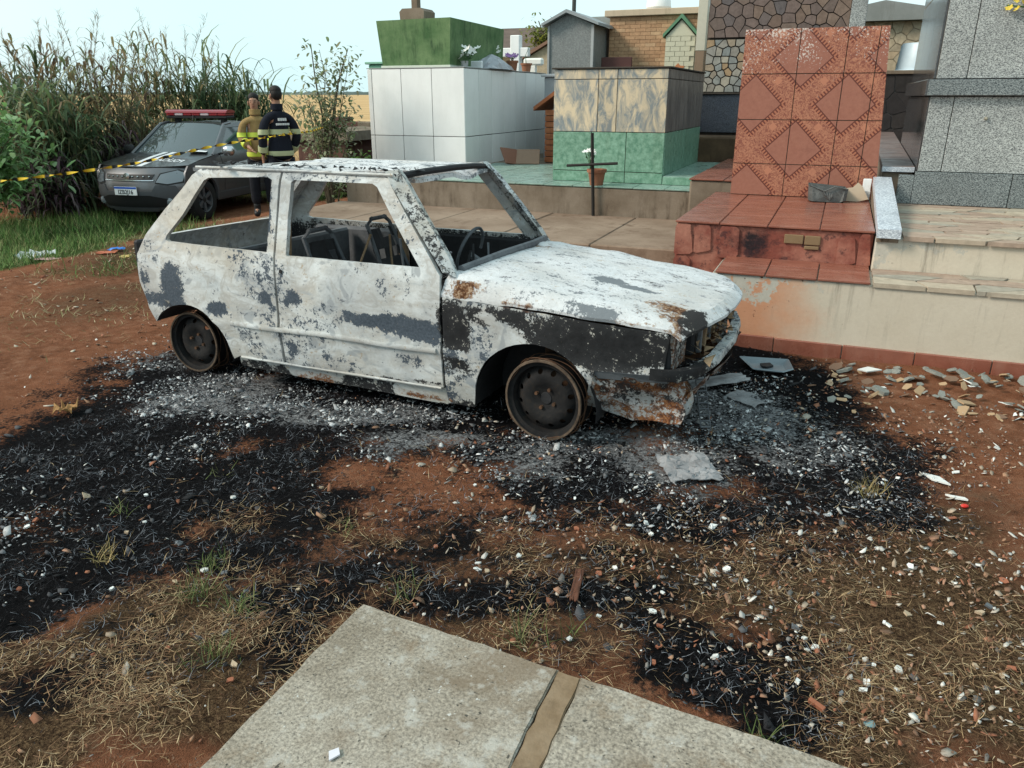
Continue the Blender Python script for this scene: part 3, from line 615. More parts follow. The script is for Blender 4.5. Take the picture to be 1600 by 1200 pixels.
t = thing('ornate_headstone', (-.3, 7.8, .75), 'big upright slab of ornate red tiles with flaking top edge', 'headstone')
MB().prism([(-.915, .757), (.335, .757), (.245, 2.17), (-.915, 2.175)], 'y', 7.705, 7.80).build('core', GROUT, t)
T0 = .385; uu = [-.918, -.918+T0*1.22, -.918+T0*2.22, .18]; zz = [.76, 1.042, 1.427, 1.812, 2.18]
def edge_u(z): return .34-(z-.757)*.064
for i in range(4):
    for c, d in zip(zz[:-1], zz[1:]):
        g_ = .0035
        if i < 3:
            a, b = uu[i]+g_, uu[i+1]-g_; P = [(a, c+g_), (b if i < 2 else min(b, .18), c+g_), (b, d-g_), (a, d-g_)]
        else: P = [(.18+g_, c+g_), (edge_u(c), c+g_), (edge_u(d), d-g_), (.18+g_, d-g_)]
        MB().prism(P, 'y', 7.688+random.uniform(-.002, .002), 7.707).build('tile', ORN, t)
settle(t)

# ------------------------------------------------------------------ cream terrace, flagstones, granite tomb
t = thing('cream_terrace', (1.6, 6.5, 0), 'stepped cream and pink terrace wall with a red skirting at right', 'terrace')
MB().box(-.70, 4.6, 5.312, 5.80, -.15, .496, .006).build('lower_wall', CREAM, t)
MB().box(.302, 4.6, 5.772, 7.9, -.15, .728, .008).build('upper_wall', CREAM, t)
for a, b in zip(lin(-.68, 3.2, 9)[:-1], lin(-.68, 3.2, 9)[1:]): MB().box(a+.003, b-.003, 5.290, 5.315, -.05, .088+random.uniform(-.004, .003), .004).build('skirting_tile', REDT, t)
FLAG = Mat('flagstone', .85, .2); fv = FLAG.co('Object', rnd=9); fc = FLAG.ramp(FLAG.rnd(), [(0, (.30, .22, .17)), (.3, (.36, .27, .21)), (.55, (.40, .33, .25)), (.75, (.27, .25, .21)), (1, (.44, .38, .29))])
fc = FLAG.mix(.5, fc, FLAG.noise(fv, 16, 7), 'OVERLAY'); FLAG.base(fc); FLAG.bump(FLAG.noise(fv, 25, 5), .3, .008); FLAG = FLAG.m
def flags(parent, rect, n, z, t_, sx, seed, g=.006, mat=None, name='flagstone'):
    for poly in cells(rect, n, seed, sx):
        p = shrink(poly, g)
        if len(p) > 2: MB().prism(p, 'z', z-.01, z+t_+random.uniform(-.003, .003)).build(name, mat or FLAG, parent)
flags(t, (.46, 2.6, 5.745, 7.65), 105, .728, .018, 2.6, 3); flags(t, (.30, 2.4, 5.294, 5.77), 24, .496, .018, 2.2, 5)
settle(t)
t = thing('granite_tomb', (1.8, 9, .75), 'large grey granite tomb with a dark polished band at right', 'tomb')
MB().box(.65, 4.2, 7.68, 10.2, .7, 3.4).build('core', DGROUT, t)
def gf(a, b, c, d, v, mat, y1=None, bev=.003): MB().box(a, b, v, v+.025 if y1 is None else y1, c, d, bev).build('granite_panel', mat, t)
gf(.50, .618, .748, .985, 7.63, GRAND, 7.72); gf(.62, 1.345, .748, 1.018, 7.63, GRAND); gf(1.351, 2.6, .748, 1.018, 7.63, GRAND)
gf(.637, .812, 1.022, 1.622, 7.655, GRAN); gf(.818, 2.2, 1.022, 1.622, 7.655, GRAN)
MB().box(.585, 2.6, 7.60, 10.2, 1.627, 1.757, .006).build('band', GRANP, t); MB().box(.600, 2.6, 7.592, 7.605, 1.632, 1.752, .003).build('band_face', GRAND, t)
gf(.655, .872, 1.762, 3.3, 7.655, GRAN); gf(.878, 2.2, 1.762, 3.3, 7.655, GRAN)
for (a, b) in ((7.682, 8.5), (8.505, 9.35), (9.355, 10.2)):
    for (c, d) in ((.99, 1.62), (1.762, 2.5), (2.505, 3.3)): MB().box(.626 if c < 1.7 else .635, .655, a, b, c, d, .003).build('side_panel', GRANP, t)
MB().lathe([(0, 0), (.012, 0), (.014, -.012), (.008, -.024), (0, -.026)], 'y', 10, (1.07, 7.655, 1.455)).build('metal_stud', plain('nickel', (.5, .45, .35), .35, .5, .8), t)
settle(t)
t = thing('yellow_flower_spray', (1.25, 7.63, 2.2), 'yellow artificial flower spray fixed to the granite face', 'flowers')
pm = MB(); sm_ = MB()
for k in range(16):
    p = (1.07+k*.028, 7.61+random.uniform(-.02, .01), 2.30-k*.006+random.uniform(-.03, .03)); flower_head(pm, p, .032)
sm_.tube([(1.05, 7.63, 2.29), (1.3, 7.62, 2.26), (1.52, 7.63, 2.2)], .006, 5); pm.build('petals', PETALY, t); sm_.build('stem', LEAFF, t); settle(t)
# sloped white granite kerb, slanting brown slab, small white tiles
t = thing('white_granite_kerb', (.39, 6.7, .75), 'sloping white granite kerb beside the red tiled grave', 'kerb')
for a, b in ((0, .62), (.625, 1)):
    y0, y1 = 5.70+2.0*a, 5.70+2.0*b; z0, z1 = .795+.165*a, .795+.165*b
    MB().add([(.300,y0,z0-.06),(.445,y0,z0-.06),(.445,y1,z1-.06),(.300,y1,z1-.06),(.300,y0,z0),(.445,y0,z0),(.445,y1,z1),(.300,y1,z1)], [(0,3,2,1),(4,5,6,7),(0,1,5,4),(1,2,6,5),(2,3,7,6),(3,0,4,7)]).build('slab', GRANW, t)
MB().add([(.303,5.76,.70),(.44,5.76,.70),(.44,7.68,.70),(.303,7.68,.70),(.303,5.76,.742),(.44,5.76,.742),(.44,7.68,.895),(.303,7.68,.895)], [(0,3,2,1),(4,5,6,7),(0,1,5,4),(1,2,6,5),(2,3,7,6),(3,0,4,7)]).build('bedding', CONC, t)
settle(t)
t = thing('striped_path_slab', (.5, 9.7, .9), 'narrow brown striped tile ramp between ornate slab and granite tomb', 'slab')
STRIPE = tile_mat('striped_brown_tile', (.085, .065, .062), (.24, .17, .15), 5, .35, (.05, .05, .055), .4, stretch=(.8, 5, 1))
for k in range(7):
    a, b = k/7, (k+1)/7-.004; y0, y1 = 7.78+4.1*a, 7.78+4.1*b; z0, z1 = 1.045+.14*a, 1.045+.14*b
    MB().add([(.365,y0,z0-.05),(.620,y0,z0-.05),(.620,y1,z1-.05),(.365,y1,z1-.05),(.365,y0,z0),(.620,y0,z0),(.620,y1,z1),(.365,y1,z1)], [(0,3,2,1),(4,5,6,7),(0,1,5,4),(1,2,6,5),(2,3,7,6),(3,0,4,7)]).build('tile', STRIPE, t)
MB().box(.36, .622, 7.755, 7.776, 1.0, 1.043, .003).build('nosing', GRANW, t); MB().box(.372, .615, 7.80, 11.8, .7, .99).build('bedding', CONC, t)
settle(t)
t = thing('white_tile_offcuts', (.33, 7.6, .76), 'pair of small white tiles standing beside the kerb top', 'tiles')
MB().box(.225, .292, 7.60, 7.615, .765, .845, .003).build('tile', WHITE, t); MB().box(.222, .290, 7.63, 7.645, .765, .945, .003).build('tile', WHITE, t); settle(t)
sh = MB().prism([(-.10, 0), (.03, -.005), (.115, .02), (.06, .13), (.02, .165), (-.02, .12), (-.09, .11)], 'y', -.008, .008).build('broken_tile', plain('tile_back', (.42, .33, .24)), None, 0, (.165, 7.50, .762), (R(-22), 0, R(4)))
tag(sh, 'broken beige tile shard leaning by the ornate slab', 'tile shard')
t = thing('melted_tray', (-.06, 7.45, .757), 'dented blackened metal tray at the foot of the ornate slab', 'tray')
TRAY = weathered('sooty_metal', (.06, .065, .065), (.16, .165, .16), (.006, .006, .006), .9, 9, streak=False, rough=.5)
tray = MB()
prof = [(-.16, .145), (-.15, .01), (-.13, 0), (.12, 0), (.145, .015), (.155, .12)]
pr0 = []
for j, (yy, s) in enumerate([(-.11, .85), (-.08, 1), (.0, 1.02), (.08, 1), (.10, .95)]):
    for (px, pz) in prof: pr0.append((px*s+random.uniform(-.008, .008), yy+random.uniform(-.01, .01), pz*(1 if j != 2 else .9)+.002))
tray.add(pr0, [(j*6+i, j*6+i+1, (j+1)*6+i+1, (j+1)*6+i) for j in range(4) for i in range(5)]); tray.add([pr0[i] for i in range(6)], [(0, 1, 2, 3, 4, 5)]); tray.add([pr0[24+i] for i in range(6)], [(0, 1, 2, 3, 4, 5)])
o = tray.build('pan', TRAY, t); o.location = (0, 0, .0); o.rotation_euler = (0, 0, .1)
MB().tube([(-.16, -.11, .15), (-.02, -.13, .10), (.06, -.12, .14), (.155, -.10, .12)], .006, 6).build('rim', TRAY, t)
t_lump = MB(); 
for k in range(9): a = k*.7; t_lump.add([(.02*math.cos(a), -.12+.0*k, .05), (.05*math.cos(a+.4), -.135, .09+.03*math.sin(a)), (.03, -.12, .02)], [(0, 1, 2)])
t_lump.build('melted_plastic', plain('melted_grey', (.12, .13, .13), .35, .5), t)
if '_o' in t: del t['_o']

# ------------------------------------------------------------------ stone faced mausoleum behind the ornate slab
def stone_mat(name, cols, rough=.9):
    m = Mat(name, rough, .2); v = m.co('Object', rnd=5); c = m.ramp(m.rnd(), [(i/(len(cols)-1), c) for i, c in enumerate(cols)])
    c = m.mix(.6, c, m.noise(v, 14, 7, .7), 'OVERLAY'); m.base(c); m.bump(m.noise(v, 20, 5), .4, .01); return m.m
BROWNST = stone_mat('brown_stone', [(.15, .105, .085), (.20, .145, .115), (.13, .10, .09), (.17, .125, .11), (.10, .095, .10)])
GREYST = stone_mat('mosaic_stone', [(.22, .24, .23), (.27, .25, .22), (.34, .31, .25), (.20, .22, .22), (.32, .22, .13), (.25, .27, .26)])
DARKST = stone_mat('dark_stone', [(.022, .02, .02), (.04, .035, .034), (.03, .027, .028)])
CREAMST = stone_mat('cream_stone', [(.40, .32, .22), (.46, .38, .27), (.34, .28, .2), (.44, .33, .22)])
def wall_stones(parent, rect, n, v, t_, mat, seed, g=.006, sx=1.0, name='stone'):
    for poly in cells(rect, n, seed, sx):
        p = shrink(poly, g)
        if len(p) > 2:
            d = random.uniform(0, .012); MB().prism(p, 'y', v-t_-d, v+.005).build(name, mat, parent)
t = thing('stone_mausoleum', (-1, 14, 0), 'tall mausoleum faced in brown and grey irregular stones', 'mausoleum')
MB().box(-2.11, .08, 13.0, 15.5, 0, 3.8).build('core', DGROUT, t)
wall_stones(t, (-2.10, -.13, 2.46, 3.35), 70, 12.985, .02, BROWNST, 4); wall_stones(t, (-2.11, -.6, 1.69, 2.44), 85, 13.0, .016, GREYST, 8, .008)
MB().box(-2.13, -.6, 12.97, 13.01, 1.10, 1.66, .004).build('blue_panel', BLUEG, t); MB().box(-2.14, -.5, 12.94, 13.0, 1.663, 1.685, .003).build('dark_sill', DGROUT, t)
MB().box(-.125, .085, 12.93, 13.02, 2.53, 3.35, .006).build('grey_pilaster', GRAN, t); MB().box(-.12, .08, 12.935, 13.02, 1.3, 2.526, .006).build('pink_pilaster', weathered('pink_render', (.40, .25, .19), (.47, .33, .26)), t)
settle(t)
tag(MB().box(-2.14, -.8, 12.3, 12.95, -.1, 1.06, .02).build('rough_footing', weathered('dark_rubble', (.07, .045, .03), (.16, .10, .06), (.01, .008, .006), .9, 3)), 'dark crumbling footing below the blue granite panel', 'footing')

# ------------------------------------------------------------------ beige brick chapel, cream niche and pillar
BRICKB = stone_mat('beige_brick', [(.40, .235, .135), (.47, .29, .17), (.36, .21, .12), (.50, .33, .20)])
t = thing('beige_brick_chapel', (-4, 19, 0), 'flat roofed chapel of beige bricks with a cream cornice', 'chapel')
MB().box(-5.055, -2.6, 18.02, 20.5, 0, 3.26).build('core', weathered('beige_mortar', (.36, .22, .13), (.42, .27, .16), amt=.2), t)
rows = 15; bh = (3.25-2.12)/rows
for r_ in range(rows):
    z = 2.12+r_*bh; x = -5.06-(.11 if r_ % 2 else 0)
    while x < -2.95:
        a, b = max(x, -5.06), min(x+.23, -2.95)
        if b-a > .04: MB().box(a+.003, b-.003, 18.0-random.uniform(0, .006), 18.03, z+.003, z+bh-.003).build('brick', BRICKB, t)
        x += .23
MB().box(-5.16, -2.85, 17.9, 20.6, 3.262, 3.39, .01).build('cornice', weathered('cornice_render', (.46, .36, .26), (.54, .44, .32), amt=.4), t)
settle(t)
CRB = plain('cream_brick', (.52, .50, .38), .8); GRTRIM = plain('green_trim', (.10, .22, .13), .6)
t = thing('cream_niche', (-3.43, 17.7, 1.9), 'narrow cream brick niche with a green gable before the beige chapel', 'niche')
MB().prism([(-3.74, 1.6), (-3.12, 1.6), (-3.12, 2.82), (-3.43, 3.14), (-3.74, 2.82)], 'y', 17.72, 17.95).build('core', plain('cream_mortar', (.42, .40, .30)), t)
for r_ in range(8):
    for k in range(3):
        a = -3.74+k*.21-(.1 if r_ % 2 else 0); b = a+.205; a, b = max(a, -3.74), min(b, -3.12)
        MB().box(a+.003, b-.003, 17.70, 17.73, 2.04+r_*.098, 2.132+r_*.098).build('brick', CRB, t)
MB().prism([(-3.72, 2.826), (-3.14, 2.826), (-3.43, 3.10)], 'y', 17.705, 17.73).build('gable', CRB, t)
MB().prism([(-3.80, 2.80), (-3.43, 3.17), (-3.06, 2.80), (-3.06, 2.87), (-3.43, 3.25), (-3.80, 2.87)], 'y', 17.66, 17.98).build('roof_trim', GRTRIM, t)
MB().prism([(-3.52, 2.20), (-3.32, 2.20), (-3.30, 2.24), (-3.40, 2.25), (-3.44, 2.30), (-3.5, 2.24)], 'y', 17.692, 17.706).build('chipped_patch', plain('orange_chip', (.45, .17, .07)), t)
settle(t)
t = thing('cream_pillar', (-3.0, 17.7, 0), 'pale pillar with brown lower half at the stone mausoleum edge', 'pillar')
MB().box(-3.06, -2.88, 17.5, 17.7, 0, 2.52, .005).build('lower_half', plain('brown_render', (.22, .15, .10)), t); MB().box(-3.065, -2.875, 17.495, 17.705, 2.523, 4.2, .005).build('upper_half', plain('ivory_render', (.50, .47, .38)), t)
settle(t)
t = thing('white_vase', (-3.9, 19, 3.39), 'white round vase standing on the beige chapel roof', 'vase')
MB().lathe([(0, 0), (.2, 0), (.28, .12), (.26, .28), (.14, .4), (.12, .46), (0, .47)], 'z', 20, (-4.22, 19, 3.392)).build('bowl', WHITE, t, 40); MB().tube([(-3.97, 19, 3.5), (-3.98, 19, 3.72)], .02, 6).build('handle', plain('grey_handle', (.2, .2, .2)), t); settle(t)

# ------------------------------------------------------------------ grey gabled vault and what stands round it
t = thing('grey_gabled_vault', (-5.6, 18, 0), 'narrow grey stone vault with a pitched roof', 'vault')
GPANEL = tile_mat('grey_speckled_stone', (.13, .14, .14), (.25, .26, .255), 40, .5, (.12, .12, .12), .3)
MB().prism([(-6.12, .2), (-5.14, .2), (-5.14, 3.05), (-5.69, 3.27), (-6.12, 3.06)], 'y', 17.02, 18.3).build('walls', GPANEL, t)
MB().box(-5.17, -5.115, 16.985, 17.03, .2, 3.04).build('corner_trim', plain('light_trim', (.36, .37, .37)), t); MB().box(-6.14, -6.10, 16.985, 17.03, .2, 3.04).build('corner_trim', plain('light_trim2', (.30, .31, .31)), t)
MB().prism([(-6.24, 3.03), (-5.69, 3.28), (-4.98, 3.02), (-4.98, 3.075), (-5.69, 3.345), (-6.24, 3.085)], 'y', 16.85, 18.45).build('roof', plain('grey_roof', (.26, .28, .29)), t)
settle(t)
t = thing('dark_glazed_vault', (-5.0, 20, 0), 'dark vault with a small flat roof between grey vault and beige chapel', 'vault')
MB().box(-5.6, -4.9, 19.2, 20.4, 0, 3.05).build('walls', plain('dark_wall', (.035, .04, .05), .4), t); MB().box(-5.75, -4.85, 18.7, 20.5, 3.052, 3.35, .01).build('roof', plain('grey_fascia', (.26, .28, .27)), t)
MB().box(-5.27, -5.02, 19.12, 19.19, 2.2, 2.9).build('pane', plain('bluish_glass', (.10, .13, .17), .1, .6), t); MB().box(-5.30, -5.275, 19.11, 19.2, 2.2, 2.92).build('frame', WHITE, t); MB().box(-5.52, -5.34, 18.95, 19.15, 2.72, 2.92, .01).build('lamp_box', plain('beige_box', (.4, .32, .22)), t)
settle(t)
tag(MB().box(-5.02, -4.35, 17.3, 17.36, 1.6, 2.42, .01).build('wooden_screen', plain('dark_red_wood', (.09, .035, .03))), 'dark reddish wooden screen below the beige chapel', 'screen')
t = thing('brown_roofed_house', (-11.5, 32, 0), 'low cream house with brown tiled roof beyond the tombs', 'house')
MB().box(-13.6, -9.5, 30.2, 36, -.1, 3.28).build('walls', weathered('house_render', (.40, .34, .26), (.46, .40, .31), amt=.4), t)
rf = MB()
rf.add([(-14, 29.7, 3.25), (-9, 29.7, 3.25), (-9, 33, 4.35), (-14, 33, 4.35), (-14, 36.5, 3.25), (-9, 36.5, 3.25), (-14, 29.7, 3.18), (-9, 29.7, 3.18)], [(0, 1, 2, 3), (3, 2, 5, 4), (6, 7, 1, 0)])
rf.build('roof', weathered('brown_roof', (.09, .065, .055), (.15, .11, .09), amt=.5, scale=3), t); settle(t)
t = thing('small_gabled_tomb', (-6.6, 19.5, 0), 'small cream gabled tomb peeping out left of the grey vault', 'tomb')
MB().prism([(-7.4, .2), (-6.35, .2), (-6.35, 2.85), (-6.45, 2.88), (-7.35, 2.42)], 'y', 18.5, 19.6).build('body', CREAMST, t); MB().prism([(-7.5, 2.36), (-6.45, 2.90), (-6.45, 2.97), (-7.5, 2.44)], 'y', 18.4, 19.7).build('roof', plain('brown_eave', (.22, .12, .08)), t); settle(t)
tag(MB().tube([(-6.9, 21, 0), (-6.86, 21, 6.5)], .055, 8).build('utility_pole', plain('pole_grey', (.05, .055, .05))), 'thin dark pole rising behind the grey vault roof', 'pole')
t = thing('grey_tomb', (-4.3, 14.8, 0), 'low pale grey tomb behind the gap left of the marble tomb', 'tomb')
MB().box(-5.0, -3.2, 13.7, 15.6, 0, 1.95, .01).build('body', plain('pale_grey', (.30, .32, .34)), t); MB().box(-5.05, -3.15, 13.65, 15.65, 1.952, 2.0, .008).build('capping', plain('paler_grey', (.40, .42, .44)), t); settle(t)

# ------------------------------------------------------------------ behind, at the right
t = thing('dark_stone_wall', (.7, 12.2, 0), 'low black stone wall with pale joints beside the granite tomb', 'wall')
MB().box(.30, 1.5, 12.02, 12.4, .5, 1.90).build('core', plain('pale_joint', (.10, .10, .10)), t); wall_stones(t, (.30, 1.5, 1.0, 1.90), 26, 12.02, .012, DARKST, 21, .005)
MB().box(.28, 1.52, 11.98, 12.42, 1.902, 1.95, .005).build('coping', CONC, t); settle(t)
t = thing('water_tank', (.9, 13.4, 1.9), 'pale blue round water tank behind the dark stone wall', 'tank')
MB().lathe([(0, 1.9), (.36, 1.9), (.38, 1.96), (.34, 1.98), (.31, 2.30), (.29, 2.33), (0, 2.34)], 'z', 28, (.93, 13.5, .02)).build('body', plain('pale_blue_plastic', (.50, .60, .66), .4, .4), t, 40); MB().box(.5, 1.4, 13.1, 13.9, .3, 1.915).build('plinth', CONC, t); settle(t)
t = thing('flagstone_vault', (1, 18.7, 0), 'low vault of cream flagstones with a grey concrete roof at right', 'vault')
MB().box(.12, 3.2, 18.02, 20, 0, 3.0).build('core', plain('cream_joint', (.28, .23, .16)), t); wall_stones(t, (.12, 2.4, 2.1, 3.0), 60, 18.02, .015, CREAMST, 31, .006)
MB().prism([(.0, 3.003), (3.3, 3.003), (3.3, 3.12), (1.2, 3.22), (.42, 3.36), (.0, 3.28)], 'y', 17.8, 20.2).build('roof', weathered('grey_roof_slab', (.20, .21, .20), (.27, .28, .27), amt=.3), t); settle(t)

# ------------------------------------------------------------------ broken graves beyond the firefighters
RUIN = weathered('ruined_brick', (.10, .05, .04), (.17, .09, .07), (.03, .02, .02), .8, 2.5)
t = thing('ruined_tomb', (-9.3, 13.3, 0), 'low ruined tomb of dark red masonry behind the firefighters', 'tomb')
MB().box(-9.75, -8.6, 12.8, 14.2, -.1, .86, .03).build('body', RUIN, t); MB().prism([(-9.85, .85), (-8.5, .85), (-8.55, 1.02), (-9.2, 1.06), (-9.8, .95)], 'y', 12.7, 14.3).build('broken_slab', CONC, t); settle(t)
t = thing('broken_grave_wall', (-9.5, 16, 0), 'broken grave wall of dark blocks left of the white tomb', 'wall')
for k in range(9):
    a = -11.2+k*.36; MB().box(a, a+.35, 15.6+random.uniform(-.1, .1), 15.95, -.1, random.choice((.8, .95, 1.1, 1.2)), .02).build('block', RUIN if k % 3 else CONC, t)
settle(t)
t = thing('low_grave_edging', (-8.7, 14.6, 0), 'low brown grave edging beside the weeds', 'edging')
for k in range(5): MB().box(-9.9+k*.5, -9.42+k*.5, 14.5+.05*k, 14.75+.05*k, -.05, .38+.03*(k % 2), .02).build('block', weathered('edging_block', (.24, .15, .10), (.31, .21, .15)) if k == 0 else bpy.data.materials['edging_block'], t)
settle(t)
t = thing('blue_flower_heap', (-7.9, 14.0, .3), 'heap of blue artificial flowers left of the white tomb', 'flowers')
pm = MB(); lm = MB()
for k in range(40):
    p = (-7.9+random.gauss(0, .18), 14+random.gauss(0, .15), .55+random.uniform(0, .45)); flower_head(pm, p, .09)
    q = Vector((-7.9+random.gauss(0, .22), 13.95+random.gauss(0, .15), .3+random.uniform(0, .5))); lm.add([q, q+Vector((.1, 0, .05)), q+Vector((.16, 0, .16)), q+Vector((.03, .03, .1))], [(0, 1, 2, 3)])
pm.build('petals', plain('blue_petals', (.03, .12, .55), .6), t); lm.build('leaves', plain('dark_blue_leaves', (.03, .06, .12)), t); settle(t)

# ------------------------------------------------------------------ concrete tomb slab in the foreground
SLABM = Mat('weathered_slab', .92, .15); v = SLABM.co('Object'); a = SLABM.noise(v, 2.6, 8, .7); b = SLABM.noise(v, 120, 4, .75); d = SLABM.noise(v, 14, 6, .7)
sc_ = SLABM.ramp(a, [(.32, (.165, .135, .10)), (.5, (.27, .235, .19)), (.68, (.36, .325, .275))]); sc_ = SLABM.mix(.75, sc_, SLABM.ramp(b, [(.32, .12), (.68, .88)]), 'OVERLAY'); gx_ = SLABM.ramp(SLABM.noise(v, 1.7, 5, .6, .8), [(.50, 0.0), (.62, .7)]); sc_ = SLABM.mix(gx_, sc_, (.17, .125, .085), 'MULTIPLY' if False else 'MIX')
sc_ = SLABM.mix(SLABM.ramp(d, [(.54, 0.0), (.66, .7)]), sc_, (.42, .40, .36)); sc_ = SLABM.mix(SLABM.ramp(SLABM.noise(v, 5.5, 7, .75), [(.54, 0.0), (.70, .8)]), sc_, (.19, .13, .08))
sc_ = SLABM.mix(SLABM.thr(SLABM.noise(v, 33, 4, .8), .68, .02), sc_, (.5, .49, .46))
sc_ = SLABM.mix(SLABM.thr(SLABM.noise(v, 75, 2, .6), .70, .02), sc_, (.07, .065, .055)); SLABM.base(sc_); SLABM.bump(SLABM.mix(.35, b, d), .6, .006); SLABM = SLABM.m
SEAM = weathered('brown_seam', (.15, .095, .05), (.27, .20, .135), (.06, .04, .025), .8, 6, streak=False)
t = thing('concrete_tomb_slab', (0, .9, 0), 'weathered grey concrete slab with a brown joint strip in the foreground', 'slab')
Zs = .30; L0, T_ = -1.066, 1.495
def rough_slab(x0, x1, name, mat, zt):
    bm = bmesh.new(); n = 40
    mb = MB().box(x0, x1, -.6, T_, Zs-.09, zt, .006); o = mb.build(name, mat, t); return o
def far_y(x): return 1.495-.071*(x+1.065)
def ragged(poly, name, mat, z0, z1, step=.035, j=.0018, bev=.004):
    P = resample_edges(poly, step); P = [(a+random.gauss(0, j), b+random.gauss(0, j)) for a, b in P]
    bm = bmesh.new(); vt = [bm.verts.new((a, b, z1)) for a, b in P]; f = bm.faces.new(vt); r = bmesh.ops.extrude_face_region(bm, geom=[f]); bmesh.ops.translate(bm, vec=(0, 0, z0-z1), verts=[v for v in r['geom'] if isinstance(v, bmesh.types.BMVert)])
    bm.normal_update(); top = [e for e in bm.edges if abs(e.verts[0].co.z-z1) < 1e-5 and abs(e.verts[1].co.z-z1) < 1e-5]; bmesh.ops.bevel(bm, geom=top, offset=bev, segments=2, affect='EDGES'); bmesh.ops.recalc_face_normals(bm, faces=bm.faces)
    me = bpy.data.meshes.new(name); bm.to_mesh(me); bm.free(); return obj(name, me, mat, t)
def resample_edges(poly, step):
    out = []
    for a, b in zip(poly, poly[1:]+poly[:1]):
        n = max(1, int(round(math.dist(a, b)/step))); out += [(a[0]+(b[0]-a[0])*k/n, a[1]+(b[1]-a[1])*k/n) for k in range(n)]
    return out
ragged([(-1.09, -.6), (-.459, -.6), (-.474, far_y(-.474)), (-1.065, 1.495)], 'slab', SLABM, Zs-.09, Zs)
ragged([(-.388, -.6), (.95, -.6), (.95, far_y(.95)), (-.412, far_y(-.412))], 'slab', SLABM, Zs-.09, Zs+.002)
ragged([(-.4585, -.6), (-.3885, -.6), (-.4125, far_y(-.42)-.004), (-.4735, far_y(-.47)-.003)], 'joint_strip', SEAM, Zs-.09, Zs-.0015, bev=.003)
MB().prism([(-1.03, -.55), (.9, -.55), (.9, far_y(.9)-.05), (-1.02, 1.44)], 'z', -.1, Zs-.092).build('base', CONC, t)
o_ = t; settle(t)
for (x, y, s, rz, c, lab) in [(-.44, 1.09, .030, .4, (.62, .58, .70), 'pale lilac tile chip lying on the concrete slab beside the joint'), (-.83, 1.02, .017, 1.2, (.60, .58, .62), 'tiny whitish chip lying on the left part of the slab'), (-.585, 1.035, .016, .1, (.5, .5, .48), 'small grey chip lying on the slab among white scuffs')]:
    tag(MB().prism([(-s, -s*.5), (s*.5, -s*.7), (s, s*.3), (-s*.2, s*.7)], 'z', 0, .004).build('tile_chip', plain('chip_'+lab[:6]+str(s), c, .4), None, 0, (x, y, Zs+.003), (0, 0, rz)), lab, 'tile chip')

# ------------------------------------------------------------------ burnt out hatchback
YC = 4.10
def hw(x, z):
    """half width of the body side at station x, height z"""
    x, z = np.asarray(x, float), np.asarray(z, float)
    h = np.interp(z, [.05, .12, .2, .34, .37, .395, .415, .60, .70, .79, .82, 1.0, 1.2, 1.26], [.685, .70, .722, .735, .747, .747, .738, .742, .735, .715, .705, .665, .615, .585])
    h = h-np.clip(x+1.25, 0, 1)**2*.10-np.clip(-3.35-x, 0, 1)**1.6*.16
    return h
def resample(poly, step):
    out = []
    for a, b in zip(poly, poly[1:]+poly[:1]):
        n = max(1, int(round(math.dist(a, b)/step)))
        out += [(a[0]+(b[0]-a[0])*k/n, a[1]+(b[1]-a[1])*k/n) for k in range(n)]
    return out
def arc(c, r, a0, a1, n=14): return [(c[0]+r*math.cos(R(a0+(a1-a0)*k/n)), c[1]+r*math.sin(R(a0+(a1-a0)*k/n))) for k in range(n+1)]
def shell2d(outline, holes=(), step=.045):
    """triangulated sheet in 2d: verts, triangles"""
    outline = resample(list(outline), step); holes = [resample(list(h), step) for h in holes]
    pts = list(outline); edges = [(i, (i+1) % len(outline)) for i in range(len(outline))]
    for h in holes:
        k = len(pts); pts += h; edges += [(k+i, k+(i+1) % len(h)) for i in range(len(h))]
    P = np.array(outline); x0, y0 = P.min(0); x1, y1 = P.max(0)
    gx, gy = np.meshgrid(np.arange(x0+step/2, x1, step), np.arange(y0+step/2, y1, step)); gx, gy = gx.ravel(), gy.ravel()
    ok = in_poly(gx, gy, outline)
    for h in holes: ok &= ~in_poly(gx, gy, h)
    gx, gy = gx[ok], gy[ok]; B = np.array(pts)
    if len(gx):
        d = np.sqrt(((gx[:, None]-B[None, :, 0])**2+(gy[:, None]-B[None, :, 1])**2).min(1)); gx, gy = gx[d > step*.45], gy[d > step*.45]
        pts = pts+list(zip(gx, gy))
    v, e, f, *_ = delaunay_2d_cdt([Vector(p) for p in pts], edges, [], 0, 1e-6)
    V = np.array([(p.x, p.y) for p in v]); F = np.array([tuple(t) for t in f if len(t) == 3]); c = V[F].mean(1)
    ok = in_poly(c[:, 0], c[:, 1], outline)
    for h in holes: ok &= ~in_poly(c[:, 0], c[:, 1], h)
    return V, F[ok]
def thicken(V3, F, off):
    """closed shell: V3 (n,3), triangles F, offset vectors off (n,3)"""
    n = len(V3); E = {}
    for t in F:
        for a, b in ((t[0], t[1]), (t[1], t[2]), (t[2], t[0])): E[(a, b)] = 1
    V = np.concatenate([V3, V3+off]); Fs = [tuple(t) for t in F]+[(t[2]+n, t[1]+n, t[0]+n) for t in F]
    for (a, b) in E:
        if (b, a) not in E: Fs += [(b, a, a+n), (b, a+n, b+n)]
    return V, np.array(Fs)
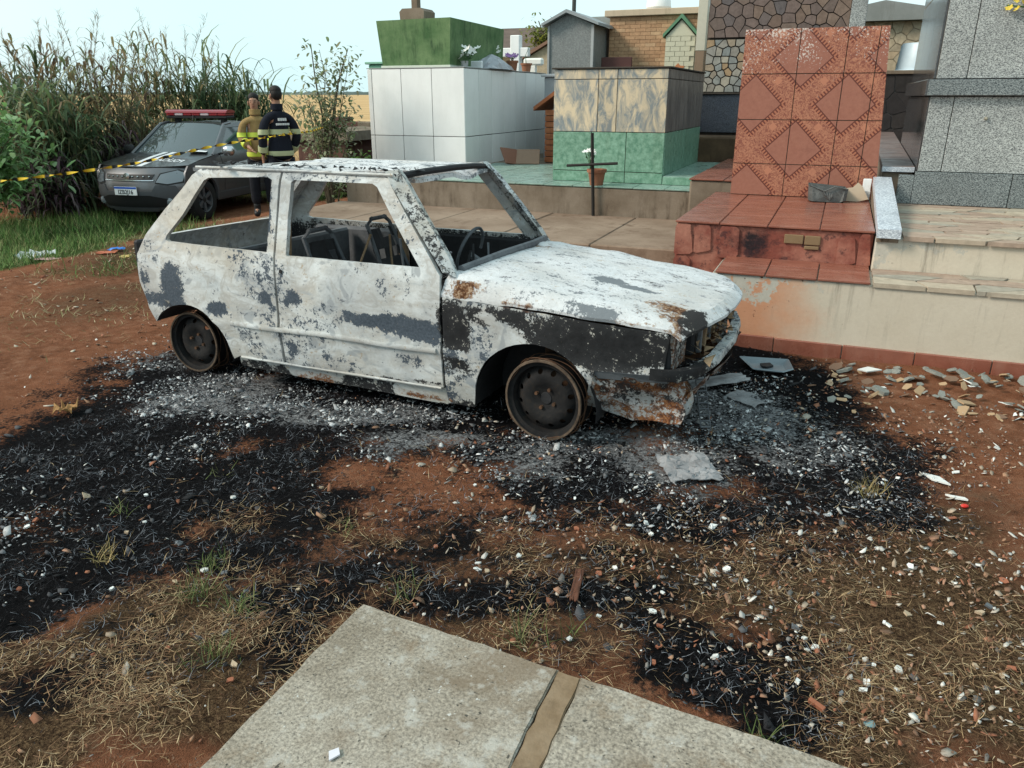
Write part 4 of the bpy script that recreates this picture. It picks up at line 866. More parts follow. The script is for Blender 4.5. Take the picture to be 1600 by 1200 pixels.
def finish(name, V, F, mat, parent, paint=None, smooth=35):
    me = np_mesh(name, V, F, mat)
    bm = bmesh.new(); bm.from_mesh(me); bmesh.ops.recalc_face_normals(bm, faces=bm.faces); bm.to_mesh(me); bm.free()
    me.polygons.foreach_set('use_smooth', np.ones(len(me.polygons), bool)); me.set_sharp_from_angle(angle=R(smooth))
    if paint is not None:
        V = np.zeros(len(me.vertices)*3, np.float32); me.vertices.foreach_get('co', V); V = V.reshape(-1, 3)
        for k, val in paint(V[:, 0], V[:, 1], V[:, 2]).items(): fattr(me, k, val)
    return obj(name, me, None, parent)
def dent(x, z, s=0): return (fbm(x*3+5, z*3+s, 3, 40+s)-.5)*.022+(fbm(x*6+2, z*5+s, 2, 47+s)-.5)*.008+(fbm(x*14, z*14+s, 2, 44)-.5)*.003
def side_panel(name, outline, holes, side, mat, parent, t=.022, step=.045, paint=None, push=0.0, hwf=hw):
    V, F = shell2d(outline, holes, step); x, z = V[:, 0], V[:, 1]
    w = hwf(x, z)+push+dent(x, z, 0 if side < 0 else 7); y = YC+side*w
    if t >= 0: off = np.c_[np.zeros_like(x), np.full_like(x, -side*t), np.zeros_like(x)]
    return finish(name, *thicken(np.c_[x, y, z], F, off), mat, parent, paint)

# paint: what the fire left (0..1 densities; ragged edges come from the shader)
def ell(x, z, L):
    r = np.zeros_like(x)
    for (cx, cz, a, b, s) in L: r = np.maximum(r, s*np.clip(1.6-np.sqrt(((x-cx)/a)**2+((z-cz)/b)**2), 0, 1))
    return r
D_SIDE = [(-3.57,.575,.09,.13,1),(-3.64,.455,.17,.045,1),(-3.45,.62,.10,.05,.55),(-3.0,.66,.12,.03,.35),(-2.45,.70,.05,.02,.45),(-2.55,.13,.3,.02,.4),(-2.98,.45,.07,.03,.45),(-2.15,.62,.04,.02,.45),(-3.66,.9,.03,.1,.5),(-3.5,1.1,.04,.12,.45),(-2.42,.36,.12,.012,.5),(-2.1,.23,.2,.03,.45),(-3.76,.60,.035,.09,.8),(-3.66,.47,.13,.05,.9),(-3.24,.455,.095,.05,1),(-2.87,.555,.045,.05,.95),(-2.68,.58,.05,.055,.95),(-2.26,.50,.17,.035,1),(-2.0,.495,.29,.06,1),(-1.86,.46,.13,.05,1),(-1.98,.425,.24,.022,.75),(-2.73,.27,.035,.09,.85),(-2.62,.22,.05,.04,.7),(-1.95,.30,.13,.07,.62),(-2.45,.29,.03,.02,.5),(-2.86,.99,.018,.15,.85),(-2.83,.73,.03,.02,.6),(-1.9,.76,.1,.02,.5),(-3.33,.70,.05,.02,.4),(-3.1,.36,.09,.02,.6),(-1.70,.52,.09,.16,1),(-1.68,.34,.1,.05,.8),(-1.5,.47,.05,.09,.7),(-1.66,.22,.08,.05,.6),(-2.2,1.24,.3,.02,.3),(-3.35,1.235,.25,.02,.7),(-2.0,1.0,.1,.1,.55)]
K_SIDE = [(-1.45,.60,.24,.06,.85),(-1.68,.47,.09,.20,.95),(-1.35,.53,.06,.05,.5),(-1.66,.30,.08,.03,.8),(-.95,.52,.36,.14,1),(-1.22,.57,.14,.06,.8),(-1.72,.56,.07,.12,.85),(-1.64,.06,.1,.06,.9),(-1.72,.30,.05,.05,.5),(-2.1,.185,.25,.012,.8),(-1.86,.2,.12,.02,.7),(-3.6,.43,.1,.03,.6),(-3.42,.5,.1,.04,.3),(-3.25,.18,.05,.05,.5)]
R_SIDE = [(-1.65,.70,.10,.035,1),(-1.40,.675,.045,.03,1),(-1.30,.66,.04,.028,.9),(-2.4,.11,.5,.035,.85),(-3.05,.14,.12,.03,.8),(-1.9,.10,.2,.03,.8),(-1.6,.60,.06,.05,.45),(-3.7,.40,.05,.05,.5),(-.85,.64,.2,.015,.8)]
def paint_side(x, y, z):
    inside = np.where(np.abs(y-YC) < hw(x, z)-.012, 1.0, 0.0); far = (y > YC)*1.0
    d = ell(x, z, D_SIDE)*(1-inside); k = ell(x, z, K_SIDE)*(1-inside); r = ell(x, z, R_SIDE)*(1-inside)
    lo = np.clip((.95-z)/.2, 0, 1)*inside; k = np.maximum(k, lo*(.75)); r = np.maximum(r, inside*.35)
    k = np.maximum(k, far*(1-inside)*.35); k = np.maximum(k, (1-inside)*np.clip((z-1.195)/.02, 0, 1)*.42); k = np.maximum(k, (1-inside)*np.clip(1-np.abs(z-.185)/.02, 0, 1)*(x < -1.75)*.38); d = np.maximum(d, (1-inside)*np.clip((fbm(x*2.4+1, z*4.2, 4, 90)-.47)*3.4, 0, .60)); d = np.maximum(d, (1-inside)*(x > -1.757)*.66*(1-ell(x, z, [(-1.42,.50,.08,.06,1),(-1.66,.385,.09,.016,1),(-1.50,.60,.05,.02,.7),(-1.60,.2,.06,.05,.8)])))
    k = k*(1-.9*ell(x, z, [(-1.42,.50,.07,.05,1),(-1.66,.385,.09,.016,1),(-1.50,.60,.05,.02,.7)]))
    return dict(dark=d, black=k, rust=r)
bp = Mat('burnt_paint', .82, .25); v = bp.co('Object'); na = bp.noise(v, 3.2, 6, .6); nb = bp.noise(v, 17, 8, .72); nc = bp.noise(v, 75, 5, .75); nd = bp.noise(bp.co('Object', scale=(.5, 1, 1.6)), 6.5, 7, .65, .8)
st_ = lambda m, x: m.ramp(x, [(.30, 0.0), (.70, 1.0)])
nb, nc = st_(bp, nb), st_(bp, nc)
c = bp.mix(bp.ramp(na, [(.35, 0.0), (.65, 1.0)]), (.50, .525, .53), (.46, .43, .385)); c = bp.mix(bp.ramp(nd, [(.45, 0.0), (.62, .8)]), c, (.62, .645, .65)); c = bp.mix(bp.math('SUBTRACT', 1, bp.thr(nd, .38, .04)), c, (.36, .38, .39))
c = bp.mix(.13, c, nc, 'OVERLAY'); sw = bp.noise(bp.co('Object', scale=(1, 1, 1.3), loc=(3, 1, 7)), 4.2, 3, .5, 2.2); c = bp.mix(bp.ramp(sw, [(.52, 0.0), (.60, .75), (.64, .2)]), c, (.37, .355, .33)); c = bp.mix(bp.ramp(sw, [(.36, .8), (.42, .0)]), c, (.29, .31, .325))
big = bp.noise(bp.co('Object', loc=(9, 2, 4)), 1.5, 4, .55, .5); c = bp.mix(bp.ramp(big, [(.47, 0.0), (.66, .55)]), c, (.27, .275, .28)); c = bp.mix(bp.ramp(big, [(.33, .5), (.45, .0)]), c, (.42, .37, .30))
sp = bp.math('ADD', bp.math('MULTIPLY', nb, .6), bp.math('MULTIPLY', nc, .4)); c = bp.mix(bp.thr(sp, .735, .02), c, (.13, .14, .155)); c = bp.mix(bp.math('SUBTRACT', 1, bp.thr(sp, .25, .03)), c, (.36, .30, .23))
def lay(c, a, amt, col, w=.02, t=.5):
    q = bp.math('ADD', bp.math('MULTIPLY', bp.attr(a), amt), bp.math('ADD', bp.math('MULTIPLY', nb, .30), bp.math('MULTIPLY', nc, .22))); return bp.mix(bp.thr(q, t, w), c, col), q
c, q = lay(c, 'dark', .50, bp.mix(nc, (.030, .040, .054), (.085, .105, .13)), .015, .60)
c, q = lay(c, 'rust', .50, bp.ramp(nc, [(.3, (.045, .016, .008)), (.55, (.15, .055, .02)), (.75, (.26, .13, .06))]), .04, .60)
c, q2 = lay(c, 'black', .55, bp.mix(nb, (.008, .0085, .0095), (.030, .030, .032)), .025, .60)
c = bp.mix(bp.math('MULTIPLY', bp.thr(sp, .72, .015), bp.attr('black')), c, (.42, .40, .36))
bp.base(c); bp.rough(bp.ramp(bp.attr('black'), [(.5, .85), (1, .48)])); bp.bump(bp.mix(.4, nb, nc), .28, .004); BPAINT = bp.m
ba = Mat('burnt_top', .9, .2); v = ba.co('Object'); nb = ba.noise(ba.co('Object', scale=(1, 1.5, 1)), 8, 9, .72); nc = ba.noise(v, 48, 6, .78); nd = ba.noise(v, 2.2, 4)
nb, nc = st_(ba, nb), st_(ba, nc)
c = ba.mix(nc, (.50, .505, .515), (.72, .725, .735)); c = ba.mix(ba.ramp(nd, [(.46, 0.0), (.66, .6)]), c, (.42, .40, .375)); q = ba.math('ADD', ba.math('MULTIPLY', nb, .55), ba.math('MULTIPLY', nc, .5)); c = ba.mix(ba.thr(q, .63, .04), c, (.33, .335, .35)); c = ba.mix(ba.thr(q, .73, .02), c, (.09, .085, .085)); c = ba.mix(ba.math('SUBTRACT', 1, ba.thr(q, .28, .03)), c, (.44, .38, .32))
q = ba.math('ADD', ba.math('MULTIPLY', ba.attr('rust'), .5), ba.math('ADD', ba.math('MULTIPLY', nb, .30), ba.math('MULTIPLY', nc, .24))); c = ba.mix(ba.thr(q, .62, .04), c, ba.ramp(nc, [(.3, (.05, .02, .01)), (.55, (.16, .075, .035)), (.75, (.36, .26, .18))]))
q = ba.math('ADD', ba.math('MULTIPLY', ba.attr('black'), .5), ba.math('ADD', ba.math('MULTIPLY', nb, .30), ba.math('MULTIPLY', nc, .24))); c = ba.mix(ba.thr(q, .62, .03), c, (.03, .028, .028))
q = ba.math('ADD', ba.math('MULTIPLY', ba.attr('dark'), .5), ba.math('ADD', ba.math('MULTIPLY', nb, .30), ba.math('MULTIPLY', nc, .24))); c = ba.mix(ba.thr(q, .64, .015), c, (.17, .185, .20))
ba.base(c); ba.bump(ba.mix(.6, nb, nc), .6, .008); BTOP = ba.m
CHAR = plain('charred_metal', (.02, .02, .022), .7, .3, .1, .6, 22, .4); GREYM = weathered('scorched_grey_metal', (.075, .08, .09), (.15, .16, .17), (.01, .01, .01), .7, 6, streak=False, rough=.6)
RUSTM = weathered('rusted_metal', (.13, .075, .04), (.34, .24, .15), (.03, .018, .012), .8, 7, streak=False, rough=.9, fine=40)
RUSTD = weathered('dark_rust', (.05, .03, .02), (.13, .065, .035), (.01, .008, .008), .8, 9, streak=False, rough=.85)

car = thing('burnt_hatchback', (-2.3, YC, 0), 'burnt out three door hatchback shell with ash white and grey panels', 'car')
DOOR = [(-1.768, .178), (-1.768, .70), (-1.775, .775), (-1.80, .80), (-2.13, 1.228), (-2.20, 1.243), (-2.78, 1.243), (-2.800, 1.235), (-2.808, .79), (-2.795, .55), (-2.79, .178)]
DOORW = [(-1.90, .80), (-1.905, .812), (-2.19, 1.185), (-2.22, 1.20), (-2.715, 1.20), (-2.735, 1.185), (-2.74, .805), (-2.73, .798)]
ar = arc((-3.475, .17), .285, 0, 150, 16)
QUARTER = [(-2.812, .178), (-2.81, .55), (-2.822, .79), (-2.815, 1.243), (-3.38, 1.238), (-3.44, 1.20), (-3.62, 1.0), (-3.745, .84), (-3.80, .72), (-3.80, .55), (-3.765, .44)]+ar[::-1]+[(-3.187, .15), (-3.13, .178)]
QWIN = [(-2.868, .805), (-2.865, 1.195), (-2.90, 1.208), (-3.31, 1.19), (-3.345, 1.175), (-3.60, .85), (-3.605, .825), (-3.585, .815)]
af = arc((-1.255, .155), .33, 0, 178, 20)
FENDER = [(-1.752, .085), (-1.752, .672), (-1.2, .640), (-.68, .602), (-.668, .588), (-.685, .40), (-.94, .392)]+af[3:]+[(-1.60, .082)]
SILL = [(-1.76, .07), (-1.76, .17), (-3.15, .17), (-3.16, .11), (-3.1, .10)]
for s in (-1, 1):
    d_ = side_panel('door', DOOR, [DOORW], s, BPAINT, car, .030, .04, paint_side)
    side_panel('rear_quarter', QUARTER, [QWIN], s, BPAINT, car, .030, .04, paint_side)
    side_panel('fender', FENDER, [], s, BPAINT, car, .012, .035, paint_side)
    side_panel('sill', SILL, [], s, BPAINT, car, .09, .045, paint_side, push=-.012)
    MB().lathe([(0, 0), (.011, 0), (.011, .004), (0, .004)], 'y', 12, (-2.765, YC+s*(float(hw(-2.765, .715))+.001)-.002, .715)).build('lock_hole', CHAR, car)
    # windscreen pillar and gutter
    hx = lambda x, z: YC+s*float(hw(x, z))
    pl = [(-1.70, .765), (-1.765, .79), (-1.81, .845), (-2.155, 1.262), (-2.10, 1.268), (-2.03, 1.20), (-1.75, .85)]
    V, F = shell2d(pl, [], .04); x, z = V[:, 0], V[:, 1]; front = np.clip((x-(-1.80-(z-.82)*.80))/.06, 0, 1); y = YC+s*(hw(x, z)+.006-front*.045)
    finish('windscreen_pillar', *thicken(np.c_[x, y, z], F, np.c_[-.01+0*x, np.full_like(x, -s*.05), 0*x]), BPAINT, car, lambda x, y, z: dict(dark=.55*np.ones_like(x), black=.45+.25*fbm(x*9, z*9, 3, 51), rust=.25*np.ones_like(x)))
    gut = [(x, hx(x, 1.25)+s*.008, 1.246-.02*max(0, -3.2-x)**1.5) for x in np.linspace(-2.10, -3.42, 16)]
    o = MB().tube(gut, .009, 6).build('roof_gutter', BPAINT, car, 40); 
    for nme in ('dark', 'black', 'rust'): fattr(o.data, nme, [.35 if nme != 'rust' else .2]*len(o.data.vertices))
    mo = [(x, hx(x, .385)+s*.003, .385+.004*math.sin(x*7)) for x in np.linspace(-1.79, -3.14, 22)]
    o = MB().tube(mo, .011, 6, flat=1.3).build('side_moulding', BPAINT, car, 50); [fattr(o.data, nme, [0.05]*len(o.data.vertices)) for nme in ('dark', 'black', 'rust')]
    sp_ = [(x, hx(x, .173)+s*.002, .172) for x in np.linspace(-1.78, -3.12, 14)]
    o = MB().tube(sp_, .008, 6).build('sill_seam', BPAINT, car, 50); [fattr(o.data, nme, [.2 if nme == 'dark' else .1]*len(o.data.vertices)) for nme in ('dark', 'black', 'rust')]
    # dark strip along the lower edge of the fender, headlight recess
    MB().add([(-.955, hx(-.94, .39)+s*.004, .392), (-.672, hx(-.68, .4)+s*.006, .400), (-.664, hx(-.68, .4)-s*.02, .36), (-.93, hx(-.93, .39)-s*.015, .350), (-.955, hx(-.94, .39)-s*.03, .392), (-.672, hx(-.68, .4)-s*.03, .400)], [(0, 1, 2, 3), (0, 4, 5, 1), (1, 5, 2), (4, 0, 3), (2, 5, 4, 3)]).build('fender_skirt', GREYM, car)
    # wheel houses
    for (cx, cz, r_, n_) in ((-1.255, .155, .325, 'front_wheelhouse'), (-3.475, .17, .281, 'rear_wheelhouse')):
        mb = MB(); A = arc((cx, cz), r_, -8, 188 if n_[0] == 'f' else 148, 16); y0, y1 = hx(cx, .3)-s*.014, hx(cx, .3)-s*.36
        vs_ = [(a, y0, b) for a, b in A]+[(a, y1, b) for a, b in A]; k = len(A); mb.add(vs_, [(i, i+1, k+i+1, k+i) for i in range(k-1)]+[tuple(range(k, 2*k))]); mb.build(n_, CHAR, car, 40)
    # interior skin of the rear side: cream, rust stained, with the beam under the window
    MB().box(-3.55, -2.83, min(hx(-3.1, .6)-s*.05, hx(-3.1, .6)-s*.11), max(hx(-3.1, .6)-s*.05, hx(-3.1, .6)-s*.11), .50, .775, .02).build('inner_side_panel', GREYM, car)
    MB().box(-2.77, -1.80, min(hx(-2.3, .6)-s*.045, hx(-2.3, .6)-s*.075), max(hx(-2.3, .6)-s*.045, hx(-2.3, .6)-s*.075), .22, .77, .015).build('door_inner_frame', CHAR, car)
    MB().tube([(-2.83, hx(-2.83, 1.2)-s*.06, 1.19), (-2.80, hx(-2.8, .8)-s*.075, .80), (-2.80, hx(-2.8, .5)-s*.08, .3)], .035, 6).build('centre_post', RUSTM, car, 40)

def loft(rows):
    """rows of equally long point lists"""
    n = len(rows[0]); V = np.array([p for r_ in rows for p in r_]); F = []
    for j in range(len(rows)-1):
        for i in range(n-1): a = j*n+i; F += [(a, a+1, a+n+1), (a, a+n+1, a+n)]
    return V, np.array(F)
# bonnet
rows = []
for xi in np.linspace(0, 1, 30):
    row = []
    for yi in np.linspace(-1, 1, 41):
        ay = abs(yi); xr, xf = -1.765+.10*(1-ay**2)*1.0, -.625+.125*(1-ay**2.6)
        x = xr+(xf-xr)*xi; zt = np.interp(x, [-1.76, -1.2, -.9, -.62, -.5], [.772, .722, .688, .640, .618]); crown = .045*(1-ay**2)-.02*max(0, ay-.45)**2
        half = float(hw(min(x, -.66), .64))-.004; y = YC+yi*half; z = zt+crown+(fbm(np.array([x*4]), np.array([y*4]), 3, 61)[0]-.5)*.035+(fbm(np.array([x*11]), np.array([y*9]), 2, 66)[0]-.5)*.008
        lip = np.interp(x, [-1.76, -.62], [.09, .022])
        if ay > .93: z -= lip*((ay-.93)/.07)
        if xi > .965: z -= .03*(xi-.965)/.035
        row.append((x, y, z))
    rows.append(row)
V, F = loft(rows)
def paint_hood(x, y, z):
    near = np.clip((YC-.50-y)/.2, 0, 1)
    r = np.maximum(near*ell(x, z, [(-1.64,.715,.12,.045,1),(-1.40,.685,.05,.03,.95),(-1.30,.675,.05,.03,.9),(-.85,.64,.25,.02,.7)]), ell(x, y, [(-.72,3.60,.10,.10,.85),(-.62,3.5,.12,.14,.8),(-1.62,4.35,.14,.07,.7)]))
    k = ell(x, y, [(-.60,3.52,.06,.14,1),(-1.75,3.9,.06,.5,.45),(-.55,3.9,.05,.3,.5)]); d = ell(x, y, [(-1.02,3.85,.10,.06,1),(-.88,3.80,.12,.05,1),(-1.35,4.2,.14,.06,.8),(-.98,3.40,.16,.04,.9),(-1.6,3.55,.1,.05,.6),(-.8,4.3,.1,.1,.5),(-1.25,3.65,.09,.05,.6)])
    d = np.maximum(d, np.clip((fbm(x*3.2, y*3.2, 4, 93)-.48)*3.2, 0, .62)); r = np.maximum(r, np.clip((fbm(x*2.6, y*2.6, 3, 95)-.52)*2.5, 0, .45))
    return dict(rust=r, black=k, dark=d)
finish('bonnet', *thicken(V, F, np.tile([0, 0, -.014], (len(V), 1))), BTOP, car, paint_hood)
# roof, sagging and blistered
rows = []
for xi in np.linspace(0, 1, 34):
    row = []
    for yi in np.linspace(-1, 1, 33):
        ay = abs(yi); x = -2.10-.02*(1-ay**2)*-3+(-3.46+2.10)*xi; y = YC+yi*.582
        z = 1.252+.006*(1-ay**2.2)-.012*max(0, xi-.8)*5-.03*max(0, .06-xi)/.06-abs(fbm(np.array([x*3.5]), np.array([y*3.5]), 3, 63)[0]-.45)*.09*(1-ay**4); row.append((x, y, z))
    rows.append(row)
V, F = loft(rows)
finish('roof', *thicken(V, F, np.tile([0, 0, -.02], (len(V), 1))), BTOP, car, lambda x, y, z: dict(rust=.25+.5*ell(x, y, [(-2.2,3.6,.25,.25,1)]), black=.42+.35*np.clip(1-np.abs(y-3.56)/.16, 0, 1), dark=.66*np.ones_like(x)))
mb = MB()
for k in range(110):     # curled scraps of roof lining and sealant on the roof edge
    x = random.uniform(-3.4, -2.05); y = YC-.54+random.gauss(.06, .07); a = random.uniform(0, 6); s = random.lognormvariate(-4.2, .5); z = 1.258
    mb.add([(x+s*math.cos(a+j*2.1), y+s*math.sin(a+j*2.1), z+random.uniform(-.004, .02)) for j in range(3)], [(0, 1, 2)])
tag(mb.build('roof_scraps', CHAR, car), kind='stuff')
for (yy, tt) in ((0, 0),):
    MB().tube([(-2.115, YC-.575, 1.235), (-2.07, YC-.3, 1.252), (-2.05, YC, 1.258), (-2.07, YC+.3, 1.252), (-2.115, YC+.575, 1.235)], .018, 8).build('windscreen_header', CHAR, car, 40)
# tailgate frame
tg = [(-.66, .46), (.66, .46), (.66, .80), (.56, 1.235), (-.56, 1.235), (-.66, .80)]; th = [(-.55, .82), (.55, .82), (.48, 1.19), (-.48, 1.19)]
V, F = shell2d(tg, [th], .06); y, z = V[:, 0], V[:, 1]
x = np.interp(z, [.44, .55, .70, .80, .86, 1.0, 1.24], [-3.78, -3.825, -3.835, -3.80, -3.755, -3.65, -3.455])+np.abs(y)**3*.10
finish('tailgate', *thicken(np.c_[x, YC+y, z], F, np.tile([.03, 0, 0], (len(V), 1))), BPAINT, car, lambda x, y, z: dict(dark=.3*np.ones_like(x), black=.4*np.ones_like(x), rust=.4*np.ones_like(x)))
MB().box(-3.80, -3.74, YC-.60, YC+.60, .34, .45, .02).build('rear_valance', RUSTM, car)
for s in (-1, 1): MB().box(-3.845, -3.80, min(YC+s*.56, YC+s*.67), max(YC+s*.56, YC+s*.67), .56, .80, .012).build('tail_lamp_recess', CHAR, car)
# floor, bulkhead, dashboard, seats
MB().box(-3.12, -1.62, YC-.64, YC+.64, .135, .165).build('floor_pan', CHAR, car); MB().box(-3.72, -3.124, YC-.40, YC+.40, .137, .163).build('boot_floor', CHAR, car)
MB().box(-1.72, -1.66, YC-.62, YC+.62, .16, .74, .01).build('bulkhead', CHAR, car)
MB().tube([(-1.83, YC-.62, .70), (-1.87, YC, .72), (-1.83, YC+.62, .70)], .03, 8).build('dashboard_bar', GREYM, car, 40)
MB().tube([(-1.715, YC-.60, .792), (-1.66, YC-.2, .818), (-1.64, YC+.2, .820), (-1.715, YC+.60, .795)], .022, 8).build('cowl_edge', GREYM, car, 40)
mb = MB(); mb.add([(-1.765, YC-.66, .772), (-1.66, YC-.2, .80), (-1.66, YC+.2, .80), (-1.765, YC+.66, .772), (-1.86, YC+.60, .735), (-1.82, YC, .75), (-1.86, YC-.60, .735)], [(0, 1, 5, 6), (1, 2, 5), (2, 3, 4, 5)]); mb.build('scuttle_panel', CHAR, car)
for s in (-1, 1):
    yb = YC+s*.33
    for q in (-.17, .17):
        MB().tube([(-2.28, yb+q, .20), (-2.30, yb+q, .36), (-2.62, yb+q, .36), (-2.66, yb+q*.95, .52), (-2.80, yb+q*.8, .86), (-2.80, yb+q*.4, .90)], .014, 6).build('seat_frame', GREYM, car, 40)
    MB().tube([(-2.80, yb-.09, .895), (-2.80, yb+.09, .895)], .014, 6).build('seat_frame', GREYM, car, 40)
    mb = MB(); n = 7
    P = [(-2.64-.15*(j/(n-1))+random.uniform(-.012, .012), yb-.16+.32*i/(n-1), .45+.38*j/(n-1)) for j in range(n) for i in range(n)]
    mb.add(P, [(j*n+i, j*n+i+1, (j+1)*n+i+1, (j+1)*n+i) for j in range(n-1) for i in range(n-1) if random.random() > .28]); mb.build('seat_springs', CHAR, car)
MB().box(-3.28, -3.22, YC-.60, YC+.60, .30, .775, .015).build('rear_seat_back', GREYM, car)
MB().tube([(-1.72, YC+.32, .55), (-2.0, YC+.32, .64), (-2.12, YC+.33, .70)], .022, 8).build('steering_column', GREYM, car, 40)
ring = [(-2.12+.05*math.sin(a), YC+.33+.16*math.cos(a), .72+.15*math.sin(a)) for a in np.linspace(0, 4.4, 20)]; MB().tube(ring, .011, 6).build('steering_wheel_rim', GREYM, car, 40)
for k in range(8):
    x, y = random.uniform(-2.9, -1.9), YC+random.uniform(-.5, .5); z = .75
    MB().tube([(x, y, z-.45), (x+random.uniform(-.1, .1), y, z-.15), (x+random.uniform(-.12, .12), y+random.uniform(-.1, .1), z+random.uniform(0, .14))], .008, 5).build('bent_rod', random.choice((RUSTM, GREYM, CHAR)), car, 40)
mb = MB()
for k in range(160):
    x, y = random.uniform(-3.6, -1.8), YC+random.uniform(-.6, .6); s = random.uniform(.02, .10); z = .17; a = random.uniform(0, 6)
    mb.add([(x, y, z), (x+s*math.cos(a), y+s*math.sin(a), z+random.uniform(.01, .10)), (x+s*math.cos(a+1.3), y+s*math.sin(a+1.3), z+random.uniform(.01, .1)), (x-s*.5, y, z+.02)], [(0, 1, 2), (0, 2, 3)])
tag(mb.build('interior_debris', RUSTD, car), kind='stuff')
# front end without its plastic bumper
def wreck(o, rust=.74, black=.52, dark=.3):
    n = len(o.data.vertices)
    for a, val in (('rust', rust), ('black', black), ('dark', dark)):
        if a not in o.data.attributes: fattr(o.data, a, np.clip(RNG.normal(val, .12, n), 0, 1))
for s in (-1, 1):
    yb = YC+s*.66
    MB().box(-.78, -.665, min(yb, yb-s*.26), max(yb, yb-s*.26), .395, .60, .012).build('headlamp_bucket', CHAR, car)
    V_ = [(-.662, yb-s*.02, .40), (-.645, yb-s*.22, .41), (-.64, yb-s*.20, .575), (-.66, yb-s*.0, .59)]
    MB().add(V_+[(a-.012, b, c_) for a, b, c_ in V_], [(0, 1, 2, 3), (4, 7, 6, 5), (0, 3, 7, 4), (1, 5, 6, 2), (3, 2, 6, 7), (0, 4, 5, 1)]).build('headlamp_plate', BPAINT, car); wreck(car.children[-1] if False else bpy.data.objects[[q.name for q in car.children if q.name.startswith('headlamp_plate')][-1]])
    mb = MB(); n = 9; P = []     # crumpled apron hanging below the fender
    for j in range(n):
        for i in range(n):
            a, b = i/(n-1), j/(n-1); x = -.96+.36*a-.05*b*(1-a); y = yb+s*(.03-.06*b+.03*math.sin(4*a+3*b)); z = .385-.27*b*(1-.35*abs(a-.55)); P.append((x+random.uniform(-.008, .008), y+random.uniform(-.012, .012), z+random.uniform(-.008, .008)))
    mb.add(P, [(j*n+i, j*n+i+1, (j+1)*n+i+1, (j+1)*n+i) for j in range(n-1) for i in range(n-1)]); o = mb.build('crumpled_apron', BPAINT, car, 60); wreck(o)
    MB().tube([(-1.30, YC+s*.40, .16), (-.9, YC+s*.42, .15), (-.62, YC+s*.42, .24)], .04, 6).build('chassis_leg', RUSTD, car, 40)
    P = []; 
    for a in np.linspace(0, 2*np.pi, 12, endpoint=False): P.append((.09*math.cos(a)*(1.1 if math.cos(a) < 0 else .85), .12*math.sin(a)))
    mb = MB(); rr = [(.55, -.06), (.95, -.035), (1, .0), (.95, .035), (.55, .06)]
    vs_ = [(-.655+p[0]*k, yb-s*.10+s*w_, .245+p[1]*k) for (k, w_) in rr for p in P]
    mb.add(vs_, [(j*12+i, j*12+(i+1) % 12, (j+1)*12+(i+1) % 12, (j+1)*12+i) for j in range(4) for i in range(12)]+[tuple(range(12)), tuple(range(48, 60))]); wreck(mb.build('front_towing_lobe', BPAINT, car, 50))
beam = [(-.70, YC-.725, .405), (-.625, YC-.705, .405), (-.565, YC-.62, .41), (-.525, YC-.40, .415), (-.505, YC, .42), (-.525, YC+.40, .415), (-.565, YC+.62, .41), (-.64, YC+.70, .405)]
mb = MB(); vs_ = []
for (x, y, z) in beam: vs_ += [(x, y, z-.028), (x+.012, y, z-.01), (x+.006, y, z+.028), (x-.03, y, z+.030), (x-.03, y, z-.028)]
mb.add(vs_, [(j*5+i, j*5+(i+1) % 5, (j+1)*5+(i+1) % 5, (j+1)*5+i) for j in range(len(beam)-1) for i in range(5)]+[(0, 1, 2, 3, 4), tuple(range(35, 40))]); bb = mb.build('bumper_beam', BPAINT, car, 50); yy = np.array([v.co.y for v in bb.data.vertices]); fattr(bb.data, 'black', np.where(yy < YC-.55, .95, .45)); fattr(bb.data, 'rust', np.where(yy < YC-.3, .5, .42)); fattr(bb.data, 'dark', np.full(len(yy), .62))
mb = MB(); n = 14; P = []
for j in range(5):
    for i in range(n):
        a = i/(n-1)*2-1; b = j/4; P.append((-.545+.05*(1-a*a)-.10*b+random.uniform(-.01, .01), YC+a*.62, .375-.17*b+random.uniform(-.012, .012)))
mb.add(P, [(j*n+i, j*n+i+1, (j+1)*n+i+1, (j+1)*n+i) for j in range(4) for i in range(n-1) if random.random() > .12]); wreck(mb.build('torn_lower_valance', BPAINT, car, 60))
MB().box(-.66, -.62, YC-.40, YC+.40, .42, .60, .01).build('radiator_panel', CHAR, car)
for k in range(6): MB().box(-.615, -.595, YC-.36+k*.14, YC-.33+k*.14, .43, .595, .004).build('grille_bar', RUSTM if k % 2 else GREYM, car)
MB().tube([(-.63, YC-.6, .605), (-.545, YC-.3, .615), (-.53, YC, .62), (-.545, YC+.3, .615), (-.63, YC+.6, .605)], .014, 6).build('slam_panel', RUSTD, car, 40)
mb = MB()
for k in range(60):
    x, y, z = random.uniform(-.62, -.54), YC+random.uniform(-.6, .55), random.uniform(.42, .50); s = random.uniform(.01, .05); a = random.uniform(0, 6)
    mb.add([(x, y, z), (x+s*math.cos(a), y+s*math.sin(a), z+random.uniform(-.02, .04)), (x+s*math.cos(a+1.5), y+s*math.sin(a+1.5), z+.02)], [(0, 1, 2)])
tag(mb.build('melted_lamp_remains', RUSTM, car), kind='stuff')
# engine bay filler
MB().box(-1.58, -.75, YC-.36, YC+.36, .18, .55, .05).build('engine_block', RUSTD, car)
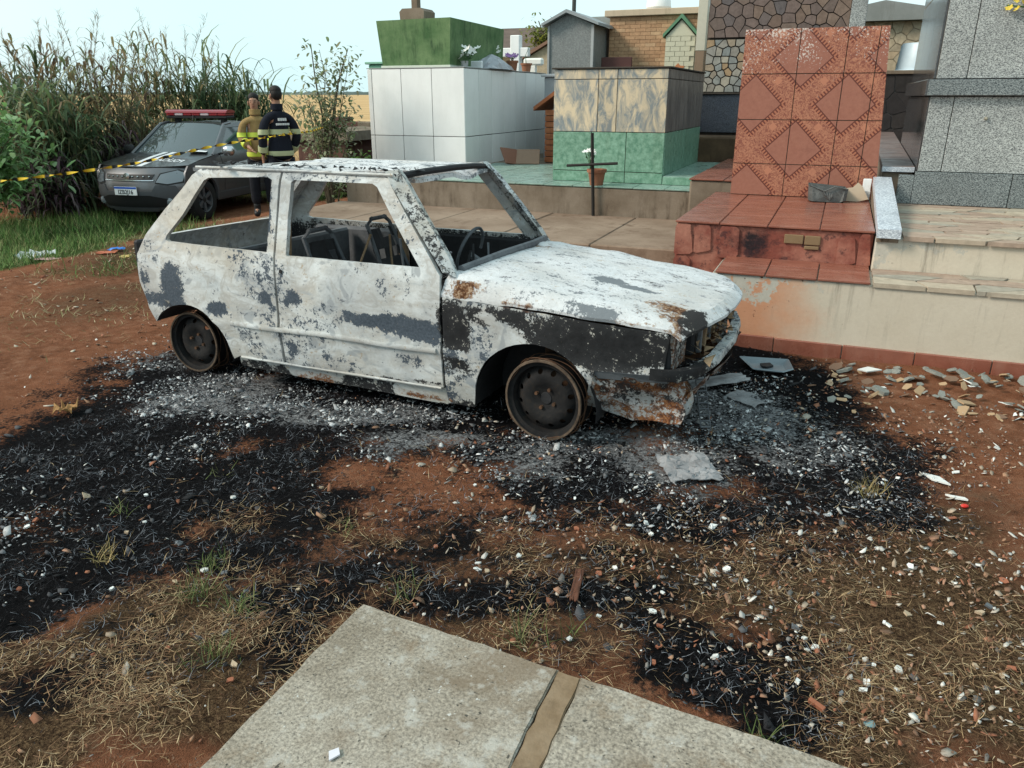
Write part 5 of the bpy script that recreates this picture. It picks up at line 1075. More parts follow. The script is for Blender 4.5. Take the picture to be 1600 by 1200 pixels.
# wheels: bare steel rims
STEEL = weathered('burnt_steel_rim', (.006, .006, .007), (.018, .017, .017), (.035, .022, .014), .6, 9, streak=False, rough=.75, fine=35)
RIMW = weathered('rust_ring', (.035, .024, .017), (.17, .12, .085), (.012, .01, .01), .95, 14, streak=False)
def rim(cx, cy, cz, r, s, slots, tilt=0, deflate=0):
    w = empty('wheel', (cx-car.location.x, cy-car.location.y, cz)); w.parent = car
    k = r/.205; o = -1     # outer face towards -y for the near side
    prof = [(.205, 0), (.200, .012), (.180, .016), (.176, .05), (.168, .12), (.180, .15), (.205, .155), (.212, .158), (.212, .15), (.19, .14), (.18, .12), (.186, .05), (.190, .028), (.208, .018), (.212, .006)]
    MB().lathe([(a*k, b*-s*-1) for a, b in prof], 'y', 44, close=True).xf(Matrix.Scale(1, 4)).build('rim_barrel', STEEL, w, 40)
    # disc with slots
    outl = [(.176*k*math.cos(a), .176*k*math.sin(a)) for a in np.linspace(0, 2*np.pi, 44, endpoint=False)]; holes = []
    for j in range(slots):
        a = 2*math.pi*j/slots; h = []
        for t0 in np.linspace(0, 2*np.pi, 10, endpoint=False):
            rr, tt = .145*k+.014*k*math.cos(t0), a+(.10 if slots > 9 else .13)*math.sin(t0); h.append((rr*math.cos(tt), rr*math.sin(tt)))
        holes.append(h)
    holes.append([(.03*k*math.cos(a), .03*k*math.sin(a)) for a in np.linspace(0, 2*np.pi, 12, endpoint=False)])
    V, F = shell2d(outl, holes, .022); rr = np.hypot(V[:, 0], V[:, 1])/k; y = np.interp(rr, [0, .05, .075, .11, .135, .176], [.045, .045, .03, .022, .028, .06])
    V3 = np.c_[V[:, 0], y*s*-1*-1, V[:, 1]]
    finish('rim_disc', *thicken(V3, F, np.tile([0, .006*s, 0], (len(V3), 1))), STEEL, w)
    MB().lathe([(.0, .04), (.03, .04), (.034, .05), (.034, .10), (0, .10)], 'y', 16).xf(Matrix.Scale(s, 4, (0, 1, 0))).build('hub', CHAR, w, 40)
    for j in range(4):
        a = j*math.pi/2+.4; MB().lathe([(0, .024), (.009, .024), (.009, .05)], 'y', 8, (.055*k*math.cos(a), 0, .055*k*math.sin(a))).xf(Matrix.Scale(s, 4, (0, 1, 0))).build('wheel_nut', RUSTD, w)
    MB().lathe([(.10, .075), (.15, .085), (.15, .10), (.10, .10)], 'y', 24, close=True).xf(Matrix.Scale(s, 4, (0, 1, 0))).build('brake_drum', RUSTD, w)
    # steel cords of the burnt tyre
    mb = MB()
    for j in range(5):
        ph = random.uniform(0, 6); pts = [((r+.006+.010*math.sin(3*a+ph)+.006*math.sin(7*a+ph))*math.cos(a), s*(.01+.03*j+.008*math.sin(5*a+ph)), (r+.006+.010*math.sin(3*a+ph))*math.sin(a)) for a in np.linspace(0, 2*np.pi, 50)]
        mb.tube(pts, .0022, 4, cap=False)
    mb.build('tyre_cords', RUSTD, w); MB().lathe([(.203*k, -.004), (.214*k, -.004), (.216*k, .004), (.206*k, .010)], 'y', 48, close=True).xf(Matrix.Scale(s, 4, (0, 1, 0))).build('rim_flange', RIMW, w, 40)
    w.rotation_euler = (0, random.uniform(0, 1), tilt); return w
rim(-1.195, 3.345, .205, .200, 1, 12, R(-6)); rim(-3.545, 3.44, .195, .180, 1, 8)
rim(-1.195, 4.855, .205, .200, -1, 12); rim(-3.475, 4.80, .205, .188, -1, 8)
MB().tube([(-1.195, 3.5, .205), (-1.195, 4.7, .205)], .03, 8).build('front_axle', RUSTD, car, 40); MB().tube([(-3.475, 3.5, .205), (-3.475, 4.7, .205)], .04, 8).build('rear_axle', RUSTD, car, 40)
MB().tube([(-1.25, 3.62, .24), (-1.28, 3.66, .50)], .03, 8).build('strut', RUSTD, car, 40)
for c_ in car.children:     # the overhangs run out a little further beyond the axles
    if c_.type == 'MESH' and not c_.name.startswith('wheel'):
        me = c_.data; q = np.zeros(len(me.vertices)*3, np.float32); me.vertices.foreach_get('co', q); q = q.reshape(-1, 3)
        q[:, 0] += -.085*np.clip((-3.5-q[:, 0])/.3, 0, 1)+.085*np.clip((q[:, 0]+.95)/.35, 0, 1.3); me.vertices.foreach_set('co', q.ravel()); me.update()
for c_ in car.children:
    if c_.type == 'MESH' : c_.location = -Vector(car.location)
if '_o' in car: del car['_o']
car.rotation_euler = (R(-1.6), 0, R(-.8)); car.location.y += .0; car.location.z = -.02

# ------------------------------------------------------------------ police pickup behind the burnt car (x forward, y left, z up in its own frame)
SUV_O = (-10.405, 9.924, -.288)
suv = empty('police_pickup', SUV_O, R(-80.7), 'dark grey police pickup with a red light bar and white hood stripes', 'pickup')
def car_paint(name, c, rough=.28, metal=.5):
    m = Mat(name, rough, .5); v = m.co('Object'); m.b.inputs['Metallic'].default_value = metal; m.b.inputs['Coat Weight'].default_value = .5; m.b.inputs['Coat Roughness'].default_value = .08
    n = m.noise(v, 5, 6); m.base(m.mix(m.ramp(n, [(.4, 0.0), (.7, .35)]), c, (.085, .07, .06))); m.rough(m.ramp(n, [(.35, rough), (.7, rough*1.9)])); return m.m
PG = car_paint('graphite_paint', (.12, .122, .132)); PB = car_paint('black_bonnet', (.016, .017, .020)); PLAST = plain('black_plastic', (.016, .016, .017), .6, .3); PLASTG = plain('grey_plastic', (.075, .078, .085), .55, .3)
GLASS = Mat('car_glass', .04, .8, (.045, .062, .066)); GLASS.b.inputs['Coat Weight'].default_value = .6; GLASS = GLASS.m
LAMP = Mat('headlamp_lens', .08, .6, (.16, .18, .20)); LAMP.b.inputs['Coat Weight'].default_value = 1; LAMP = LAMP.m; DWHITE = plain('white_decal', (.66, .68, .70), .4, .4, 0, .04); CHROME = plain('chrome_badge', (.55, .56, .58), .2, .5, .9); REDL = plain('red_lens', (.22, .012, .02), .15, .6); CLEARL = plain('clear_lens', (.5, .4, .42), .15, .6); TYRE = plain('tyre_rubber', (.018, .018, .018), .85, .2)
def hws(x, z):
    x, z = np.asarray(x, float), np.asarray(z, float)
    return np.interp(z, [.25, .35, .60, .72, .90, 1.0, 1.46, 1.52], [.76, .80, .835, .838, .82, .79, .625, .60])-np.clip(x-.25, 0, 2)**2*.75-np.clip(-2.6-x, 0, 1)**2*.1
def panel(name, outline, holes, side, mat, t=.03, step=.08, push=0, parent=None):
    V, F = shell2d(outline, holes, step); x, z = V[:, 0], V[:, 1]; y = side*(hws(x, z)+push)
    return finish(name, *thicken(np.c_[x, y, z], F, np.c_[0*x, np.full_like(x, -side*t), 0*x]), mat, parent or suv, None, 30)
aF, aR = arc((0, .33), .385, -5, 185, 16), arc((-2.46, .33), .385, -5, 185, 16)
BODY = [(.43, .40), (.46, .62), (.42, .78), (.33, .885), (-.38, 1.005), (-.45, 1.01), (-1.10, 1.455), (-1.30, 1.49), (-1.95, 1.49), (-2.06, 1.45), (-2.22, 1.06), (-3.02, 1.04), (-3.05, .50), (-2.98, .38)]+aR[::-1]+[(-2.05, .30), (-.41, .30)]+aF[::-1][0:]
BODY = [(.43, .40), (.46, .62), (.42, .78), (.33, .885), (-.38, 1.005), (-.45, 1.01), (-1.10, 1.455), (-1.30, 1.49), (-1.95, 1.49), (-2.06, 1.45), (-2.22, 1.06), (-3.02, 1.04), (-3.05, .50), (-2.98, .38)]+aR[::-1]+[(-2.05, .285), (-.41, .285)]+aF[::-1]
WIN = [(-.66, 1.03), (-1.13, 1.40), (-1.16, 1.415), (-1.70, 1.42), (-1.72, 1.03)]; WIN2 = [(-1.80, 1.04), (-1.80, 1.42), (-1.95, 1.415), (-2.10, 1.06)]
for s in (-1, 1):
    panel('body_side', BODY, [WIN, WIN2], s, PG)
    o = panel('side_window', [(a*1.0, b) for a, b in WIN], [], s, GLASS, .006, .12, -.012); panel('quarter_window', WIN2, [], s, GLASS, .006, .12, -.012)
    panel('side_stripe', [(-.45, .70), (-.45, .80), (-1.4, .86), (-2.9, .93), (-2.9, .74), (-1.4, .72)], [], s, DWHITE, .004, .1, .006)
    for c_ in ((0, .33), (-2.46, .33)):
        A, B = arc(c_, .375, -5, 185, 16), arc(c_, .44, -5, 185, 16); panel('wheel_flare', A+B[::-1], [], s, PLASTG, .05, .06, .03)
    panel('sill_guard', [(-.42, .27), (-.42, .40), (-2.04, .40), (-2.04, .27)], [], s, PLASTG, .05, .1, .02)
    d = panel('door_seam', [(-.62, .42), (-.62, 1.0), (-.612, 1.0), (-.612, .42)], [], s, PLAST, .004, .1, .002)
    MB().box(-1.66, -1.52, min(s*.80, s*.845), max(s*.80, s*.845), .90, .935, .01).build('door_handle', PLAST, suv)
    # mirror with arm
    mb = MB(); P = []
    for (k, yy) in ((.5, .0), (.95, .03), (1, .10), (.95, .17), (.55, .20)):
        for a in np.linspace(0, 2*np.pi, 10, endpoint=False): P.append((-.62+.055*math.cos(a)*k, s*(.86+yy), 1.06+.085*math.sin(a)*k))
    mb.add(P, [(j*10+i, j*10+(i+1) % 10, (j+1)*10+(i+1) % 10, (j+1)*10+i) for j in range(4) for i in range(10)]+[tuple(range(10)), tuple(range(40, 50))])
    o = mb.build('wing_mirror', CHROME if s > 0 else PLAST, suv, 50); MB().tube([(-.60, s*.76, 1.0), (-.61, s*.88, 1.03)], .02, 6).build('mirror_arm', PLAST, suv)
    # headlamp: swept pod over the front corner
    hl = [(-.28, .70), (.02, .665), (.20, .70), (.26, .80), (.10, .845), (-.10, .80)]
# front fascia
def xfront(y, z):
    y = np.asarray(y, float); z = np.asarray(z, float)
    return np.interp(z, [.20, .30, .45, .60, .70, .80, .87], [.66, .74, .79, .795, .76, .70, .60])-.34*np.abs(y/.80)**2.6
def fascia(name, poly, holes, mat, push=0, t=.02, step=.07, smooth=30, parent=None):
    V, F = shell2d(poly, holes, step); y, z = V[:, 0], V[:, 1]; x = xfront(y, z)+push
    return finish(name, *thicken(np.c_[x, y, z], F, np.tile([-t, 0, 0], (len(V), 1))), mat, parent or suv, None, smooth)
fascia('front_fascia', [(-.80, .26), (.80, .26), (.805, .80), (.79, .86), (.62, .868), (0, .87), (-.62, .868), (-.79, .86), (-.805, .80)], [], PG)
fascia('bumper_guard', [(-.78, .22), (.78, .22), (.79, .42), (.70, .60), (.46, .62), (.40, .52), (-.40, .52), (-.46, .62), (-.70, .60), (-.79, .42)], [], PLASTG, .012)
fascia('lower_grille', [(-.52, .27), (.52, .27), (.60, .40), (.36, .46), (-.36, .46), (-.60, .40)], [], PLAST, .020); fascia('upper_grille', [(-.40, .70), (.40, .70), (.43, .775), (-.43, .775)], [], PLAST, .010)
for k in range(9):
    if k != 4: MB().lathe([(0, 0), (.016, 0), (.014, .012), (0, .014)], 'x', 6, (float(xfront(-.36+.09*k, .74))+.012, -.36+.09*k, .742)).build('grille_stud', CHROME, suv)
fascia('grille_trim', [(-.43, .682), (.43, .682), (.44, .694), (-.44, .694)], [], CHROME, .016)
MB().lathe([(0, .0), (.055, .0), (.052, .014), (0, .02)], 'x', 20, (float(xfront(0, .74))+.018, 0, .742)).build('round_badge', CHROME, suv, 40)
for s in (-1, 1):
    fascia('headlamp', [(s*.47, .66), (s*.62, .63), (s*.78, .66), (s*.80, .78), (s*.70, .825), (s*.52, .775)], [], LAMP, .022); fascia('headlamp_bezel', [(s*.45, .64), (s*.62, .61), (s*.795, .64), (s*.80, .80), (s*.70, .838), (s*.50, .79)], [], PLAST, .012)
    MB().lathe([(0, .0), (.06, .0), (.055, .02), (.03, .03), (0, .03)], 'x', 16, (float(xfront(s*.60, .36))+.012, s*.60, .36)).build('fog_lamp', LAMP, suv, 40)
fascia('skid_plate', [(-.40, .20), (.40, .20), (.44, .265), (-.44, .265)], [], PLASTG, .03)
pl = empty('number_plate', (0, 0, 0)); pl.parent = suv
px_ = float(xfront(.0, .53))+.045
MB().box(px_-.012, px_, -.20, .20, .465, .595, .004).build('plate', plain('plate_white', (.72, .74, .75), .4), pl); MB().box(px_-.002, px_+.002, -.198, .198, .563, .593).build('blue_band', plain('plate_blue', (.02, .09, .42), .4), pl)
def text_mesh(name, s, size, mat, parent, M, flip=False, ext=.002):
    cu = bpy.data.curves.new(name, 'FONT'); cu.body = s; cu.size = size; cu.align_x = 'CENTER'; cu.align_y = 'CENTER'; cu.extrude = ext; cu.offset = size*.012
    o = bpy.data.objects.new(name, cu); COL.objects.link(o); bpy.context.view_layer.update()
    me = bpy.data.meshes.new_from_object(o.evaluated_get(bpy.context.evaluated_depsgraph_get())); bpy.data.objects.remove(o)
    me.transform(M); me.materials.clear(); return obj(name, me, mat, parent)
MX = Matrix(((0, 0, 1, 0), (1, 0, 0, 0), (0, 1, 0, 0), (0, 0, 0, 1)))    # text plane -> facing +x, reading along +y
text_mesh('plate_number', 'IZB2J16', .092, plain('plate_black', (.02, .02, .025), .5), pl, Matrix.Translation((px_+.001, 0, .512)) @ MX @ Matrix.Scale(.92, 4, (1, 0, 0)))
# bonnet with stripes and lettering
def hood_z(x, y): return np.interp(x, [-.46, .0, .45, .66], [1.012, .952, .872, .835])+.035*(1-(np.asarray(y)/.80)**2)
def hood_sheet(name, rect_or_rows, mat, push=0, t=.012, nx=14, ny=19, f=None):
    rows = []
    for a in np.linspace(0, 1, nx):
        row = []
        for b in np.linspace(0, 1, ny): x, y = f(a, b); row.append((x, y, float(hood_z(x, y))+push))
        rows.append(row)
    V, F = loft(rows); return finish(name, *thicken(V, F, np.tile([0, 0, -t], (len(V), 1))), mat, suv, None, 30)
def hood_xy(a, b):
    y = (b*2-1); x = -.44+(1.06-.30*abs(y)**2.4)*a; return x, y*(float(hws(x, .9))-.012)
hood_sheet('bonnet', None, PB, 0, f=hood_xy)
for (y0, w) in ((.10, .09), (-.06, .09)):
    hood_sheet('bonnet_stripe', None, DWHITE, .004, .004, 12, 3, f=lambda a, b: (-.40+.96*a, y0-.34*(1-a)*0+w*(b-.5)+(.0)))
tm = text_mesh('bonnet_lettering', 'POLÍCIA', .20, DWHITE, suv, Matrix.Translation((.18, .40, 0)) @ Matrix.Rotation(R(90), 4, 'Z') @ Matrix.Scale(-1, 4, (1, 0, 0)), ext=.001)
tm2 = None
for vtx in tm.data.vertices:
    vtx.co.y = .40+(vtx.co.y-.40)*.62; vtx.co.z += float(hood_z(vtx.co.x, vtx.co.y))+.005
# windscreen, roof, rear bed
def quad_sheet(name, c4, mat, bow, t=.006, n=9):
    a, b, c, d = [np.array(p, float) for p in c4]; rows = []
    for i in np.linspace(0, 1, n):
        row = []
        for j in np.linspace(0, 1, n): p = (a*(1-j)+b*j)*(1-i)+(d*(1-j)+c*j)*i+np.array(bow)*(1-(2*j-1)**2); row.append(tuple(p))
        rows.append(row)
    V, F = loft(rows); return finish(name, *thicken(V, F, np.tile([-t*.6, 0, -t], (len(V), 1))), mat, suv, None, 30)
quad_sheet('windscreen', [(-.46, .75, 1.0), (-.46, -.75, 1.0), (-1.10, -.60, 1.46), (-1.10, .60, 1.46)], GLASS, (.10, 0, .03))
quad_sheet('roof', [(-1.08, .615, 1.462), (-1.08, -.615, 1.462), (-2.04, -.60, 1.475), (-2.04, .60, 1.475)], PG, (.05, 0, .035), .03)
for s in (-1, 1): MB().tube([(-.43, s*.775, 1.0), (-1.10, s*.618, 1.468), (-1.32, s*.607, 1.492)], .025, 6).build('front_pillar', PG, suv, 50)
quad_sheet('rear_window', [(-2.06, -.58, 1.44), (-2.06, .58, 1.44), (-2.22, .70, 1.06), (-2.22, -.70, 1.06)], GLASS, (-.03, 0, 0))
MB().box(-3.04, -2.2, -.74, .74, .98, 1.035, .02).build('bed_cover', PLASTG, suv); MB().box(-3.06, -3.0, -.76, .76, .40, 1.03, .02).build('tailgate', PG, suv)
MB().box(-3.0, .55, -.60, .60, .22, .34).build('underbody', PLAST, suv); MB().box(-2.1, -.5, -.66, .66, .34, .36).build('cabin_floor', PLAST, suv)
MB().tube([(-.62, -.6, .98), (-.66, 0, 1.0), (-.62, .6, .98)], .07, 8).build('dashboard', PLAST, suv, 40)
for s in (-1, 1): MB().box(-1.75, -1.58, s*.35-.22, s*.35+.22, .6, 1.30, .05).build('seat', plain('seat_cloth', (.03, .03, .033)), suv)
MB().tube([(-.43, -.3, 1.035), (-.47, .25, 1.06)], .008, 5).build('wiper', PLAST, suv); MB().tube([(-.45, .1, 1.04), (-.50, .62, 1.06)], .008, 5).build('wiper', PLAST, suv)
MB().tube([(-1.2, -.05, 1.51), (-1.26, -.05, 1.62)], .008, 5).build('roof_antenna', PLAST, suv)
MB().box(-1.02, -1.0, -.08, .08, 1.32, 1.40, .01).build('rear_view_mirror', PLASTG, suv)
# light bar
lb = empty('light_bar', (0, 0, 0)); lb.parent = suv
MB().box(-1.52, -1.26, -.60, .60, 1.555, 1.60, .012).build('light_bar_tray', PLAST, lb)
for k in range(7): MB().box(-1.53, -1.25, -.595+k*.170, -.425+k*.170-.006, 1.602, 1.645, .01).build('lens_segment', (REDL, CLEARL, REDL)[k % 3], lb)
MB().prism([(-1.535, 1.648), (-1.245, 1.648), (-1.255, 1.675), (-1.31, 1.70), (-1.47, 1.70), (-1.525, 1.675)], 'y', -.605, .605).build('red_cover', REDL, lb)
for s in (-1, 1): MB().box(-1.44, -1.34, min(s*.42, s*.50), max(s*.42, s*.50), 1.48, 1.556, .008).build('light_bar_foot', PLAST, lb)
def tyre_wheel(x, y, s):
    w = empty('wheel', (x, y, .325)); w.parent = suv
    MB().lathe([(.20, -.09), (.29, -.095), (.318, -.075), (.325, -.03), (.325, .03), (.318, .075), (.29, .095), (.20, .09)], 'y', 32, close=True).build('tyre', TYRE, w, 40)
    MB().lathe([(.205, -.085), (.195, -.07), (.19, .07), (.205, .085), (.215, .07), (.215, -.07)], 'y', 32, close=True).build('rim', PLASTG, w, 40)
    for j in range(6):
        a = j*math.pi/3; mb = MB().add([(-.018, s*.06, .03), (.018, s*.06, .03), (.03, s*.075, .195), (-.03, s*.075, .195), (-.018, s*.03, .03), (.018, s*.03, .03), (.03, s*.05, .195), (-.03, s*.05, .195)], [(0, 3, 2, 1), (4, 5, 6, 7), (0, 1, 5, 4), (1, 2, 6, 5), (2, 3, 7, 6), (3, 0, 4, 7)])
        mb.xf(Matrix.Rotation(a, 4, 'Y')).build('spoke', PLASTG, w)
    MB().lathe([(0, .0), (.05, .0), (.05, .06), (.03, .07), (0, .07)], 'y', 12).xf(Matrix.Scale(s, 4, (0, 1, 0))).build('hub_cap', PLAST, w, 40); MB().lathe([(.05, .0), (.14, .0), (.14, .02), (.05, .02)], 'y', 20, close=True).build('brake_disc', GREYM, w)
for (x, y, s) in ((0, .745, 1), (0, -.745, -1), (-2.46, .745, 1), (-2.46, -.745, -1)): tyre_wheel(x, y, s)
pp = MB().box(-.15, .15, -.1, .1, 0, .004).build('paper_sheet', plain('paper', (.75, .77, .78)), None, 0, (-9.98, 10.45, .775), (R(4), R(3), R(28)))
tag(pp, 'white sheet of paper lying at the foot of the pickup windscreen', 'paper')

# ------------------------------------------------------------------ firefighters
def skin(name, nodes, edges, mat, parent, sub=2, smooth=True):
    """nodes: {key: (pos, rx, ry)} grown into one continuous surface"""
    ks = list(nodes); me = bpy.data.meshes.new(name); me.from_pydata([nodes[k][0] for k in ks], [(ks.index(a), ks.index(b)) for a, b in edges], [])
    o = bpy.data.objects.new(name, me); COL.objects.link(o); m = o.modifiers.new('s', 'SKIN'); m.use_smooth_shade = True; m.branch_smoothing = .6
    for i, k in enumerate(ks):
        sv = me.skin_vertices[0].data[i]; sv.radius = nodes[k][1:3]; sv.use_root = (i == 0)
    u = o.modifiers.new('u', 'SUBSURF'); u.levels = sub; u.render_levels = sub
    bpy.context.view_layer.update(); m2 = bpy.data.meshes.new_from_object(o.evaluated_get(bpy.context.evaluated_depsgraph_get())); bpy.data.objects.remove(o)
    m2.name = name; m2.materials.clear(); return m2
def ellipsoid(mb, c, r, n=12, m=8):
    prof = [(math.sin(math.pi*j/m), -math.cos(math.pi*j/m)) for j in range(m+1)]; k = MB().lathe(prof, 'z', n); k.v = [(p[0]*r[0]+c[0], p[1]*r[1]+c[1], p[2]*r[2]+c[2]) for p in k.v]; return mb.add(k.v, k.f)
SKINM = plain('skin', (.34, .18, .12), .6, .3, 0, .08); HAIR = plain('black_hair', (.012, .010, .009), .7, .3, 0, .5, 60, .5); EYE = plain('eye_dark', (.015, .012, .01), .3); BOOT = plain('black_boot', (.015, .015, .016), .5)
def cloth_mat(name, c):
    m = Mat(name, .9, .15); v = m.co('Object'); n = m.noise(v, 7, 5, .6, .6); m.base(m.mix(n, [x*.7 for x in c], [x*1.25 for x in c])); m.bump(m.mix(.3, n, m.noise(v, 120, 2)), .7, .03); return m.m
def person(loc, rz, H, label, coat_c, band_c, coat_to, hands, head_yaw=0, leg_c=None):
    """faces +y in its own frame"""
    p = empty('person', loc, rz, label, 'person'); k = H/1.75; S = lambda x, y, z: (x*k, y*k, z*k)
    el_l, wr_l, el_r, wr_r = hands
    N = {'pel': (S(0, 0, .95), .15*k, .10*k), 'bel': (S(0, .01, 1.10), .14*k, .10*k), 'che': (S(0, .0, 1.30), .145*k, .09*k), 'nec': (S(0, -.01, 1.48), .058*k, .058*k), 'hd0': (S(0, .02, 1.56), .062*k, .078*k), 'hd1': (S(0, .02, 1.645), .078*k, .098*k), 'hd2': (S(0, .01, 1.705), .062*k, .078*k)}
    E_ = [('pel', 'bel'), ('bel', 'che'), ('che', 'nec'), ('nec', 'hd0'), ('hd0', 'hd1'), ('hd1', 'hd2')]
    for s, n, el, wr in ((-1, 'l', el_l, wr_l), (1, 'r', el_r, wr_r)):
        N['sh'+n] = (S(s*.165, -.005, 1.385), .045*k, .045*k); N['el'+n] = (S(*el), .045*k, .045*k); N['wr'+n] = (S(*wr), .030*k, .034*k); d = (Vector(wr)-Vector(el)).normalized()
        N['pa'+n] = (S(*(Vector(wr)+d*.07)), .022*k, .040*k); E_ += [('che', 'sh'+n), ('sh'+n, 'el'+n), ('el'+n, 'wr'+n), ('wr'+n, 'pa'+n)]
        for j in range(5):      # fingers and thumb
            side = Vector((0, .018*(j-1.5), 0)) if j < 4 else Vector((0, .045, 0)); L_ = (.06, .075, .07, .055, .04)[j]; base = Vector(wr)+d*(.10 if j < 4 else .045)+side; q = (base+d*L_*.55+Vector((-s*.012, 0, 0)), base+d*L_+Vector((-s*.03, 0, 0)))
            N['f%s%d' % (n, j)] = (S(*base), .0095*k, .0095*k); N['g%s%d' % (n, j)] = (S(*q[0]), .009*k, .009*k); N['h%s%d' % (n, j)] = (S(*q[1]), .008*k, .008*k)
            E_ += [('pa'+n if j < 4 else 'wr'+n, 'f%s%d' % (n, j)), ('f%s%d' % (n, j), 'g%s%d' % (n, j)), ('g%s%d' % (n, j), 'h%s%d' % (n, j))]
        N['hi'+n] = (S(s*.09, 0, .88), .085*k, .09*k); N['kn'+n] = (S(s*.11, .01, .49), .058*k, .06*k); N['an'+n] = (S(s*.12, -.02, .10), .042*k, .045*k); N['to'+n] = (S(s*.135, .14, .045), .045*k, .032*k)
        E_ += [('pel', 'hi'+n), ('hi'+n, 'kn'+n), ('kn'+n, 'an'+n), ('an'+n, 'to'+n)]
    me = skin('body', N, E_, SKINM, p, 1)
    hb = MB(); ellipsoid(hb, S(0, .125, 1.615), (.013*k, .022*k, .026*k), 8, 6); [ellipsoid(hb, S(s*.082, .01, 1.615), (.012*k, .022*k, .034*k), 8, 6) for s in (-1, 1)]
    bm = bmesh.new(); bm.from_mesh(me); tmp = hb.mesh('t'); bm.from_mesh(tmp); bm.to_mesh(me); bm.free(); me.polygons.foreach_set('use_smooth', [True]*len(me.polygons)); body = obj('body', me, SKINM, p)
    # turn the head
    if head_yaw:
        for vtx in me.vertices:
            if vtx.co.z > 1.5*k:
                a = head_yaw*min(1, (vtx.co.z/k-1.5)/.05); x, y = vtx.co.x, vtx.co.y; vtx.co.x = x*math.cos(a)-y*math.sin(a); vtx.co.y = x*math.sin(a)+y*math.cos(a)
    HR = Matrix.Rotation(head_yaw, 4, 'Z')
    def hp(mb, name, mat): return mb.xf(HR).build(name, mat, p, 50)
    hair = MB(); ellipsoid(hair, S(0, -.012, 1.695), (.081*k, .094*k, .068*k), 18, 10); ellipsoid(hair, S(0, -.04, 1.655), (.080*k, .072*k, .080*k), 16, 8); hp(hair, 'hair', HAIR)
    for s in (-1, 1): hp(ellipsoid(MB(), S(s*.033, .103, 1.632), (.010*k, .006*k, .006*k), 8, 6), 'eye', EYE); hp(ellipsoid(MB(), S(s*.034, .108, 1.652), (.019*k, .005*k, .004*k), 8, 6), 'eyebrow', HAIR)
    hp(ellipsoid(MB(), S(0, .104, 1.575), (.024*k, .010*k, .006*k), 8, 6), 'mouth', plain('lips', (.24, .10, .08), .6))
    # jacket with sleeves, trousers, boots
    cm = cloth_mat('coat_'+str(round(coat_c[0], 3)), coat_c)
    J = {'a': (S(0, .005, 1.12), .19*k, .145*k), 'b': (S(0, 0, 1.30), .205*k, .150*k), 'c': (S(0, -.012, 1.415), .16*k, .115*k), 'd': (S(0, -.012, 1.485), .080*k, .085*k), 'e': (S(0, .0, .95), .195*k, .150*k), 'f': (S(0, 0, coat_to), .205*k, .155*k)}
    EJ = [('a', 'b'), ('b', 'c'), ('c', 'd'), ('a', 'e'), ('e', 'f')]
    for s, n, el, wr in ((-1, 'l', el_l, wr_l), (1, 'r', el_r, wr_r)):
        mid = (Vector(el)+Vector(wr))/2
        J['s'+n] = (S(s*.20, -.005, 1.385), .085*k, .085*k); J['e'+n] = (S(*el), .066*k, .066*k); J['m'+n] = (S(*mid), .064*k, .064*k); J['w'+n] = (S(*(Vector(wr)-(Vector(wr)-Vector(el))*.06)), .058*k, .058*k); EJ += [('b', 's'+n), ('s'+n, 'e'+n), ('e'+n, 'm'+n), ('m'+n, 'w'+n)]
    jm = skin('jacket', J, EJ, cm, p, 2)
    for vtx in jm.vertices:
        c = vtx.co; q = (fbm(np.array([c.x*9+c.y*4]), np.array([c.z*7]), 3, 70)[0]-.5)*.028; c.x *= 1+q; c.y *= 1+q
    jm.polygons.foreach_set('use_smooth', [True]*len(jm.polygons)); jk = obj('jacket', jm, cm, p)
    Tn = {'p': (S(0, 0, .93), .17*k, .13*k)}; ET = []
    for s, n in ((-1, 'l'), (1, 'r')): Tn['h'+n] = (S(s*.10, 0, .80), .105*k, .11*k); Tn['k'+n] = (S(s*.115, .012, .49), .085*k, .088*k); Tn['a'+n] = (S(s*.12, -.015, .16), .080*k, .085*k); ET += [('p', 'h'+n), ('h'+n, 'k'+n), ('k'+n, 'a'+n)]
    tm_ = skin('trousers', Tn, ET, cm, p, 2); tm_.polygons.foreach_set('use_smooth', [True]*len(tm_.polygons)); obj('trousers', tm_, cloth_mat('trouser_cloth', leg_c) if leg_c else cm, p)
    for s in (-1, 1):
        bmx = skin('boot', {'a': (S(s*.12, -.02, .22), .06*k, .065*k), 'b': (S(s*.12, -.02, .07), .058*k, .066*k), 'c': (S(s*.135, .15, .045), .052*k, .044*k)}, [('a', 'b'), ('b', 'c')], BOOT, p, 2); bmx.polygons.foreach_set('use_smooth', [True]*len(bmx.polygons)); obj('boot', bmx, BOOT, p)
    # reflective bands wrapped on the jacket surface: select jacket faces by height and lift them
    BM_ = plain('band_'+str(band_c[0]), band_c, .5, .4)
    def band(z0, z1, cond, name='reflective_band', push=.008):
        bm = bmesh.new(); bm.from_mesh(jm); bmesh.ops.bisect_plane(bm, geom=bm.verts[:]+bm.edges[:]+bm.faces[:], plane_co=(0, 0, z0*k), plane_no=(0, 0, 1)); bmesh.ops.bisect_plane(bm, geom=bm.verts[:]+bm.edges[:]+bm.faces[:], plane_co=(0, 0, z1*k), plane_no=(0, 0, 1))
        bmesh.ops.delete(bm, geom=[f for f in bm.faces if not (z0*k < f.calc_center_median().z < z1*k and cond(f.calc_center_median()/k))], context='FACES'); bm.normal_update()
        for vtx in bm.verts: vtx.co += vtx.normal*push
        m_ = bpy.data.meshes.new(name); bm.to_mesh(m_); bm.free()
        if len(m_.polygons): obj(name, m_, BM_, p)
    torso = lambda c: abs(c.x) < .24
    band(1.15, 1.215, lambda c: True); band(coat_to+.08, coat_to+.14, torso)
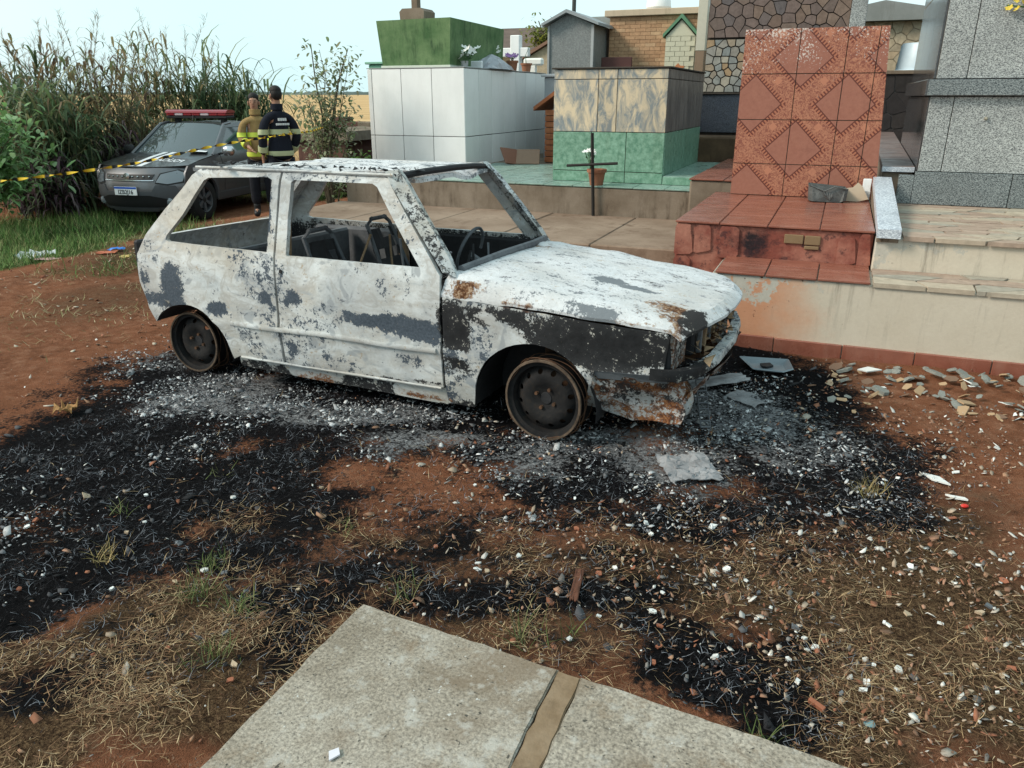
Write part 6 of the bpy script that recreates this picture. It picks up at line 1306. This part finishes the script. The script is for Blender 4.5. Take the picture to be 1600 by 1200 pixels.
    for wr, el, s in ((wr_l, el_l, -1), (wr_r, el_r, 1)):
        q = Vector(el).lerp(Vector(wr), .6); d = (Vector(wr)-Vector(el)).normalized(); a = S(*(q-d*.035)); b = S(*(q+d*.035)); MB().tube([a, b], .071*k, 14).build('sleeve_band', BM_, p, 40)
    MB().lathe([(.075, 1.455), (.088, 1.46), (.084, 1.53), (.074, 1.535)], 'z', 20).xf(Matrix.Scale(k, 4)).build('collar', cm, p, 40)
    p.scale = (.93, .93, 1); return p, k
navy = (.012, .014, .022); tan_ = (.30, .20, .085)
p1, k1 = person((-7.02, 8.86, -.005), R(60), 1.76, 'firefighter in dark navy coat with pale bands, back to the camera', navy, (.40, .42, .24), .80, ((-.255, -.02, 1.12), (-.245, .06, .87), (.255, -.03, 1.12), (.22, .14, .90)))
# back lettering (illegible in the picture) and shoulder badge
txt = MB()
for r_, (z, w, n) in enumerate(((1.33, .13, 4), (1.275, .20, 8))):
    for j in range(n): txt.box(-w/2+w*j/n+.004, -w/2+w*(j+1)/n-.003, -.166-.004*r_, -.158, z, z+(.035 if r_ == 0 else .026))
tag(txt.build('back_lettering', plain('pale_print', (.55, .57, .58)), p1), kind='stuff')
MB().lathe([(0, 0), (.045, 0), (.045, .006), (0, .008)], 'x', 20, (-.262, -.03, 1.30)).xf(Matrix.Rotation(R(8), 4, 'Y')).build('shoulder_badge', plain('badge_cream', (.55, .42, .33)), p1)
p2, k2 = person((-7.74, 9.28, -.03), R(220), 1.70, 'firefighter in tan coat with lime bands facing the dark coated one', tan_, (.52, .60, .06), .80, ((-.245, .04, 1.13), (-.12, .22, 1.03), (.245, .04, 1.13), (.14, .22, 1.02)), head_yaw=R(-8), leg_c=(.014, .015, .02))

# ------------------------------------------------------------------ barrier tape
def catmull(P, n):
    P = [Vector(P[0])*2-Vector(P[1])]+[Vector(p) for p in P]+[Vector(P[-1])*2-Vector(P[-2])]; out = []
    for i in range(1, len(P)-2):
        for t_ in np.linspace(0, 1, n, endpoint=False):
            a, b, c, d = P[i-1:i+3]; out.append(.5*((2*b)+(c-a)*t_+(2*a-5*b+4*c-d)*t_**2+(3*b-a-3*c+d)*t_**3))
    return out+[P[-2]]
path = catmull([(-10.4, 5.9, .60), (-8.931, 6.2, .71), (-7.675, 6.9, .882), (-7.049, 7.6, 1.059), (-6.80, 8.5, 1.151), (-7.0, 9.5, 1.17), (-7.471, 10.5, 1.18)], 80)
V = []; C = []; F = []; acc = 0; tw = 0
for i, p in enumerate(path):
    d = (path[min(i+1, len(path)-1)]-path[max(i-1, 0)]).normalized(); s = d.cross(Vector((0, 0, 1))).normalized(); u = s.cross(d); tw += .22; w = .017
    off = (s*math.cos(tw)+u*math.sin(tw))*w; V += [p-off, p+off]; acc += (p-path[max(i-1, 0)]).length
    col = (.62, .40, .03) if (acc % .19) < .125 else (.015, .015, .015); C += [col, col]
    if i: F.append((2*i-2, 2*i-1, 2*i+1, 2*i))
tm_ = np_mesh('barrier_tape', np.array([tuple(v) for v in V]), np.array(F), GT, np.array(C)); tag(obj('barrier_tape', tm_), 'twisted yellow and black barrier tape strung across in front of the pickup', 'tape')

# ------------------------------------------------------------------ rubble and litter that can be picked apart
CHIPS = {'white': plain('white_chip', (.70, .70, .67), .4, .4), 'beige': plain('beige_chip', (.42, .32, .22), .8), 'brick': plain('brick_chip', (.27, .10, .055), .85), 'slate': plain('slate_chip', (.11, .12, .13), .6), 'brown': plain('brown_chip', (.17, .10, .065), .7), 'ochre': plain('ochre_chip', (.36, .24, .14), .8)}
TERRAZ = Mat('terrazzo_stone', .85, .2); tv = TERRAZ.co('Object', rnd=3); tn = TERRAZ.noise(tv, 60, 3, .6); TERRAZ.base(TERRAZ.mix(TERRAZ.thr(tn, .48, .08), (.10, .105, .10), (.30, .30, .265))); TERRAZ.bump(tn, .3, .01); TERRAZ = TERRAZ.m
def shard_mesh(name, n, th, mat, seed, asp=.7):
    rnd = random.Random(seed); a = sorted(rnd.uniform(0, 6.283) for _ in range(n)); 
    a = [2*math.pi*(i+rnd.uniform(-.3, .3))/n for i in range(n)]
    P = [(math.cos(t)*rnd.uniform(.7, 1.1), math.sin(t)*rnd.uniform(.7, 1.1)*asp) for t in a]
    mb = MB().prism(P, 'z', 0, th); me = mb.mesh(name); me.materials.append(mat); return me
def stone_mesh(name, mat, seed):
    rnd = random.Random(seed); mb = MB(); bm = bmesh.new(); bmesh.ops.create_icosphere(bm, subdivisions=1, radius=1)
    for v in bm.verts: v.co = Vector((v.co.x*1.0, v.co.y*.75, v.co.z*.5))*rnd.uniform(.75, 1.15)
    me = bpy.data.meshes.new(name); bm.to_mesh(me); bm.free(); me.materials.append(mat); return me
def gz(x, y): return float(ground_z(np.array([x]), np.array([y]))[0])
SH = {k: [shard_mesh('chip', random.choice((4, 5, 5, 6)), .22, CHIPS[k], 100+13*i+len(k), random.uniform(.5, .85)) for i in range(5)] for k in ('white', 'beige', 'brick', 'slate')}
FG1 = [(0.1, 2.22), (0.36, 2.08), (0.28, 2.07), (-1.04, 2.2), (0.64, 2.58), (0.69, 3.72), (-0.28, 2.97), (-0.06, 2.41), (-1.28, 2.63), (0.37, 3.46), (0.44, 3.55), (0.03, 3.41), (-0.86, 2.81), (0.66, 2.28), (-0.05, 2.26), (0.21, 1.99), (0.62, 3.22), (-0.55, 3.07), (-1.13, 3.12), (-0.47, 2.2), (-0.53, 2.72), (0.44, 2.78), (-0.5, 2.39), (0.23, 3.7), (0.91, 4.09), (0.3, 2.17), (-0.37, 2.28), (-1.48, 3.03), (-0.59, 1.92), (0.56, 2.16), (-0.49, 2.64), (-0.06, 2.12), (0.37, 2.18), (-1.01, 2.46), (0.09, 2.0), (-0.1, 2.89), (-0.64, 3.0), (-1.21, 2.84), (0.21, 1.96), (-1.11, 3.18), (0.74, 2.81), (-0.42, 2.94), (0.06, 2.1), (-0.25, 2.61), (-1.02, 2.16), (0.54, 3.61), (0.27, 2.03), (0.11, 2.17), (-0.92, 2.31), (-0.55, 2.42), (0.69, 2.32), (0.75, 2.95), (-0.12, 2.15), (-0.24, 2.88), (-0.46, 3.15), (0.67, 2.63), (-0.19, 2.8), (-1.07, 2.59), (0.35, 2.16), (-0.32, 1.99), (0.35, 2.39), (0.16, 2.23), (-0.34, 2.1), (-0.56, 2.36), (0.34, 2.4), (0.13, 2.48), (-1.02, 2.06), (-0.54, 2.07), (-0.15, 2.02), (0.14, 2.17), (-0.38, 2.17), (0.28, 2.19), (-0.32, 1.92), (0.51, 2.47), (0.63, 2.18), (-0.11, 2.47), (0.67, 2.88), (0.21, 2.3), (0.29, 3.39), (0.36, 2.58)]
FG2 = [(-1.72, 1.74), (-1.46, 1.37), (-1.49, 1.42), (-2.82, 1.75), (-1.74, 1.41), (-1.92, 1.29), (-2.23, 2.26), (-2.17, 1.89), (-2.84, 1.8), (-2.42, 1.87), (-2.83, 2.03), (-1.99, 1.69), (-1.62, 1.53), (-2.47, 1.45), (-2.16, 1.57), (-2.59, 2.13), (-2.17, 2.16), (-1.94, 1.78), (-1.55, 1.81), (-2.42, 1.96), (-1.86, 1.79), (-1.93, 2.48)]
FG1 += [(-1.36+.17*i+random.uniform(-.08, .08), 2.35+random.uniform(-.22, .42)) for i in range(14)]
LAB = {'white': ('small white broken tile chip lying on the brown litter', 'white tile chips in the foreground'), 'beige': ('small beige mortar chip lying on the brown litter', 'beige chips in the foreground'), 'brick': ('small orange brick chip lying on the brown litter', 'brick chips in the foreground'), 'slate': ('small dark slate chip lying on the brown litter', 'slate chips in the foreground')}
def put(me, name, x, y, s, sz, lift=0.0, tilt=.25):
    o = obj(name, me); o.location = (x, y, gz(x, y)+lift); o.scale = (s, s, sz); o.rotation_euler = (random.gauss(0, tilt), random.gauss(0, tilt), random.uniform(0, 6.28)); return o
for i, (x, y) in enumerate(FG1+FG2):
    k = random.choices(('white', 'beige', 'brick', 'slate'), (5, 3, 3, .8))[0]; d = math.hypot(x, y)
    o = put(random.choice(SH[k]), 'tile_chip' if k == 'white' else 'stone_chip', x, y, random.uniform(.008, .019)*(.62+.17*d), random.uniform(.02, .04), .004); tag(o, LAB[k][0], 'chip', LAB[k][1])
# rubble heap against the terrace
RM = [shard_mesh('rubble', random.choice((5, 6, 6, 7)), .55, TERRAZ, 300+i, .7) for i in range(6)]+[stone_mesh('rubble', TERRAZ, 320+i) for i in range(4)]
OM = [shard_mesh('rubble', random.choice((4, 5, 6)), .3, CHIPS[c], 340+i, .7) for i, c in enumerate(('ochre', 'ochre', 'beige', 'brown', 'brown', 'ochre'))]
WM = [shard_mesh('rubble', 4, .12, CHIPS['white'], 360+i, .55) for i in range(3)]
def heap_h(x, y): return .035*max(0, 1-((x-.92)/.45)**2)*max(0, 1-((y-4.98)/.42)**2)
n = 0
while n < 150:
    a, b = random.random(), random.random(); x = .12+1.35*a; y = 4.30+.20*a+b*(.86-.10*a)
    if (x-.60)**2/.10+(y-4.36)**2/.05 < 1 or y > 5.22: continue
    n += 1; g_ = random.random(); grey = x > .45 and y > 4.62
    me = random.choice(RM) if (g_ < .60 if grey else g_ < .22) else (random.choice(WM) if g_ > .95 else random.choice(OM))
    s = min(.062, random.lognormvariate(-3.45, .4)); o = put(me, 'rubble_stone', x, y, s, s*random.uniform(.35, .6), heap_h(x, y)+.004, .28)
    nm = me.materials[0].name
    lab = {'terrazzo_stone': ('speckled grey stone piece in the rubble heap below the cream terrace', 'grey rubble stones'), 'white_chip': ('white tile sliver lying on the rubble heap below the terrace', 'white slivers on the rubble')}.get(nm, ('flat brown or ochre tile piece in the rubble below the terrace', 'brown tile pieces in the rubble')); tag(o, lab[0], 'rubble', lab[1])
# larger single pieces
def single(me, name, x, y, s, sz, rot, label, cat, lift=.006):
    o = obj(name, me); o.location = (x, y, gz(x, y)+lift); o.scale = (s, s, sz); o.rotation_euler = rot; return tag(o, label, cat)
single(shard_mesh('tile', 4, .12, CHIPS['white'], 401, .5), 'tile_shard', .345, 5.02, .085, .06, (.05, .05, .3), 'large white tile shard left of the rubble heap', 'tile shard', .03)
single(shard_mesh('tile', 4, .12, CHIPS['white'], 402, .5), 'tile_shard', .60, 3.58, .07, .06, (.1, .0, 2.5), 'long white tile shard in the straw at right', 'tile shard')
single(shard_mesh('tile', 4, .12, CHIPS['white'], 404, .45), 'tile_shard', .665, 3.42, .05, .06, (.1, .1, 2.7), 'narrow white tile shard just behind the small red object', 'tile shard')
single(shard_mesh('tile', 4, .12, CHIPS['white'], 405, .8), 'tile_shard', -.274, 2.81, .030, .04, (.1, .1, .7), 'squarish white tile shard at the front edge of the scorched area', 'tile shard')
single(shard_mesh('tile', 9, .12, plain('teal_disc', (.16, .27, .29), .35), 406, .9), 'glass_disc', .282, 1.90, .017, .02, (.1, 0, 0), 'round pale teal chip at the lower right', 'chip')
single(MB().box(-1, 1, -.3, .3, 0, 1, .08).mesh('brick'), 'brick_fragment', .145, 1.914, .024, .014, (.1, .1, -.5), 'narrow brick red fragment on the black patch at lower right', 'brick'); bpy.data.objects['brick_fragment'].data.materials.append(CHIPS['brick'])

rd = MB(); ellipsoid(rd, (0, 0, .3), (1, .7, .5), 10, 6); single(rd.mesh('red', 40), 'red_plastic_piece', .68, 3.35, .017, .017, (0, 0, .4), 'small bright red plastic piece in the straw at right', 'litter'); bpy.data.objects['red_plastic_piece'].data.materials.append(plain('red_plastic', (.55, .03, .02), .35))
def crumple(name, w, h, z, mat, x, y, rz, label, cat, seed, n=9, fold=.6, loc_z=0):
    rnd = np.random.default_rng(seed); P = []; F_ = []
    for j in range(n):
        for i in range(n): P.append(((i/(n-1)-.5)*w+rnd.normal(0, w*.03), (j/(n-1)-.5)*h+rnd.normal(0, h*.03), z*2.6*fold*float(fbm(np.array([i*5.2/n+seed]), np.array([j*5.2/n]), 3, seed)[0])+abs(rnd.normal(0, z))*fold*.12+z*.5*abs(math.sin(i*7./n+seed)*math.sin(j*5./n))))
    zmin = min(p[2] for p in P); mb = MB().add([(a, b, c-zmin+.004) for a, b, c in P], [(j*n+i, j*n+i+1, (j+1)*n+i+1, (j+1)*n+i) for j in range(n-1) for i in range(n-1)])
    me = mb.mesh(name); me.materials.append(mat); o = obj(name, me); o.location = (x, y, gz(x, y)+loc_z); o.rotation_euler = (0, 0, rz); m = o.modifiers.new('s', 'SOLIDIFY'); m.thickness = .004; return tag(o, label, cat)
ASHM = weathered('ash_coated_sheet', (.15, .15, .155), (.33, .33, .34), (.06, .06, .06), .6, 8, streak=False)
crumple('crumpled_metal_sheet', .24, .27, .022, ASHM, -.46, 3.27, .5, 'crumpled ash grey metal sheet on the ground before the car', 'metal sheet', 3, 16, .7)
crumple('bark_strip', .19, .03, .006, plain('bark_brown', (.10, .042, .026), .85, .2, 0, .5, 40, .5), -.655, 2.20, 1.75, 'rusty brown strip of bark lying on burnt grass before the slab', 'bark', 31, 9, .6, .012)
crumple('brown_rag', .10, .09, .035, plain('ochre_rag', (.30, .16, .06), .8), -3.71, 2.66, .4, 'crumpled ochre rag at the edge of the burnt ground on the left', 'rag', 5, 7, 1.0)
crumple('white_plastic_bag', .34, .26, .07, plain('white_bag', (.55, .58, .60), .5), -8.75, 6.33, .2, 'white plastic bag lying in the green grass at left', 'bag', 8, 7)
crumple('blue_wrapper', .15, .10, .03, plain('blue_wrap', (.03, .17, .55), .4), -7.38, 6.28, .2, 'blue crumpled wrapper on the track behind the burnt car', 'wrapper', 9, 6)
crumple('orange_wrapper', .20, .10, .02, plain('orange_wrap', (.42, .12, .06), .5), -7.35, 6.13, .6, 'orange wrapper touching the blue one on the track', 'wrapper', 10, 6)
crumple('yellow_wrapper', .10, .09, .02, plain('yellow_wrap', (.45, .32, .10), .5), -7.0, 6.05, .6, 'small yellowish wrapper right of the blue one', 'wrapper', 12, 6)
crumple('pink_paper', .26, .12, .015, plain('pink_paper', (.40, .25, .22), .8), -7.95, 5.86, .3, 'flat pinkish paper scrap at the edge of the bare red soil', 'paper', 11, 6)
crumple('charred_board', .22, .15, .02, ASHM, -.30, 4.28, -.6, 'flat ash grey board piece beside the front of the burnt car', 'board', 21, 7, .5)
crumple('charred_board', .40, .13, .015, ASHM, -.50, 4.45, .75, 'long ash grey strip leaning down from under the bumper', 'board', 22, 7, .5, .03)
t = empty('grey_plastic_tray', (-.262, 4.86, gz(-.26, 4.86)+.01), R(6), 'blue grey plastic tray lying burnt through near the terrace', 'tray')
tr = MB(); pts = [(-.15, .10), (.14, .12), (.16, -.06), (.10, -.13), (-.07, -.12)]
inn = [(p[0]*.78, p[1]*.74) for p in pts]; tr.add([(*p, .035) for p in pts]+[(*p, .008) for p in inn]+[(*p, .028) for p in [(q[0]*1.06, q[1]*1.06) for q in pts]], [(i, (i+1) % 5, 5+(i+1) % 5, 5+i) for i in range(5)]+[(10+i, 10+(i+1) % 5, (i+1) % 5, i) for i in range(5)]+[(5, 6, 7), (5, 7, 8), (5, 8, 9)])
tr.build('tray_shell', plain('grey_blue_plastic', (.17, .20, .22), .4, .4, 0, .3), t); MB().prism([(-.03, .02), (.03, .05), (.05, .0), (.01, -.04), (-.02, -.03)], 'z', .012, .024).build('burnt_lump', CHAR, t)
# perforated strip hanging from the bumper: part of the car
hs = MB(); A_, B_ = Vector((-.555, 4.02, .30)), Vector((-.455, 3.80, .02)); d = (B_-A_); w_ = Vector((.022, .012, 0))
hs.tube([A_-w_, B_-w_], .004, 4); hs.tube([A_+w_, B_+w_], .004, 4)
for k in range(12): q = A_+d*(k/11); hs.tube([q-w_, q+w_], .0045, 4)
o = hs.build('perforated_strip', GREYM, car); o.location = -Vector((-2.3, YC, 0))

# ------------------------------------------------------------------ vegetation
def ribbons(base, az, el, L, w, droop, pal, seg=5, shade=.3):
    n = len(base); pts = [base]; e = el.copy()
    for k in range(seg):
        pts.append(pts[-1]+np.c_[np.cos(az)*np.cos(e), np.sin(az)*np.cos(e), np.sin(e)]*(L/seg)[:, None]); e = e-droop/seg*(1+.5*k)
    side = np.c_[-np.sin(az), np.cos(az), np.zeros(n)]*(w/2)[:, None]; V = []
    for k, p in enumerate(pts): t_ = (.5, 1, 1, .85, .55, .05)[min(k*5//seg, 5)]; V += [p-side*t_, p+side*t_]
    m = 2*(seg+1); V = np.stack(V, 1).reshape(-1, 3); F = np.concatenate([np.arange(n)[:, None]*m+np.array([2*k, 2*k+1, 2*k+3, 2*k+2]) for k in range(seg)])
    pal = np.array(pal); c = pal[RNG.integers(0, len(pal), n)]*RNG.uniform(1-shade, 1+shade, (n, 1)); return V, F, np.repeat(c, m, 0)
lt = Mat('leaf_blades', .55, .35); lt.base(lt.attr('tint', 'Color')); tr_ = lt.N.new('ShaderNodeBsdfTranslucent'); lt.L.new(lt.attr('tint', 'Color'), tr_.inputs[0]); ad = lt.N.new('ShaderNodeMixShader'); ad.inputs[0].default_value = .42
lt.L.new(lt.b.outputs[0], ad.inputs[1]); lt.L.new(tr_.outputs[0], ad.inputs[2]); lt.L.new(ad.outputs[0], lt.N['Material Output'].inputs[0]); LEAF = lt.m
PALG = [(.085, .135, .065), (.12, .18, .08), (.065, .10, .055), (.17, .22, .105), (.25, .25, .125)]; PALB = [(.19, .13, .07), (.28, .205, .11), (.12, .08, .06), (.36, .29, .155), (.11, .13, .07)]; PALP = [(.075, .040, .055), (.12, .075, .09), (.16, .12, .125), (.05, .03, .04), (.075, .075, .05)]
def reed_clump(x0, y0, rx, ry, H, ns, pal, stalk, label, lean=(0, 0), leafL=.8, plume=None, leaf_from=.08, nl=15, group='tall grass clumps along the left verge'):
    e = empty('tall_grass_clump', (x0, y0, 0), 0, label, 'grass clump', group)
    a = RNG.uniform(0, 6.28, ns); r = np.sqrt(RNG.random(ns)); bx, by = rx*r*np.cos(a), ry*r*np.sin(a); h = H*RNG.uniform(.6, 1.05, ns)*(1-.22*r); lx, ly = RNG.normal(lean[0], .16, ns)+bx*.14, RNG.normal(lean[1], .16, ns)+by*.14
    z0 = ground_z(bx+x0, by+y0)
    def at(t_): return np.c_[bx+lx*h*t_**1.6, by+ly*h*t_**1.6, z0+h*t_]
    V = []; w = .011; 
    P = [at(np.full(ns, t_)) for t_ in (0, .25, .5, .75, 1)]; n = ns
    for k, p in enumerate(P): s = w*(1-.15*k); V += [p+np.array([-s, 0, 0]), p+np.array([s*.5, s*.8, 0]), p+np.array([s*.5, -s*.8, 0])]
    V = np.stack(V, 1).reshape(-1, 3); F = np.concatenate([np.arange(n)[:, None]*15+np.array([3*k+i, 3*k+(i+1) % 3, 3*k+3+(i+1) % 3, 3*k+3+i]) for k in range(4) for i in range(3)])
    sc = np.array(stalk)[RNG.integers(0, len(stalk), n)]*RNG.uniform(.7, 1.2, (n, 1)); obj('stalks', np_mesh('stalks', V, F, GT, np.repeat(sc, 15, 0)), None, e)
    T = np.repeat(np.arange(ns), nl); t_ = RNG.uniform(leaf_from, 1, len(T)); B = np.c_[bx[T]+lx[T]*h[T]*t_**1.6, by[T]+ly[T]*h[T]*t_**1.6, z0[T]+h[T]*t_]; m = len(T)
    V, F, C = ribbons(B, RNG.uniform(0, 6.28, m), RNG.uniform(.5, 1.35, m), leafL*RNG.uniform(.45, 1.15, m), RNG.uniform(.022, .050, m), RNG.uniform(.6, 2.4, m), pal)
    low = np.clip(1-B[:, 2]/H, 0, 1); obj('leaves', np_mesh('leaves', V, F, LEAF, C), None, e)
    if plume:
        K = RNG.choice(ns, plume, replace=False); T = np.repeat(K, 60); t_ = RNG.uniform(.86, 1.10, len(T)); B = np.c_[bx[T]+lx[T]*h[T]*t_**1.6, by[T]+ly[T]*h[T]*t_**1.6, z0[T]+h[T]*t_]; m = len(T)
        V, F, C = ribbons(B, RNG.uniform(0, 6.28, m), RNG.uniform(.4, 1.4, m), RNG.uniform(.06, .2, m), RNG.uniform(.004, .009, m), RNG.uniform(0, 1, m), [(.22, .15, .09), (.28, .22, .12), (.17, .11, .07), (.2, .19, .09)], 3); obj('plumes', np_mesh('plumes', V, F, LEAF, C), None, e)
    return e
BR = [(.16, .115, .06), (.11, .08, .045), (.2, .16, .09)]; GRN = [(.07, .08, .035), (.11, .10, .05)]
reed_clump(-13.9, 10.3, .8, .7, 2.9, 70, PALG+PALB[:2], BR, 'tall brownish reed clump at the far left edge', (-.03, 0), .75, 22)
reed_clump(-13.4, 10.7, .6, .5, 3.35, 36, PALB+PALG[3:], BR, 'tallest ragged reed clump near the left edge with plumes', (.0, 0), .55, 22, .3)
reed_clump(-12.6, 9.7, .75, .6, 2.3, 110, PALG+PALG+PALB[:1], GRN, 'dense dark green reed clump behind the pale shrub', (.04, -.02), 1.1)
reed_clump(-12.75, 11.0, .5, .45, 3.15, 30, PALB+PALG[3:], BR, 'reed clump with a heavy reddish brown drooping head', (.06, 0), .5, 24, .35)
reed_clump(-12.6, 11.4, .7, .6, 1.9, 60, PALG+PALB, BR, 'half dry reed clump left of the pickup', (.0, 0), .75)
reed_clump(-12.1, 10.9, .5, .5, 1.35, 60, PALP, [(.06, .035, .04)], 'purple leaved grass clump touching the pickup side', (.0, 0), .7)
reed_clump(-12.0, 9.1, .5, .35, .95, 40, PALP+PALG[:2], [(.09, .06, .05)], 'greyish purple grass clump beside the pale shrub', (0, 0), .75)
reed_clump(-13.7, 12.6, .5, .45, 2.9, 26, PALB+PALG[3:], BR, 'sparse golden reed clump left above the pickup bonnet', (.03, 0), .5, 20, .35)
reed_clump(-13.25, 13.2, .6, .5, 3.55, 40, PALG[3:]+PALB[3:], BR, 'tall golden topped reed clump rising behind the pickup', (.0, 0), .6, 28, .3)
reed_clump(-12.95, 14.2, .65, .6, 2.75, 90, PALG, GRN, 'dark green reed clump behind the pickup light bar', (.03, 0), 1.1)
reed_clump(-12.55, 14.4, .6, .55, 2.5, 85, PALG, GRN, 'dark green reed clump behind the pickup roof rear', (.04, 0), 1.0)
reed_clump(-12.25, 14.6, .45, .4, 2.1, 60, PALG, GRN, 'lowest dark green reed clump ending behind the firefighters', (.05, 0), .9)
reed_clump(-13.3, 12.2, .6, .4, 1.7, 60, PALB+PALG, BR, 'dry tangled reed clump in the gap above the pickup bonnet', (0, 0), .6)
def leafy(name, x0, y0, stems, leaf_n, leaf_s, pal, label, cat, bark=(.12, .10, .07)):
    """stems: list of (path, radius)"""
    e = empty(name, (x0, y0, 0), 0, label, cat); mb = MB(); B = []; A = []
    for path, r in stems:
        q = catmull(path, 8); mb.tube(q, [r*(1-.75*i/len(q)) for i in range(len(q))], 6)
        for k in range(int(leaf_n)):
            i = min(len(q)-2, int(len(q)*(.18+.82*random.random()))); B.append(q[i].lerp(q[i+1], random.random())); A.append(random.uniform(0, 6.28))
    mb.build('stem', plain(name+'_bark', bark, .9), e, 40); B = np.array([tuple(b) for b in B]); m = len(B); tw = RNG.normal(0, leaf_s*1.5, (m, 3))
    V, F, C = ribbons(B+tw*np.array([1, 1, .7]), np.array(A), RNG.uniform(-.6, .9, m), leaf_s*RNG.uniform(.7, 1.5, m), leaf_s*RNG.uniform(.32, .5, m), RNG.uniform(.2, 1.4, m), pal, 4); obj('foliage', np_mesh('foliage', V, F, LEAF, C), None, e); return e
# slim shrub where the tape is tied
stems = []
for k in range(8): dx, dy = random.gauss(0, .16), random.gauss(0, .14); H_ = random.uniform(1.0, 1.75); stems.append(([(dx*.3, dy*.3, -.1), (dx*.7, dy, H_*.5), (dx*1.3+random.gauss(0, .06), dy*1.2, H_)], .014))
for k in range(7): q_ = random.choice(((-.14, 2.25), (.40, 2.15), (.12, 1.9))); stems.append(([(0, 0, .8), (q_[0]*.5+random.gauss(0, .05), random.gauss(0, .08), 1.3), (q_[0]+random.gauss(0, .10), random.gauss(0, .1), q_[1]+random.gauss(0, .12))], .010))
stems += [([(0, 0, -.1), (-.03, 0, 1.1), (-.12, 0, 1.8), (-.16, 0, 2.38)], .022), ([(.02, 0, -.1), (.08, 0, 1.0), (.26, 0, 1.75), (.50, 0, 2.30)], .022), ([(.0, 0, .6), (.2, .05, 1.1), (.42, .05, 1.35)], .012), ([(.0, 0, .7), (-.2, .05, 1.2), (-.36, .05, 1.6)], .012)]
leafy('slim_shrub', -7.50, 10.62, stems, 78, .095, [(.23, .29, .15), (.17, .22, .11), (.29, .32, .19), (.32, .31, .20)], 'slim pale shrub with loose leaves left of the white tomb', 'shrub')
stems = []
for k in range(46):
    a = random.uniform(0, 6.28); r = random.uniform(.1, .85); H_ = random.uniform(.55, 1.45); stems.append(([(0, 0, 0), (r*.5*math.cos(a), r*.5*math.sin(a), H_*.7), (r*math.cos(a), r*math.sin(a), H_)], .012))
leafy('pale_shrub', -11.55, 7.75, stems, 52, .14, [(.18, .32, .11), (.24, .40, .17), (.14, .25, .09), (.30, .43, .22)], 'light green broad leaved shrub at the left edge', 'shrub')
for (x, y, h_, lab) in ((-8.15, 12.6, .55, 'bright green weeds at the foot of the white tomb'), (-8.75, 12.5, .5, 'green weeds beside the ruined tomb'), (-8.3, 15.2, 1.2, 'tall weeds on the broken grave wall')):
    stems = [([(random.gauss(0, .05), random.gauss(0, .05), -.1), (random.gauss(0, .15), random.gauss(0, .12), h_*.6), (random.gauss(0, .25), random.gauss(0, .2), h_*random.uniform(.7, 1.1))], .006) for _ in range(16)]
    leafy('weeds', x, y, stems, 22, .09, [(.09, .19, .04), (.12, .24, .05), (.07, .13, .03)], lab, 'weeds')
stems = [([(0, 0, 0), (0, 0, 3), (random.gauss(0, .3), random.gauss(0, .3), 3.4), (random.gauss(0, .45), random.gauss(0, .4), random.uniform(3.3, 4.15))], .06) for _ in range(26)]
leafy('distant_tree', -9.62, 27.0, stems, 60, .16, [(.16, .19, .03), (.22, .24, .04), (.10, .13, .025)], 'small yellow green tree crown beside the grey vault', 'tree')
# far tree line on the horizon
tx = np.linspace(-2600, 900, 700); hgt = 9+7*fbm(tx/60, tx*0, 4, 80)+5*fbm(tx/14, tx*0, 3, 81); ty = 1700+200*fbm(tx/400, tx*0, 2, 82)
V = np.concatenate([np.c_[tx, ty, np.full_like(tx, -4)], np.c_[tx, ty+6, hgt*.8], np.c_[tx, ty+22, hgt], np.c_[tx, ty+45, np.full_like(tx, -4)]]); n = len(tx)
F = np.concatenate([np.c_[np.arange(n-1)+j*n, np.arange(1, n)+j*n, np.arange(1, n)+(j+1)*n, np.arange(n-1)+(j+1)*n] for j in range(3)])
tag(obj('far_woods', np_mesh('far_woods', V, F, plain('far_foliage', (.10, .13, .12), .9, .1))), 'thin line of distant woods on the horizon', 'woods', kind='stuff')
